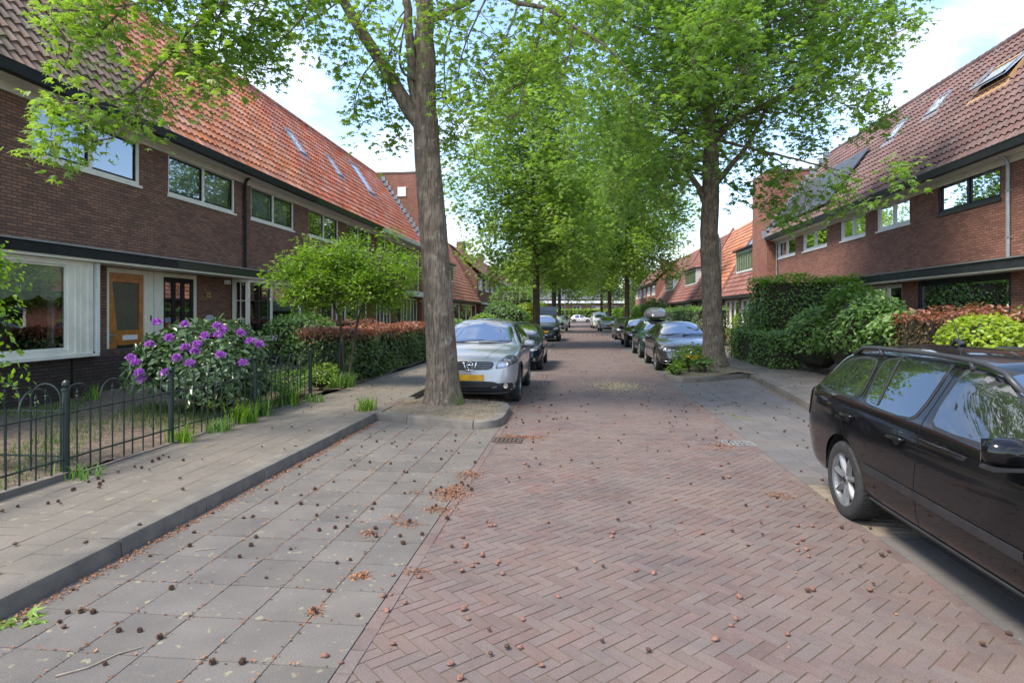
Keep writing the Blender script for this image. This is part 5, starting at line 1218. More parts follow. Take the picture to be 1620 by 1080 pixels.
# ================================================================== FENCE, LAMP, SMALL THINGS
FEN = mat('fence_paint', (.006, .016, .014), .42, (.012, .024, .02), 8, bump=(80, .2, .003))
def fence(label, a, b, posts, hoop=.47, h=.92, group='dark green hoop fences round the front gardens', z0=.12):
    """a,b ends; posts: fractions; hoops with a centre spear, two rails"""
    A = Vector((a[0], a[1], 0)); B = Vector((b[0], b[1], 0)); L = (B-A).length; d = (B-A)/L; t = thing('iron_fence', label, 'fence', (a[0], a[1], z0), group=group)
    n = max(1, round(L/hoop)); hw = L/n
    r = MB()
    for z in (.17, .62): 
        q = A+Vector((0, 0, z0+z)); e = B+Vector((0, 0, z0+z)); s = Vector((-d.y, d.x, 0))*.016
        r.add([q-s, q+s, e+s, e-s, q-s+Vector((0, 0, .012)), q+s+Vector((0, 0, .012)), e+s+Vector((0, 0, .012)), e-s+Vector((0, 0, .012))], [(0, 3, 2, 1), (4, 5, 6, 7), (0, 1, 5, 4), (1, 2, 6, 5), (2, 3, 7, 6), (3, 0, 4, 7)])
    r.build('rail', FEN, t)
    for i in range(n):
        m = MB(); c = A+d*(hw*(i+.5)); rr = hw*.36; pts = [c-d*rr+Vector((0, 0, z0+.02))]
        for k in range(11): an = math.pi*(1-k/10); pts.append(c+d*(math.cos(an)*rr)+Vector((0, 0, z0+h-.02-rr+math.sin(an)*rr)))
        pts.append(c+d*rr+Vector((0, 0, z0+.02))); m.tube(pts, .0085, 6)
        m.tube([c+Vector((0, 0, z0+.02)), c+Vector((0, 0, z0+.76))], .0075, 6)
        m.lathe([(0, .86), (.004, .84), (.014, .81), (.007, .785), (.02, .775), (.007, .765), (.012, .74), (.0075, .72)], (c.x, c.y, z0), 'z', 8)
        m.build('hoop', FEN, t, smooth=False)
    for f in posts:
        m = MB(); c = A+d*(L*f); m.tube([c+Vector((0, 0, -.02)), c+Vector((0, 0, z0+.84))], .033, 12)
        m.lathe([(.033, .84), (.04, .845), (.04, .865), (.022, .872), (.03, .885), (.036, .905), (.03, .93), (.016, .945), (0, .95)], (c.x, c.y, z0), 'z', 12)
        m.build('post', FEN, t)
    return t
fence('dark green hoop fence running along the left pavement', (-4.99, 2.6), (-4.99, 11.1), [.0, .345, .53, .765, 1.0])
fence('short hoop fence running back to the house at the second post', (-9.6, 5.62), (-5.06, 5.62), [0])
fence('short cross hoop fence between the two front gardens, beside the small tree', (-8.1, 13.3), (-5.3, 13.3), [0, 1.0])
# street lamps
def lamp(x, y, h, label, arm=-1.1):
    t = thing('street_lamp', label, 'street lamp', (x, y, .1), group='grey curved street lamps')
    m = MB(); m.tube([(x, y, .1), (x, y, 1.2), (x, y, h-.6)]+[(x+arm*(1-math.cos(a))*.45, y, h-.6+.6*math.sin(a)) for a in (.3, .6, .9, 1.2, 1.57)]+[(x+arm*.7, y, h)], [.075, .07, .05]+[.04]*6, 10); m.build('pole', ZINC, t, smooth=True)
    m = MB(); m.box(*sorted((x+arm*.7, x+arm*.7+math.copysign(.34, arm))), y-.11, y+.11, h-.05, h+.07); lh = m.build('lamp_head', mat('lamp_grey', (.4, .42, .44), .4), t)
    m = MB(); m.box(*sorted((x+arm*.7+math.copysign(.06, arm), x+arm*.7+math.copysign(.3, arm))), y-.08, y+.08, h-.075, h-.052); m.build('lamp_glass', mat('lamp_cover', (.6, .6, .58), .15), lh)
    return t
lp = at(1139, 520, 21.5); lamp(lp.x, lp.y, 4.6, 'grey curved street lamp just right of the big right tree trunk', arm=-.42)
lp = at(999, 500, 60.0); lamp(lp.x, lp.y, 5.2, 'farther grey street lamp beside the second tree on the right')
lp = at(894, 500, 90.0); lamp(lp.x, lp.y, 5.2, 'farthest grey street lamp on the left near the white hatchback', arm=1.1)
# drains
def drain(x, y, label, litter):
    t = thing('drain_grate', label, 'drain', (x, y, 0)); m = MB()
    W_, L_ = .40, .30
    for (x0, x1, y0, y1) in ((-W_/2, W_/2, -L_/2, -L_/2+.03), (-W_/2, W_/2, L_/2-.03, L_/2), (-W_/2, -W_/2+.03, -L_/2+.03, L_/2-.03), (W_/2-.03, W_/2, -L_/2+.03, L_/2-.03)): m.box(x+x0, x+x1, y+y0, y+y1, .003, .017)
    m.build('frame', mat('cast_iron', (.26, .26, .25), .5, (.18, .17, .16), 20, metallic=.2) if not litter else mat('cast_iron_dark', (.06, .05, .045), .7, (.1, .06, .04), 20), t)
    m = MB()
    for k in range(6): m.box(x-W_/2+.055+k*.056, x-W_/2+.083+k*.056, y-L_/2+.031, y+L_/2-.031, .004, .014)
    m.box(x-W_/2+.031, x+W_/2-.031, y-.012, y+.012, .005, .0155); m.build('grate', MC['cast_iron'] if not litter else MC['cast_iron_dark'], t)
    m = MB(); m.quad((x-W_/2, y-L_/2, .0028), (x+W_/2, y-L_/2, .0028), (x+W_/2, y+L_/2, .0028), (x-W_/2, y+L_/2, .0028)); m.build('pit', DARK, t)
p = at(1160, 702, FPX*CAMH/(702-V0)); drain(2.12, p.y, 'pale grey street drain grate at the right edge of the brick road', False)
drain(-.93, 8.25, 'dark drain grate half buried in brown litter by the left kerb island', True)
# seed balls: individuals
def spiky():
    bm = bmesh.new(); bmesh.ops.create_icosphere(bm, subdivisions=2, radius=.0135)
    r = random.Random(2)
    for f in list(bm.faces):
        if r.random() < .8:
            q = bmesh.ops.poke(bm, faces=[f]); v = q['verts'][0]; v.co = v.co.normalized()*r.uniform(.019, .0235)
    me = bpy.data.meshes.new('seed_ball'); bm.to_mesh(me); bm.free(); return me
def flatnut():
    bm = bmesh.new(); bmesh.ops.create_uvsphere(bm, u_segments=10, v_segments=6, radius=.019)
    for v in bm.verts: v.co.z *= .62; v.co.x *= 1.2; v.co += Vector((random.Random(v.index).uniform(-.002, .002),)*3)
    me = bpy.data.meshes.new('seed_ball'); bm.to_mesh(me); bm.free(); return me
random.seed(4)
M1, M2 = spiky(), flatnut()
SB1 = mat('seed_brown', (.055, .03, .022), .8, (.11, .05, .03), 60); SB2 = mat('seed_tan', (.24, .115, .075), .65, (.15, .07, .05), 60)
M1.materials.append(SB1); M2.materials.append(SB2)
M1s = M1.copy(); 
bR = random.Random(99); balls = 0
def ball(x, y, z, me, s=1.0):
    global balls
    o = bpy.data.objects.new('seed_ball', me); COL.objects.link(o); k = s*bR.uniform(.62, 1.0); o.scale = (k, k, k)
    o.location = (x, y, z+(.015 if me is M1 else .011)*k); o.rotation_euler = (bR.uniform(-.4, .4), bR.uniform(-.4, .4), bR.uniform(0, 6.3))
    if me is M1: tag(o, 'dark brown spiky sweetgum seed ball lying on the paving', 'seed ball', 'dark spiky seed balls')
    else: tag(o, 'tan flattened seed ball trodden on the brick road', 'seed ball', 'tan flattened seed balls')
    balls += 1
def gp(u, v, z=0): return at(u, v, FPX*(CAMH-z)/(v-V0))
# ones seen one by one in the photograph (pixels on the ground plane)
sp_ = [(107, 972), (147, 972), (188, 1001), (128, 971), (40, 985), (271, 934), (253, 1012), (166, 1054), (405, 852), (379, 883), (397, 865), (437, 798), (476, 799), (502, 801), (501, 817), (549, 835), (505, 841), (530, 837), (533, 893), (554, 888), (592, 799), (590, 847), (636, 860), (633, 850), (648, 827), (496, 968), (500, 972), (336, 1052), (573, 655), (668, 663), (521, 666), (596, 700), (550, 713), (620, 703), (648, 704), (561, 738), (640, 748), (698, 728), (720, 699), (721, 690), (553, 680), (618, 735), (585, 733), (572, 708), (644, 749), (690, 778), (698, 773), (640, 782), (681, 782), (705, 782), (751, 733), (746, 776), (732, 768), (722, 770), (730, 765), (684, 805), (690, 802), (740, 770), (94, 987), (382, 1052), (384, 1050), (594, 838), (638, 862), (300, 866), (520, 938), (222, 832), (92, 872), (12, 885), (221, 1001)]
for u, v in sp_: p = gp(u, v); ball(p.x, p.y, .006, M1)
for u, v in [(115, 775), (92, 793), (76, 796), (221, 832), (118, 773), (163, 761), (155, 757), (213, 738), (224, 740), (158, 766), (290, 728), (267, 723), (251, 726), (258, 720), (241, 730), (28, 801), (140, 762)]: p = gp(u, v, .12); ball(p.x, p.y, .115, M1)
tn = [(664, 914), (731, 904), (737, 862), (736, 866), (763, 877), (763, 880), (773, 832), (774, 828), (867, 827), (883, 945), (823, 1026), (857, 1054), (1006, 904), (1034, 908), (1132, 1013), (1157, 991), (1164, 980), (1170, 946), (1246, 1005), (1262, 872), (1261, 860), (1269, 855), (1279, 881), (1276, 870), (1262, 833), (1285, 833), (1213, 802), (618, 942), (622, 1020), (540, 1050), (514, 1040), (641, 955), (606, 945), (612, 968), (622, 912), (786, 893), (789, 890), (755, 891), (747, 897), (719, 889), (732, 851), (970, 844), (968, 850), (1111, 845), (1376, 935), (1286, 934), (1077, 827), (1183, 863), (827, 981), (741, 980), (734, 965), (728, 1075), (713, 1052)]
for u, v in tn: p = gp(u, v); ball(p.x, p.y, .002, M2, 1.05)
bR2 = random.Random(5)
while balls < 225:
    k = bR2.random()
    if k < .42: x, y = bR2.gauss(-.75, .35), bR2.uniform(4.5, 16)
    elif k < .8: x, y = bR2.uniform(1.3, 4.0), bR2.gauss(12.2, 2.3)
    elif k < .9: x, y = bR2.uniform(-3.1, -1.2), bR2.uniform(4, 8.8)
    else: x, y = bR2.uniform(-1, 2.2), bR2.uniform(3.6, 12)
    if 1.9 < x < 4.3 and y < 6.8 or (x > 3.9 and y > 11) or (x < -1.2 and 8.8 < y < 16) or y > 15.4: continue
    ball(x, y, .004, M1 if (y > 9 or bR2.random() < .4) else M2)
# the rest: far seed balls and brown litter, one object
LIT = leaf_mat('litter', (.16, .055, .025), (.36, .17, .08), .1, .8)
rs = np.random.RandomState(12); P = []
def strip(x0, y0, x1, y1, n, wd):
    for _ in range(n): t = rs.rand(); P.append((x0+(x1-x0)*t+rs.normal(0, wd), y0+(y1-y0)*t+rs.normal(0, wd), .008+abs(rs.normal(0, .006))))
def heap(u, v, n, sx, sy, h=.02):
    p = gp(u, v)
    for _ in range(n): dx, dy = rs.normal(0, 1, 2); P.append((p.x+dx*sx, p.y+dy*sy, .006+h*math.exp(-(dx*dx+dy*dy)/2)*rs.rand()))
strip(-3.13, 2, -3.13, 9.3, 2600, .028); strip(3.98, 7, 4.35, 15, 1500, .05); strip(-1.12, 8.9, -1.0, 14, 300, .08); strip(2.3, 7, 2.3, 15, 200, .07)
heap(712, 782, 900, .09, .16, .035); heap(740, 752, 380, .08, .12, .03); heap(690, 808, 260, .08, .06); heap(645, 830, 160, .06, .05); heap(583, 845, 110, .04, .04); heap(570, 913, 200, .035, .035); heap(498, 970, 80, .03, .03)
heap(830, 692, 420, .13, .06, .02); heap(800, 690, 150, .08, .05); heap(1145, 705, 160, .1, .07); heap(1135, 712, 80, .1, .1); heap(1235, 785, 120, .07, .06); heap(660, 905, 60, .06, .03); heap(620, 820, 60, .05, .05); heap(655, 780, 60, .06, .06); heap(855, 650, 80, .1, .1); heap(1110, 650, 150, .4, .6); heap(820, 640, 120, .12, .5)
heap(640, 655, 500, .5, .2, .01); heap(720, 650, 500, .4, .25, .01); heap(1130, 590, 250, .5, .3, .01)
for k_ in range(len(P)-1250, len(P)): P[k_] = (P[k_][0], P[k_][1]+.3, .14+.03*rs.rand())
for _ in range(500): P.append((rs.uniform(-3.1, 4.0), rs.uniform(2.4, 14), .006))
for i in range(1, 6):            # joints of the slabs hold fine litter
    x = KL+(ROADX0-KL)*i/6; strip(x, 2, x, 9, 230, .006)
for j in range(10, 30): y = -2+.405*j; strip(KL, y, ROADX0, y, 35, .006)
P = np.array(P); n = len(P); tpn = rs.normal(0, 1, (n, 3)); tpn[:, 2] *= .25
V, F, r = leaves(P, np.array([0, 0, 1.0])+rs.normal(0, .45, (n, 3)), tpn, rs.uniform(.008, .026, n), DIA, rs)
tag(np_mesh('leaf_litter', V, F, LIT, rnd=r), kind='stuff')
P = []
while len(P) < 1500:
    x, y = rs.uniform(-4.9, 6), rs.uniform(3, 45)
    if -3.4 < x < -1.0 and 8.8 < y: continue
    if x > 4.2 or x < -3.3: z = .125
    else: z = .012
    P.append((x, y, z+.006))
P = np.array(P)[:900]; bp = []
bm = bmesh.new(); 
ic = [(math.cos(a)*math.cos(b_), math.sin(a)*math.cos(b_), math.sin(b_)) for b_ in (-.7, .3) for a in np.arange(0, 6.28, 1.2566)]+[(0, 0, 1)]
bm.free(); V, F = [], []
for (x, y, z) in P:
    m = len(V); s_ = rs.uniform(.012, .02); V += [(x+a*s_, y+b_*s_, z+c*s_*.7) for a, b_, c in ic]
    F += [(m+i, m+(i+1) % 5, m+5+(i+1) % 5, m+5+i) for i in range(5)]+[(m+5+i, m+5+(i+1) % 5, m+10) for i in range(5)]
tag(np_mesh('fallen_seeds', V, F, SB1), kind='stuff')
# pale dry pollen patch on the road
P = []
for _ in range(2600):
    a = rs.normal(0, 1, 2); P.append((1.0+a[0]*.33, 14.6+a[1]*.55, .007))
P = np.array(P); n = len(P); V, F, r = leaves(P, np.array([0, 0, 1.0])+rs.normal(0, .3, (n, 3)), nrmz(rs.normal(0, 1, (n, 3))*np.array([1, 1, .1])), rs.uniform(.01, .03, n), DIA, rs)
tag(np_mesh('pale_litter', V, F, leaf_mat('pale_flakes', (.42, .36, .2), (.6, .52, .32), .1, .8), rnd=r), kind='stuff')
# sticks
def stick(label, pts, r, m):
    mb = MB(); q = [gp(*a) for a in pts]; q = [Vector((a.x, a.y, .012)) for a in q]; mb.tube(q, [r, r*.9, r*.75, r*.5][:len(q)], 6)
    tag(mb.build('fallen_twig', m, loc=tuple(q[0])), label, 'twig')
stick('long pale bare twig lying on the slabs at the bottom left', [(88, 1073), (140, 1059), (185, 1038), (226, 1026)], .006, mat('grey_twig', (.30, .24, .18), .8, (.2, .16, .12), 20))
stick('green twig lying on the right parking bay in front of the black estate', [(1152, 656), (1165, 660), (1193, 666)], .012, mat('green_twig', (.12, .14, .05), .8))
stick('short thin twig beside the slabs near the left kerb', [(308, 873), (345, 869)], .004, MC['grey_twig'])
stick('curled pale twig in the middle of the left parking bay', [(556, 732), (566, 727), (569, 723), (564, 721)], .005, MC['grey_twig'])
# green fallen leaf sprig at the left kerb
rs = np.random.RandomState(3); p = gp(30, 985); n = 22
V, F, r = leaves(np.array([p.x, p.y, .015])+rs.normal(0, 1, (n, 3))*np.array([.07, .04, .004]), np.array([0, 0, 1.0])+rs.normal(0, .25, (n, 3)), rs.normal(0, 1, (n, 3))*np.array([1, 1, .1]), rs.uniform(.06, .12, n), STAR, rs)
tag(np_mesh('fallen_leaves', V, F, LEAFY, rnd=r, loc=(p.x, p.y, 0)), 'fresh green fallen sprig of leaves beside the left kerb', 'leaves')
# ================================================================== CARS
def pchip(pts):
    xs = np.array([p[0] for p in pts], float); ys = np.array([p[1] for p in pts], float); h = np.diff(xs); dl = np.diff(ys)/h; d = np.zeros(len(xs))
    for i in range(1, len(xs)-1):
        if dl[i-1]*dl[i] > 0: w1, w2 = 2*h[i]+h[i-1], h[i]+2*h[i-1]; d[i] = (w1+w2)/(w1/dl[i-1]+w2/dl[i])
    d[0], d[-1] = dl[0], dl[-1]
    def f(x):
        x = min(max(x, xs[0]), xs[-1]); i = min(max(int(np.searchsorted(xs, x))-1, 0), len(h)-1); t = (x-xs[i])/h[i]
        return (1+2*t)*(1-t)**2*ys[i]+t*(1-t)**2*h[i]*d[i]+t*t*(3-2*t)*ys[i+1]+t*t*(t-1)*h[i]*d[i+1]
    return f
CGLASS = mat('car_glass', (.012, .015, .016), .02, spec=1.0, coat=1.0, coatr=.0)
def car_glass2(name, refl):
    if name in MC: return MC[name]
    m = bpy.data.materials.new(name); m.use_nodes = True; nt = m.node_tree; nt.nodes.remove(nt.nodes['Principled BSDF'])
    g = N(nt, 'ShaderNodeBsdfGlossy'); g.inputs['Roughness'].default_value = .015; g.inputs[0].default_value = (.9, .94, 1, 1)
    t = N(nt, 'ShaderNodeBsdfDiffuse'); t.inputs[0].default_value = (.012, .014, .014, 1); f = N(nt, 'ShaderNodeFresnel'); f.inputs[0].default_value = 1.55
    s = N(nt, 'ShaderNodeMixShader'); nt.links.new(M(nt, 'ADD', M(nt, 'MULTIPLY', f.outputs[0], .9), refl, True), s.inputs[0]); nt.links.new(t.outputs[0], s.inputs[1]); nt.links.new(g.outputs[0], s.inputs[2])
    nt.links.new(s.outputs[0], nt.nodes['Material Output'].inputs[0]); MC[name] = m; return m
CG_S = car_glass2('car_side_glass', .13); CG_W = car_glass2('car_windshield', .38)
TRIM = mat('black_trim', (.014, .014, .015), .55, (.025, .025, .027), 8); GRI = mat('grille_black', (.008, .008, .009), .4)
CHR = mat('chrome', (.75, .76, .78), .12, metallic=1.0); RIM = mat('alloy', (.24, .245, .255), .42, (.19, .195, .20), 12, metallic=.6)
LENS = mat('headlight_lens', (.42, .44, .47), .08, (.10, .11, .12), 14, metallic=.5, coat=1.0); REDL = mat('tail_light', (.35, .015, .01), .12, coat=1); 
PLT = mat('plate_yellow', (.72, .40, .015), .4, (.55, .27, .01), 9); PBL = mat('plate_blue', (.02, .08, .4), .4); AMB = mat('amber', (.6, .25, .03), .2)
def paint(name, c, rough=.28, metallic=.0, c2=None):
    return mat(name, c, rough, c2 or tuple(x*.85 for x in c), 1.5, metallic=metallic, coat=1.0 if metallic else .75, coatr=.02, spec=.5 if metallic else .05)
def chaikin(p, n=2, closed=True):
    p = [np.array(q, float) for q in p]
    for it in range(n):
        w_ = .13 if it == 0 else .25
        o = []; m = len(p)
        for i in range(m if closed else m-1): a, b = p[i], p[(i+1) % m]; o += [a*(1-w_)+b*w_, a*w_+b*(1-w_)]
        if not closed: o = [p[0]]+o+[p[-1]]
        p = o
    return p
class Car:
    def __init__(s, name, label, cat, S, mats, loc, rz=0, group=None, wheels=True):
        s.S = S; s.t = thing(name, label, cat, loc, rz, group); s.paint = mats; W = S['W']; L = S['L']; H = S['H']
        top = pchip(S['top']); belt = pchip(S['belt']); plan = pchip(S.get('plan', [(0, .60), (.05, .74), (.15, .86), (.35, .945), (.7, .985), (1.1, 1), (L-1.0, 1), (L-.45, .975), (L-.15, .91), (L-.03, .82), (L, .70)]))
        zb = pchip(S.get('bot', [(0, .34), (.06, .25), (.3, .20), (L-.5, .21), (L-.12, .27), (L, .36)])); wr_ = S['wr']
        ny = int(L/.045); ys = [L*(i/ny) for i in range(ny+1)]; ys = sorted(set(ys+[.02, .04, .06, L-.02, L-.05]))
        CNT = (3, 5, 9, 11, 10); secs = []
        for y in ys:
            zt = top(y); wm = W/2*plan(y); zbt = min(zb(y), zt-.1); be = min(belt(y), zt-.025); g = min(max((zt-be)/(H-be-.02), 0), 1); g = g*g*(3-2*g)*.6+g*.4
            wsh = wm-.035; wte = (wsh-.13)*(1-g)+wr_*g; zte = zt-(.03*(1-g)+.075*g); wte = min(wte, wsh-.02)
            hh = be-zbt; K = [(0, zbt), (wm-.16, zbt), (wm-.035, zbt+.10*min(1, hh/.4)), (wm, zbt+hh*.52), (wsh, be), (wte, zte), (0, zt)]
            pts = []
            seg = [(K[0], K[1], 3), (K[1], K[2], 3), (K[2], K[3], 6), (K[3], K[4], 6), (K[4], K[5], 12), (K[5], K[6], 10)]
            for a, b, n in seg:
                for k in range(n): t_ = k/n; pts.append((a[0]+(b[0]-a[0])*t_, a[1]+(b[1]-a[1])*t_))
            pts.append(K[6]); p = np.array(pts)
            # roof/hood crown: make last segment curved
            for k in range(len(p)-11, len(p)): q = p[k, 0]/max(wte, .01); p[k, 1] = zte+(zt-zte)*(1-q*q)
            for _ in range(2):
                q = p.copy(); q[1:-1] = (p[:-2]+2*p[1:-1]+p[2:])/4; p = q
            secs.append(p)
        secs = np.array(secs); ns = secs.shape[1]; m = 2*ns-2
        # full ring: right side then left mirrored
        V = []
        for y, p in zip(ys, secs):
            ring = [(x, y-L/2+S.get('yo', 0), z) for x, z in p]+[(-x, y-L/2+S.get('yo', 0), z) for x, z in p[-2:0:-1]]; V += ring
        V = np.array(V); F = []
        for i in range(len(ys)-1):
            for k in range(m): F.append((i*m+k, (i+1)*m+k, (i+1)*m+(k+1) % m, i*m+(k+1) % m))
        s.y0 = -L/2+S.get('yo', 0)
        s.wy = [s.y0+S['fo'], s.y0+S['fo']+S['wb']]; R = S['R']; Ra = R+.055; s.R = R
        s.full = BVHTree.FromPolygons([tuple(v) for v in V], F+[tuple(range(m)), tuple(range(len(V)-m, len(V)))])
        C = np.array([V[list(f)].mean(0) for f in F]); keep = np.ones(len(F), bool)
        for wy in s.wy: keep &= ~((np.hypot(C[:, 1]-wy, C[:, 2]-R) < Ra) & (np.abs(C[:, 0]) > W/2-.38))
        F2 = [f for f, k in zip(F, keep) if k]
        cnt = {}
        for f in F2:
            for i in range(4): e = tuple(sorted((f[i], f[(i+1) % 4]))); cnt[e] = cnt.get(e, 0)+1
        bv = {v for e, c in cnt.items() if c == 1 for v in e}
        for wy in s.wy:
            for v in bv:
                p = V[v]; d = math.hypot(p[1]-wy, p[2]-R)
                if abs(p[0]) > W/2-.39 and d < Ra+.12 and d > 1e-4 and abs(p[0]) > W/2-.3: V[v, 1] = wy+(p[1]-wy)*Ra/d; V[v, 2] = R+(p[2]-R)*Ra/d
        F2 += [tuple(range(m-1, -1, -1)), tuple(range(len(V)-m, len(V)))]
        s.body = np_mesh('body', V, F2, mats, s.t, smooth=True, world=False); s.body.data.set_sharp_from_angle(angle=rad(42))
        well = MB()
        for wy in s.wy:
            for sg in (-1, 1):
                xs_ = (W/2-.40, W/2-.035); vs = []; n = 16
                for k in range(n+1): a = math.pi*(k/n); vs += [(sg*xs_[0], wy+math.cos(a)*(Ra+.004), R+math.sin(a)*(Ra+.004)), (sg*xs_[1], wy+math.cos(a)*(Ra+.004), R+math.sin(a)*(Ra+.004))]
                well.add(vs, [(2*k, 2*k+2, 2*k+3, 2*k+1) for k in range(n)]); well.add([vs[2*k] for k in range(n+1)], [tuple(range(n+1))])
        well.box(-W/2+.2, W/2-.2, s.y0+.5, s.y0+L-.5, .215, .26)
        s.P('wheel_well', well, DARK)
        if wheels: s.wheels(S.get('spokes', 5), W)
    def P(s, name, mb, m, parent=None, smooth=False): return mb.build(name, m, parent or s.t, smooth=smooth, world=False)
    def wheels(s, spokes, W):
        R = s.R; r = R*.69; tw = .205
        for wy in s.wy:
            for sg in (-1, 1):
                xo = sg*(W/2-.018)
                def X_(d): return xo-sg*d
                mb = MB(); prof = [(r*.97, .012), (r+.012, .004), (R-.03, .0), (R-.012, .012), (R, .035), (R, tw-.035), (R-.012, tw-.012), (r, tw)]
                mb.lathe([(a, -sg*h) for a, h in prof], (xo, wy, R), 'x', 36)
                n = 54
                for k in range(n):
                    a = 2*math.pi*k/n
                    ca, sa = math.cos(a), math.sin(a); mb.add([(X_(.03), wy+ca*(R+.003)-sa*.003, R+sa*(R+.003)+ca*.003), (X_(.06), wy+ca*(R+.003), R+sa*(R+.003)), (X_(tw-.06), wy+ca*(R+.003), R+sa*(R+.003)), (X_(tw-.03), wy+ca*(R+.003), R+sa*(R+.003)), (X_(tw-.03), wy+ca*R-sa*.012, R+sa*R+ca*.012), (X_(.03), wy+ca*R-sa*.012, R+sa*R+ca*.012)], [(0, 1, 2, 3, 4, 5)])
                wh = s.P('wheel', mb, RUB, smooth=True); sharp(wh, 40)
                mb = MB(); mb.lathe([(r*.99, -sg*.008), (r*.93, -sg*.016), (r*.90, -sg*.04), (r*.86, -sg*.14)], (xo, wy, R), 'x', 36)
                for k in range(spokes):
                    a0 = 2*math.pi*(k+.25)/spokes; hw = .155 if spokes <= 5 else .068*7/spokes
                    vs = []
                    for (rr, w_, d, t_) in ((r*.16, 1.35*hw, .035, .03), (r*.45, .85*hw, .022, .03), (r*.75, .72*hw, .018, .03), (r*.94, .95*hw, .022, .03)):
                        ww = w_*R*1.15
                        for q in (-1, 1):
                            y_ = math.cos(a0)*rr-math.sin(a0)*ww*q*.5; z_ = math.sin(a0)*rr+math.cos(a0)*ww*q*.5; vs += [(X_(d), wy+y_, R+z_), (X_(d+t_), wy+y_*1.0-math.sin(a0)*.012*q, R+z_+math.cos(a0)*.012*q)]
                        mid = (X_(d-.008), wy+math.cos(a0)*rr, R+math.sin(a0)*rr); vs.append(mid)
                    fs = []
                    for j in range(3):
                        b = j*5; c = b+5; fs += [(b, b+4, c+4, c), (b+4, b+2, c+2, c+4), (b, c, c+1, b+1), (b+2, b+3, c+3, c+2)]
                    mb.add(vs, fs)
                mb.lathe([(0, -sg*.02), (r*.14, -sg*.022), (r*.2, -sg*.032), (r*.2, -sg*.06)], (xo, wy, R), 'x', 20)
                s.P('rim', mb, RIM, wh, smooth=False)
                mb = MB(); mb.lathe([(r*.9, -sg*.10), (0, -sg*.10)], (xo, wy, R), 'x', 24); s.P('brake_disc', mb, mat('brake_dark', (.05, .048, .045), .6, metallic=.4), wh)
                mb = MB(); mb.lathe([(0, -sg*.014), (r*.11, -sg*.016), (r*.12, -sg*.022)], (xo, wy, R), 'x', 14); s.P('hub_cap', mb, GRI, wh)
    # surface patches ------------------------------------------------
    def hit(s, a, b, axis):
        if axis in ('L', 'R'):
            sg = -1 if axis == 'L' else 1; o = Vector((sg*3, a, b)); d = Vector((-sg, 0, 0))
        elif axis == 'F': o = Vector((a, -6, b)); d = Vector((0, 1, 0))
        elif axis == 'B': o = Vector((a, 6, b)); d = Vector((0, -1, 0))
        else: o = Vector((a, b, 4)); d = Vector((0, 0, -1))
        h = s.full.ray_cast(o, d)
        if h[0] is None: h = s.full.find_nearest(o+d*(3-.9 if axis in ('L', 'R') else 6-s.S['L']/2+.05))
        return h[0], (h[1] if h[1].dot(d) < 0 else -h[1])
    def patch(s, name, pts, axis, m, off=.004, parent=None, step=.05, smooth_n=2, thick=0):
        pl = chaikin(pts, smooth_n) if smooth_n else [np.array(p, float) for p in pts]
        bd = []
        for i in range(len(pl)):
            a, b = pl[i], pl[(i+1) % len(pl)]; n = max(1, int(np.linalg.norm(b-a)/step))
            for k in range(n): bd.append(a+(b-a)*k/n)
        xs = [p[0] for p in bd]; zs = [p[1] for p in bd]; inner = []
        for x in np.arange(min(xs)+step*.6, max(xs), step):
            for z in np.arange(min(zs)+step*.6, max(zs), step):
                if inpoly(bd, x, z) and min((p[0]-x)**2+(p[1]-z)**2 for p in bd) > (step*.5)**2: inner.append((x, z))
        co = [Vector((p[0], p[1])) for p in bd]+[Vector(p) for p in inner]; nb = len(bd)
        r = geometry.delaunay_2d_cdt(co, [(i, (i+1) % nb) for i in range(nb)], [], 1, 1e-5)
        mb = MB(); vs = []
        for v in r[0]: p, n = s.hit(v.x, v.y, axis); vs.append(tuple(p+n*off))
        fs = [tuple(f) for f in r[2]]
        # orient
        if fs:
            a, b, c = [Vector(vs[i]) for i in fs[0][:3]]; nn = (b-a).cross(c-a); p, n = s.hit(r[0][fs[0][0]].x, r[0][fs[0][0]].y, axis)
            if nn.dot(n) < 0: fs = [f[::-1] for f in fs]
        mb.add(vs, fs); return s.P(name, mb, m, parent, smooth=True)
    def ribbon(s, name, pts, axis, wd, m, off=.003, parent=None, closed=False, height=0):
        P = [np.array(p, float) for p in pts]; 
        if closed: P.append(P[0])
        q = []
        for a, b in zip(P, P[1:]):
            n = max(1, int(np.linalg.norm(b-a)/.03))
            for k in range(n): q.append(a+(b-a)*k/n)
        q.append(P[-1]); vs = []; fs = []
        for i, p in enumerate(q):
            d = q[min(i+1, len(q)-1)]-q[max(i-1, 0)]; d = d/max(np.linalg.norm(d), 1e-9); n2 = np.array([-d[1], d[0]])*wd/2
            a, na = s.hit(*(p+n2), axis); b, nb = s.hit(*(p-n2), axis)
            vs += [tuple(a+na*off), tuple(b+nb*off)]
            if height: vs += [tuple(a+na*(off+height)), tuple(b+nb*(off+height))]
        k = 4 if height else 2
        for i in range(len(q)-1):
            a, b = i*k, (i+1)*k
            if height: fs += [(a+2, b+2, b+3, a+3), (a, b, b+2, a+2), (a+3, b+3, b+1, a+1)]
            else: fs.append((a, b, b+1, a+1))
        mb = MB(); mb.add(vs, fs); return s.P(name, mb, m, parent, smooth=not height)
    def both(s, fn, name, pts, *a, **k):
        return [fn(name, pts, ax, *a, **k) for ax in ('L', 'R')]
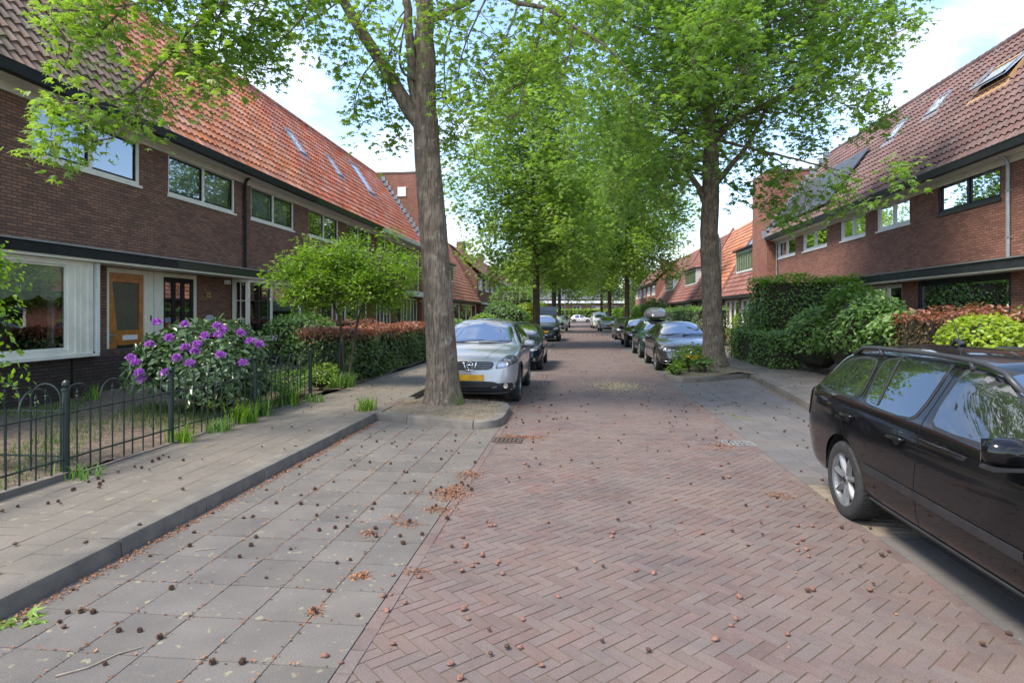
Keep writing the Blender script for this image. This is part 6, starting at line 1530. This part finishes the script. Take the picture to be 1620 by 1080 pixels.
    def sides(s, wins, pillars=(), seams=(), handles=(), mirror=None, mold=None, glass=None, trimw=.03, bright=None):
        for ax in ('L', 'R'):
            for w_ in wins:
                c = np.mean(w_, axis=0); big = [tuple(np.array(p)+(np.array(p)-c)/np.linalg.norm(np.array(p)-c)*trimw) for p in w_]
                fr_ = s.patch('window_seal', big, ax, TRIM, .003); s.patch('side_window', w_, ax, glass or CG_S, .006, fr_)
            for p in seams: s.ribbon('door_seam', p, ax, .007, GRI, .002)
            if mold: s.ribbon('side_moulding', mold, ax, .055, TRIM, .003, height=.010)
            if bright: s.ribbon('window_trim', bright, ax, .014, CHR, .008)
            for (y, z) in handles:
                p, n = s.hit(y, z, ax); sg = -1 if ax == 'L' else 1
                mb = MB(); m_ = 10; vs = []
                cup = [(y+.052*math.cos(a), z-.01+.038*math.sin(a)) for a in np.linspace(0, 6.28, 13)[:-1]]
                h = s.patch('handle_recess', cup, ax, GRI, .002, step=.02, smooth_n=0)
                x = p.x+sg*.030; mb.tube([(x-sg*.03, y-.11, z+.005), (x, y-.085, z+.006), (x+sg*.004, y, z+.008), (x, y+.07, z+.006), (x-sg*.03, y+.095, z+.004)], [.012, .014, .0145, .014, .012], 8)
                s.P('door_handle', mb, s.paint, smooth=True)
            if mirror:
                y, z = mirror; p, n = s.hit(y, z, ax); sg = -1 if ax == 'L' else 1; x0 = p.x
                mb = MB(); vs, fs = [], []; nu, nv = 16, 10; c = Vector((x0+sg*.155, y+.0, z+.055))
                for j in range(nv+1):
                    for i in range(nu):
                        a = 2*math.pi*i/nu; b = math.pi*j/nv; xx, yy, zz_ = math.sin(b)*math.cos(a), math.cos(b), math.sin(b)*math.sin(a)
                        sx = math.copysign(abs(xx)**.75, xx); sz = math.copysign(abs(zz_)**.75, zz_); yq = yy*.075 if yy < 0 else yy*.035
                        vs.append((c.x+sx*.115, c.y+yq*1.1, c.z+sz*.074))
                for j in range(nv):
                    for i in range(nu): fs.append((j*nu+i, j*nu+(i+1) % nu, (j+1)*nu+(i+1) % nu, (j+1)*nu+i))
                mb.add(vs, fs); mo = s.P('door_mirror', mb, s.paint, smooth=True)
                mb = MB(); mb.tube([(x0-sg*.02, y+.01, z-.02), (x0+sg*.06, y, z+.0), (x0+sg*.13, y, z+.02)], [.03, .026, .03], 8); mb.box(*sorted((x0+sg*.05, x0+sg*.26)), y-.07, y+.03, z-.03, z-.012); s.P('mirror_base', mb, TRIM, mo, smooth=False)
                mb = MB(); mb.box(*sorted((x0+sg*.06, x0+sg*.25)), y+.034, y+.038, z+.0, z+.115); s.P('mirror_glass', mb, CHR, mo)
    def plate(s, z, y_off=.012, blue=True, axis='F', x=0.0):
        p, n = s.hit(x, z, axis); sg = -1 if axis == 'F' else 1; y = p.y+sg*y_off; mb = MB(); mb.box(x-.26, x+.26, y-.006, y+.006, z-.055, z+.055); po = s.P('licence_plate', mb, PLT)
        mb = MB(); mb.box(x-.255, x-.22, y+sg*.0065, y+sg*.008, z-.05, z+.05); s.P('plate_band', mb, PBL, po)
    def roofrails(s, ya, yb, x, m=None, h=.055, r=.017):
        for sg in (-1, 1):
            pts = []; n = 14
            for k in range(n+1):
                t_ = k/n; y = ya+(yb-ya)*t_; p, nn = s.hit(sg*x, y, 'T'); e = min(t_, 1-t_)/.08; lift = h*min(1, e)**.6 if e < 1 else h; pts.append((sg*x, y, p.z+lift-.004))
            mb = MB(); mb.tube(pts, [r*1.2]+[r]*(n-1)+[r*1.2], 8)
            for f in (.22, .78): y = ya+(yb-ya)*f; p, nn = s.hit(sg*x, y, 'T'); mb.tube([(sg*x, y-.03, p.z-.005), (sg*x, y, p.z+h)], [r*1.2, r], 6)
            s.P('roof_rail', mb, m or TRIM, smooth=True)
    def front(s, wind, lights=None, grille=None, bumper=None, fog=None, hood=None, plate=None, wipers=True, lower=None):
        c = np.mean(wind, axis=0); big = [tuple(np.array(p)+(np.array(p)-c)*np.array([.035, .06])) for p in wind]
        f = s.patch('windscreen_seal', big, 'F', TRIM, .003); s.patch('windscreen', wind, 'F', CG_W, .007, f)
        if wipers:
            z = min(p[1] for p in wind)
            for (xa, xb, dz) in ((-.5, .1, .05), (.0, .6, .04)):
                a, na = s.hit(xa, z-.0, 'F'); b, nb = s.hit(xb, z+dz, 'F'); mb = MB(); mb.tube([a+na*.02, (a+b)/2+(na+nb)*.012, b+nb*.014], [.009, .007, .004], 5); s.P('wiper', mb, TRIM)
        for sg in (-1, 1):
            if lights: 
                l = s.patch('headlight', [(sg*x, z) for x, z in lights], 'F', GRI, .004, step=.03); c = np.mean(lights, axis=0)
                s.patch('lens', [(sg*(c[0]+(x-c[0])*.9), c[1]+(z-c[1])*.86) for x, z in lights], 'F', LENS, .008, l, step=.03)
                p, n = s.hit(sg*(c[0]+.02), c[1], 'F'); mb = MB(); mb.lathe([(0, .0), (.035, -.002), (.05, -.008), (.052, -.001)], (p.x, p.y-.006, p.z), 'y', 16); s.P('lamp_bowl', mb, CHR, l)
            if fog:
                x, z = fog; p, n = s.hit(sg*x, z, 'F'); mb = MB(); mb.lathe([(0, -.018), (.036, -.02), (.045, -.012), (.047, .02)], (p.x, p.y-.005, p.z), 'y', 16); s.P('fog_lamp', mb, CHR)
        if lower: s.patch('bumper_trim', lower, 'F', TRIM, .006, step=.05)
        if grille: s.patch('grille', grille, 'F', GRI, .009, step=.04)
        if bumper: s.patch('lower_grille', bumper, 'F', GRI, .010, step=.04)
        if plate: s.plate(plate, .03)
        if hood:
            for sg in (-1, 1): s.ribbon('bonnet_seam', [(sg*x, y) for x, y in hood], 'T', .008, GRI, .002)
    def slats(s, zs, xa, xb, m=CHR, r=.006):
        for z in zs:
            mb = MB(); pts = []
            for x in np.linspace(xa, xb, 12): p, n = s.hit(x, z, 'F'); pts.append(p+n*.014)
            mb.tube(pts, r, 5); s.P('grille_bar', mb, m, smooth=True)
    def rear(s, win, lamps, plate=None):
        s.patch('rear_window', win, 'B', CG_S, .006)
        for sg in (-1, 1): s.patch('tail_light', [(sg*x, z) for x, z in lamps], 'B', REDL, .008, step=.04)
        if plate: s.plate(plate, axis='B')
def ring(car, x, z, r, kind, parent=None):
    p, n = car.hit(x, z, 'F'); y = p.y-.022; mb = MB(); P = []
    for k in range(25): a = 2*math.pi*k/24; P.append((x+math.cos(a)*r, y, z+math.sin(a)*r))
    mb.tube(P, r*.13, 8, cap=False)
    if kind == 'bar': mb.box(x-r*1.25, x+r*1.25, y-.008, y+.004, z-r*.2, z+r*.2)
    elif kind == 'bolt': mb.add([(x-r*1.5, y-.004, z+r*.05), (x+r*.1, y-.004, z+r*.22), (x-r*.1, y-.004, z-.01*r), (x+r*1.5, y-.004, z-r*.05), (x-r*.1, y-.004, z-r*.25), (x+r*.1, y-.004, z)], [(0, 1, 5, 2, 4, 2)[:3], (2, 5, 3), (2, 3, 4)])
    return car.P('badge', mb, CHR, smooth=True)
# ---------------------------------------------------------------- black estate, right foreground (front faces the camera)
BLK = paint('paint_black', (.006, .006, .007), .2); L = 4.57
S = dict(L=L, W=1.77, H=1.455, wb=2.578, fo=.92, R=.322, wr=.555, spokes=7,
    top=[(0, .52), (.03, .62), (.12, .72), (.45, .86), (.95, .965), (1.15, 1.0), (1.35, 1.09), (1.95, 1.37), (2.25, 1.44), (2.8, 1.46), (3.5, 1.458), (4.0, 1.435), (4.15, 1.385), (4.33, 1.17), (4.45, .98), (4.52, .80), (L, .62)],
    belt=[(0, .50), (.5, .80), (1.2, .93), (2.2, .955), (3.4, .985), (4.1, 1.005), (L, .97)])
# positions in the table above are measured from the nose
c = Car('estate_car', 'shiny black estate car with roof rails parked at the right edge of the photo', 'car', S, BLK, (3.10, 5.42-.92-2.578+L/2+.03, 0))
y0 = c.y0
def Yc(*p): return [(a+y0, b) for a, b in p]
c.sides([Yc((1.42, .985), (1.78, 1.22), (2.05, 1.335), (2.20, 1.365), (2.34, 1.375), (2.30, .985)),
         Yc((2.46, .99), (2.50, 1.375), (2.80, 1.378), (3.14, 1.365), (3.36, 1.33), (3.18, 1.03), (3.12, 1.01)),
         Yc((3.30, 1.025), (3.46, 1.33), (3.72, 1.325), (3.93, 1.29), (4.12, 1.16), (4.19, 1.06), (3.9, 1.04))],
    seams=[Yc((2.38, .30), (2.36, .9), (2.42, 1.40)), Yc((3.55, .85), (3.36, .6), (3.18, .42), (3.05, .30)), Yc((3.55, .85), (3.42, 1.02), (3.24, 1.02), (3.40, 1.37)), Yc((1.28, .28), (1.24, .6), (1.28, .9)), Yc((1.28, .28), (3.05, .30))],
    handles=[(2.62-.0+y0, .845), (3.42+y0-.02, .875)][::1], mirror=(1.37+y0, .97), mold=Yc((1.35, .50), (3.10, .53)), trimw=.028)
for ax in ('L', 'R'):
    c.ribbon('window_divider', Yc((2.98, 1.02), (3.14, 1.35)), ax, .028, TRIM, .009)
    c.ribbon('sill', Yc((1.34, .265), (3.08, .275)), ax, .05, TRIM, .004, height=.012)
    c.ribbon('shoulder_line', Yc((1.2, .90), (2.4, .915), (3.5, .94), (4.2, .95)), ax, .012, BLK, .002, height=.005)
    c.patch('fuel_flap', Yc((3.78, .86), (3.98, .86), (3.98, 1.0), (3.78, 1.0)) if ax == 'R' else Yc((3.8, .2), (3.81, .2), (3.81, .21)), ax, BLK, .003) if ax == 'R' else None
    # tail lamps wrap round the corner
    c.patch('tail_light', Yc((4.40, .72), (4.50, .74), (4.50, .98), (4.40, 1.0), (4.33, .90)), ax, REDL, .006, step=.03)
c.roofrails(1.85+y0, 3.98+y0, .55, mat('rail_grey', (.05, .052, .056), .4, metallic=.3), .06, .018)
c.front([(-.62, 1.02), (.62, 1.02), (.55, 1.36), (-.55, 1.36)], [(.48, .66), (.80, .70), (.78, .80), (.5, .80)], [(-.38, .60), (.38, .60), (.42, .76), (-.42, .76)], [(-.5, .28), (.5, .28), (.55, .42), (-.55, .42)], (.66, .36), plate=.5)
c.rear([(-.5, 1.05), (.5, 1.05), (.46, 1.33), (-.46, 1.33)], [(.55, .7), (.8, .72), (.8, .98), (.6, .98)], .62)
m = MB(); p, n = c.hit(0, 3.35+y0, 'T'); m.tube([(0, 3.35+y0, p.z), (0, 3.38+y0, p.z+.03), (0, 3.42+y0, p.z+.04), (0, 3.5+y0, p.z)], [.03, .022, .02, .01], 8); m.tube([(0, 3.38+y0, p.z+.03), (0, 3.48+y0, p.z+.22)], [.005, .003], 6); c.P('antenna', m, TRIM)
for sg in (-1, 1):
    m = MB(); m.box(*sorted((sg*.72, sg*.885)), 3.85+y0, 3.86+y0, .10, .24)
# interior hints seen through the front side window are reflections only
# ---------------------------------------------------------------- silver crossover, left
L = 4.315
SIL = paint('paint_silver', (.44, .44, .455), .38, .4)
S = dict(L=L, W=1.783, H=1.615, wb=2.63, fo=.86, R=.345, wr=.60, spokes=5,
    top=[(0, .50), (.02, .72), (.08, .86), (.22, .95), (.6, 1.04), (.95, 1.09), (1.12, 1.13), (1.4, 1.30), (1.8, 1.54), (2.05, 1.595), (2.6, 1.615), (3.3, 1.58), (3.8, 1.48), (4.05, 1.22), (4.2, 1.0), (L, .6)],
    belt=[(0, .48), (.08, .82), (.6, .96), (1.2, 1.04), (2.2, 1.06), (3.4, 1.12), (4.0, 1.14), (L, 1.0)])
c = Car('suv_car', 'silver compact crossover parked nose towards the camera behind the big left tree', 'car', S, SIL, (-1.98, 12.05-.86+L/2, 0), rad(.5)); y0 = c.y0
c.sides([Yc((1.5, 1.09), (1.85, 1.36), (2.1, 1.47), (2.34, 1.49), (2.32, 1.10)), Yc((2.44, 1.10), (2.46, 1.49), (2.8, 1.485), (3.2, 1.42), (3.3, 1.18), (3.2, 1.13)), Yc((3.4, 1.19), (3.36, 1.40), (3.6, 1.34), (3.78, 1.22))],
    seams=[Yc((2.38, .34), (2.36, .95), (2.4, 1.52)), Yc((3.3, .9), (3.1, .5), (2.98, .36)), Yc((1.24, .32), (1.2, .8), (1.35, 1.05))], handles=[(2.55+y0, .96), (3.25+y0, 1.0)], mirror=(1.5+y0, 1.05))
for ax in ('L', 'R'):
    c.ribbon('side_moulding', Yc((1.3, .33), (3.0, .33)), ax, .09, TRIM, .004, height=.01)
    for wy in c.wy:
        R_ = .345+.075; arc_ = [(wy+R_*math.cos(a), .345+R_*math.sin(a)) for a in np.linspace(.0, math.pi, 16)]; c.ribbon('arch_trim', arc_, ax, .045, TRIM, .005, height=.008)
c.front([(-.70, 1.125), (.70, 1.125), (.60, 1.525), (-.60, 1.525)], [(.47, .70), (.62, .72), (.85, .80), (.80, .93), (.66, .94), (.5, .80)], [(-.40, .68), (.40, .68), (.46, .83), (-.46, .83)], [(-.38, .28), (.38, .28), (.42, .42), (-.42, .42)], None,
    lower=[(-.86, .26), (.86, .26), (.86, .44), (.5, .44), (.42, .47), (-.42, .47), (-.5, .44), (-.86, .44)], plate=.54, hood=[(.30, .12+y0), (.42, .5+y0), (.55, 1.05+y0)])
for sg in (-1, 1):
    p, n = c.hit(sg*.66, .385, 'F'); m = MB(); m.lathe([(0, -.02), (.04, -.022), (.05, -.012), (.052, .02)], (p.x, p.y-.01, p.z), 'y', 16); c.P('fog_lamp', m, CHR)
c.slats([.71, .74, .77, .80], -.42, .42, mat('slat_grey', (.3, .31, .32), .3, metallic=.7)); c.slats([.32, .37], -.38, .38, TRIM, .01)
m = MB()
for sg in (-1, 1):
    q = [c.hit(sg*x, z, 'F')[0]+Vector((0, -.022, 0)) for x, z in ((.125, .84), (.105, .76), (.07, .675))]; m.tube(q, .015, 6)
q = [c.hit(x, .675, 'F')[0]+Vector((0, -.022, 0)) for x in (-.07, 0, .07)]; m.tube(q, .015, 6); c.P('grille_surround', m, CHR, smooth=True)
ring(c, 0, .765, .058, 'bar')
c.patch('sunroof', [(-.42, 1.95+y0), (.42, 1.95+y0), (.42, 2.7+y0), (-.42, 2.7+y0)], 'T', CG_W, .004)
c.rear([(-.5, 1.1), (.5, 1.1), (.45, 1.4), (-.45, 1.4)], [(.6, .8), (.8, .8), (.8, 1.05), (.62, 1.05)])
# ---------------------------------------------------------------- generic hatchback / saloon profiles
def hatch(name, label, pm, loc, rz=0, W=1.8, L=4.3, H=1.47, light=None, grille=None, fog=(.66, .33), plate=.5, estate=False, rails=False, spokes=7, group=None, body='hatch', detail=True, chromebar=False):
    fo = .88
    if body == 'suv': 
        top = [(0, .5), (.02, .74), (.08, .90), (.25, 1.0), (.9, 1.08), (1.15, 1.12), (1.7, H-.14), (2.0, H-.03), (2.8, H), (3.8, H-.04), (L-.35, H-.12), (L-.1, 1.1), (L, .6)]; bl = 1.05; R = .36
    elif body == 'van':
        top = [(0, .5), (.02, .8), (.1, 1.0), (.5, 1.1), (.8, 1.18), (1.3, H-.25), (1.6, H-.05), (2.0, H), (L-.2, H-.02), (L-.05, H-.2), (L, .6)]; bl = 1.1; R = .34
    elif body == 'saloon':
        top = [(0, .5), (.03, .64), (.12, .74), (.5, .86), (1.0, .96), (1.2, 1.0), (1.9, H-.1), (2.2, H-.02), (2.7, H), (3.2, H-.05), (3.9, 1.12), (4.2, 1.04), (L-.1, .98), (L, .6)]; bl = .93; R = .33
    else:
        top = [(0, .5), (.03, .66), (.12, .77), (.5, .89), (1.0, .98), (1.18, 1.02), (1.4, 1.14), (1.9, H-.09), (2.25, H-.01), (2.8, H), (3.5, H-.06), (L-.45, H-.2), (L-.2, 1.08), (L-.06, .9), (L, .6)]; bl = .95; R = .33
        if estate: top = [(0, .5), (.03, .66), (.12, .77), (.5, .89), (1.0, .98), (1.2, 1.02), (1.9, H-.09), (2.25, H-.01), (2.8, H), (L-.9, H-.03), (L-.4, H-.1), (L-.2, 1.15), (L-.06, .9), (L, .6)]
    S = dict(L=L, W=W, H=H, wb=L*.61, fo=fo, R=R, wr=.56 if body != 'van' else .66, spokes=spokes, top=top, belt=[(0, .48), (.12, min(.7, bl-.2)), (.6, bl-.12), (1.2, bl-.02), (2.4, bl), (L-.8, bl+.04), (L, bl-.02)])
    c = Car('hatchback_car' if body == 'hatch' and not estate else {'suv': 'suv_car', 'van': 'van', 'saloon': 'saloon_car'}.get(body, 'estate_car'), label, 'van' if body == 'van' else 'car', S, pm, loc, rz, group)
    y0 = c.y0; Yq = lambda *p: [(a+y0, b) for a, b in p]; ht = H-.10
    e = L-.55 if (estate or body in ('suv', 'van')) else L-.95
    w1 = Yq((1.5, bl+.035), (1.85, ht-.12), (2.1, ht-.01), (2.36, ht), (2.34, bl+.035)); w2 = Yq((2.46, bl+.035), (2.48, ht), (2.85, ht-.01), (3.15, ht-.04), (3.22, bl+.08), (3.12, bl+.045))
    w3 = Yq((3.3, bl+.08), (3.26, ht-.06), (e-.15, ht-.09), (e, bl+.12)) if e > 3.5 else None
    c.sides([w for w in (w1, w2, w3) if w], seams=[Yq((2.4, .3), (2.38, .9), (2.42, H-.07)), Yq((1.24, .3), (1.22, .75), (1.35, bl)), Yq((3.25, .85), (3.05, .45), (2.95, .3))] if detail else [], handles=[(2.6+y0, bl-.10), (3.2+y0, bl-.07)] if detail else [], mirror=(1.5+y0, bl+.0))
    zt = top[5][1] if body == 'hatch' else 1.02
    cz = {'suv': 1.16, 'van': 1.22, 'saloon': 1.03}.get(body, 1.055); ww = S['wr']
    dz = {'suv': .12, 'van': .15}.get(body, 0)
    c.front([(-.68, cz), (.68, cz), (ww, H-.085), (-ww, H-.085)], light or [(.46, .62+dz), (.60, .60+dz), (.84, .67+dz), (.82, .77+dz), (.66, .75+dz)], grille or [(-.40, .56+dz), (.40, .56+dz), (.48, .66+dz), (-.48, .66+dz)],
        [(-.55, .27), (.55, .27), (.6, .38), (-.6, .38)], fog, plate=plate, hood=[(.35, .15+y0), (.5, .6+y0), (.56, 1.1+y0)] if detail else None, wipers=detail)
    c.rear([(-.5, bl+.1), (.5, bl+.1), (.44, H-.12), (-.44, H-.12)], [(.55, .72), (.8, .72), (.8, .9), (.6, .92)], .6)
    if rails: c.roofrails(1.95+y0, L-.6+y0, S['wr']-.02, METAL if rails == 2 else TRIM, .05, .014)
    return c
GC = 'cars parked along the kerbs'
GRY = paint('paint_dark_grey', (.075, .072, .074), .28, .5)
c = hatch('c', 'dark grey hatchback with a chrome grille bar behind the big right tree', GRY, (3.26, 19.0-.88+4.37/2, 0), 0, 1.81, 4.37, 1.485, [(.47, .64), (.62, .60), (.84, .66), (.86, .78), (.70, .76)], [(-.42, .52), (.42, .52), (.50, .68), (-.50, .68)], fog=None, plate=.46, spokes=10)
for sg in (-1, 1):
    c.patch('fog_recess', [(sg*.5, .28), (sg*.8, .30), (sg*.8, .41), (sg*.56, .38)], 'F', GRI, .011, step=.03)
    m = MB(); q = [c.hit(sg*x, z, 'F')[0]+Vector((0, -.02, 0)) for x, z in ((.09, .635), (.25, .63), (.40, .645), (.50, .665))]; m.tube(q, .009, 6); q = [c.hit(sg*x, z, 'F')[0]+Vector((0, -.022, 0)) for x, z in ((.55, .34), (.68, .34), (.76, .37))]; m.tube(q, .012, 6)
    q = [c.hit(sg*x, z, 'F')[0]+Vector((0, -.02, 0)) for x, z in ((.35, .25), (.55, .255), (.78, .29))]; m.tube(q, .009, 6); c.P('chrome_bar', m, CHR, smooth=True)
ring(c, 0, .645, .062, 'bolt')
NAV = paint('paint_navy', (.010, .014, .028), .25)
hatch('c', 'dark blue hatchback parked directly behind the silver crossover', NAV, (-1.9, 18.9-.88+4.2/2, 0), 0, 1.78, 4.2, 1.46, fog=(.66, .36))
GRN = paint('paint_bottle_green', (.010, .035, .032), .25)
c = hatch('c', 'dark green estate with a roof box and silver roof rails behind the dark grey hatchback', GRN, (3.30, 24.3-.88+4.5/2, 0), 0, 1.80, 4.5, 1.49, estate=True, rails=2, grille=[(-.42, .56), (.42, .56), (.48, .70), (-.48, .70)])
# roof box and its bars: own thing standing on the roof
bt_ = thing('roof_box', 'dark grey streamlined roof box mounted on the dark green estate', 'roof box', (3.30, 26.2, 1.49))
m = MB(); vs, fs = [], []; n = 16; ln = 1.95; prof = pchip([(0, .04), (.08, .5), (.3, .85), (.6, 1), (.9, .9), (1, .55)]); 
for i in range(21):
    t_ = i/20; sc_ = prof(t_); wd = .42*(.55+.45*min(1, sc_*1.1)); hg = .40*sc_
    for k in range(n): a = 2*math.pi*k/n; ca, sa = math.cos(a), math.sin(a); vs.append((math.copysign(abs(ca)**.6, ca)*wd, -ln/2+ln*t_, .10+max(0, math.copysign(abs(sa)**.75, sa))*hg+min(0, sa)*.03))
for i in range(20):
    for k in range(n): fs.append((i*n+k, i*n+(k+1) % n, (i+1)*n+(k+1) % n, (i+1)*n+k))
fs += [tuple(range(n-1, -1, -1)), tuple(20*n+k for k in range(n))]; m.add(vs, fs); m.build('box_shell', mat('box_grey', (.07, .07, .085), .3, (.10, .10, .12), 2, coat=.4), bt_, smooth=True, world=False)
m = MB()
for y in (-.45, .45): m.tube([(-.56, y, .05), (.56, y, .05)], .016, 8)
m.build('crossbar', METAL, bt_, world=False)
hatch('c', 'black estate parked two cars beyond the dark grey hatchback on the right', BLK, (3.35, 32.0-.88+4.4/2, 0), 0, 1.80, 4.4, 1.53, estate=True, rails=1)
hatch('c', 'grey car parked on the right beyond the black estate and its roof box neighbour', GRY, (3.35, 41.0-.88+4.2/2, 0), 0, 1.78, 4.2, 1.5, detail=False)
DSV = paint('paint_dark_blue_green', (.014, .022, .026), .25)
c = hatch('c', 'black off road car with its tailgate raised, parked on the left under the second tree', DSV, (-1.95, 38.1-.9+4.4/2, 0), 0, 1.9, 4.4, 1.68, body='suv', plate=.62, detail=False)
m = MB(); y1 = c.y0+4.4; vs = []
for (dy, dz) in ((-.42, 1.60), (-.1, 1.86), (.35, 2.14), (.5, 2.12)): vs += [(-.62, y1+dy, dz), (.62, y1+dy, dz)]
vs2 = [(x, y, z+.05) for x, y, z in vs]; k = len(vs); m.add(vs+vs2, [(0, 1, 3, 2), (2, 3, 5, 4), (4, 5, 7, 6), (8, 10, 11, 9), (10, 12, 13, 11), (12, 14, 15, 13), (0, 2, 10, 8), (2, 4, 12, 10), (4, 6, 14, 12), (1, 9, 11, 3), (3, 11, 13, 5), (5, 13, 15, 7), (0, 8, 9, 1), (6, 7, 15, 14)])
m.build('tailgate', DSV, c.t, world=False)
m = MB(); m.add([(-.5, y1-.36, 1.63), (.5, y1-.36, 1.63), (.5, y1+.2, 2.03), (-.5, y1+.2, 2.03)], [(0, 1, 2, 3)]); m.build('tailgate_glass', CG_S, c.t, world=False)
WHT = paint('paint_white', (.62, .62, .62), .3); SIL2 = paint('paint_light_silver', (.5, .51, .53), .3, .4)
hatch('c', 'light silver car parked on the left beyond the black off road car', SIL2, (-1.75, 61.5, 0), 0, 1.78, 4.3, 1.46, detail=False)
hatch('c', 'dark small car parked farthest on the left, just past the light silver car', GRY, (-1.6, 76.0, 0), 0, 1.7, 4.0, 1.5, detail=False)
hatch('c', 'pale silver saloon parked on the right near the end of the row', SIL2, (3.1, 62.0, 0), rad(3), 1.8, 4.5, 1.45, body='saloon', detail=False)
hatch('c', 'white van parked on the right at the end of the row', WHT, (2.7, 73.5, 0), rad(3), 1.9, 4.6, 1.9, body='van', detail=False)
hatch('c', 'white hatchback crossing the far end of the street, seen from the side', WHT, (.9, 113.5, 0), rad(90), 1.75, 4.1, 1.5, detail=False)
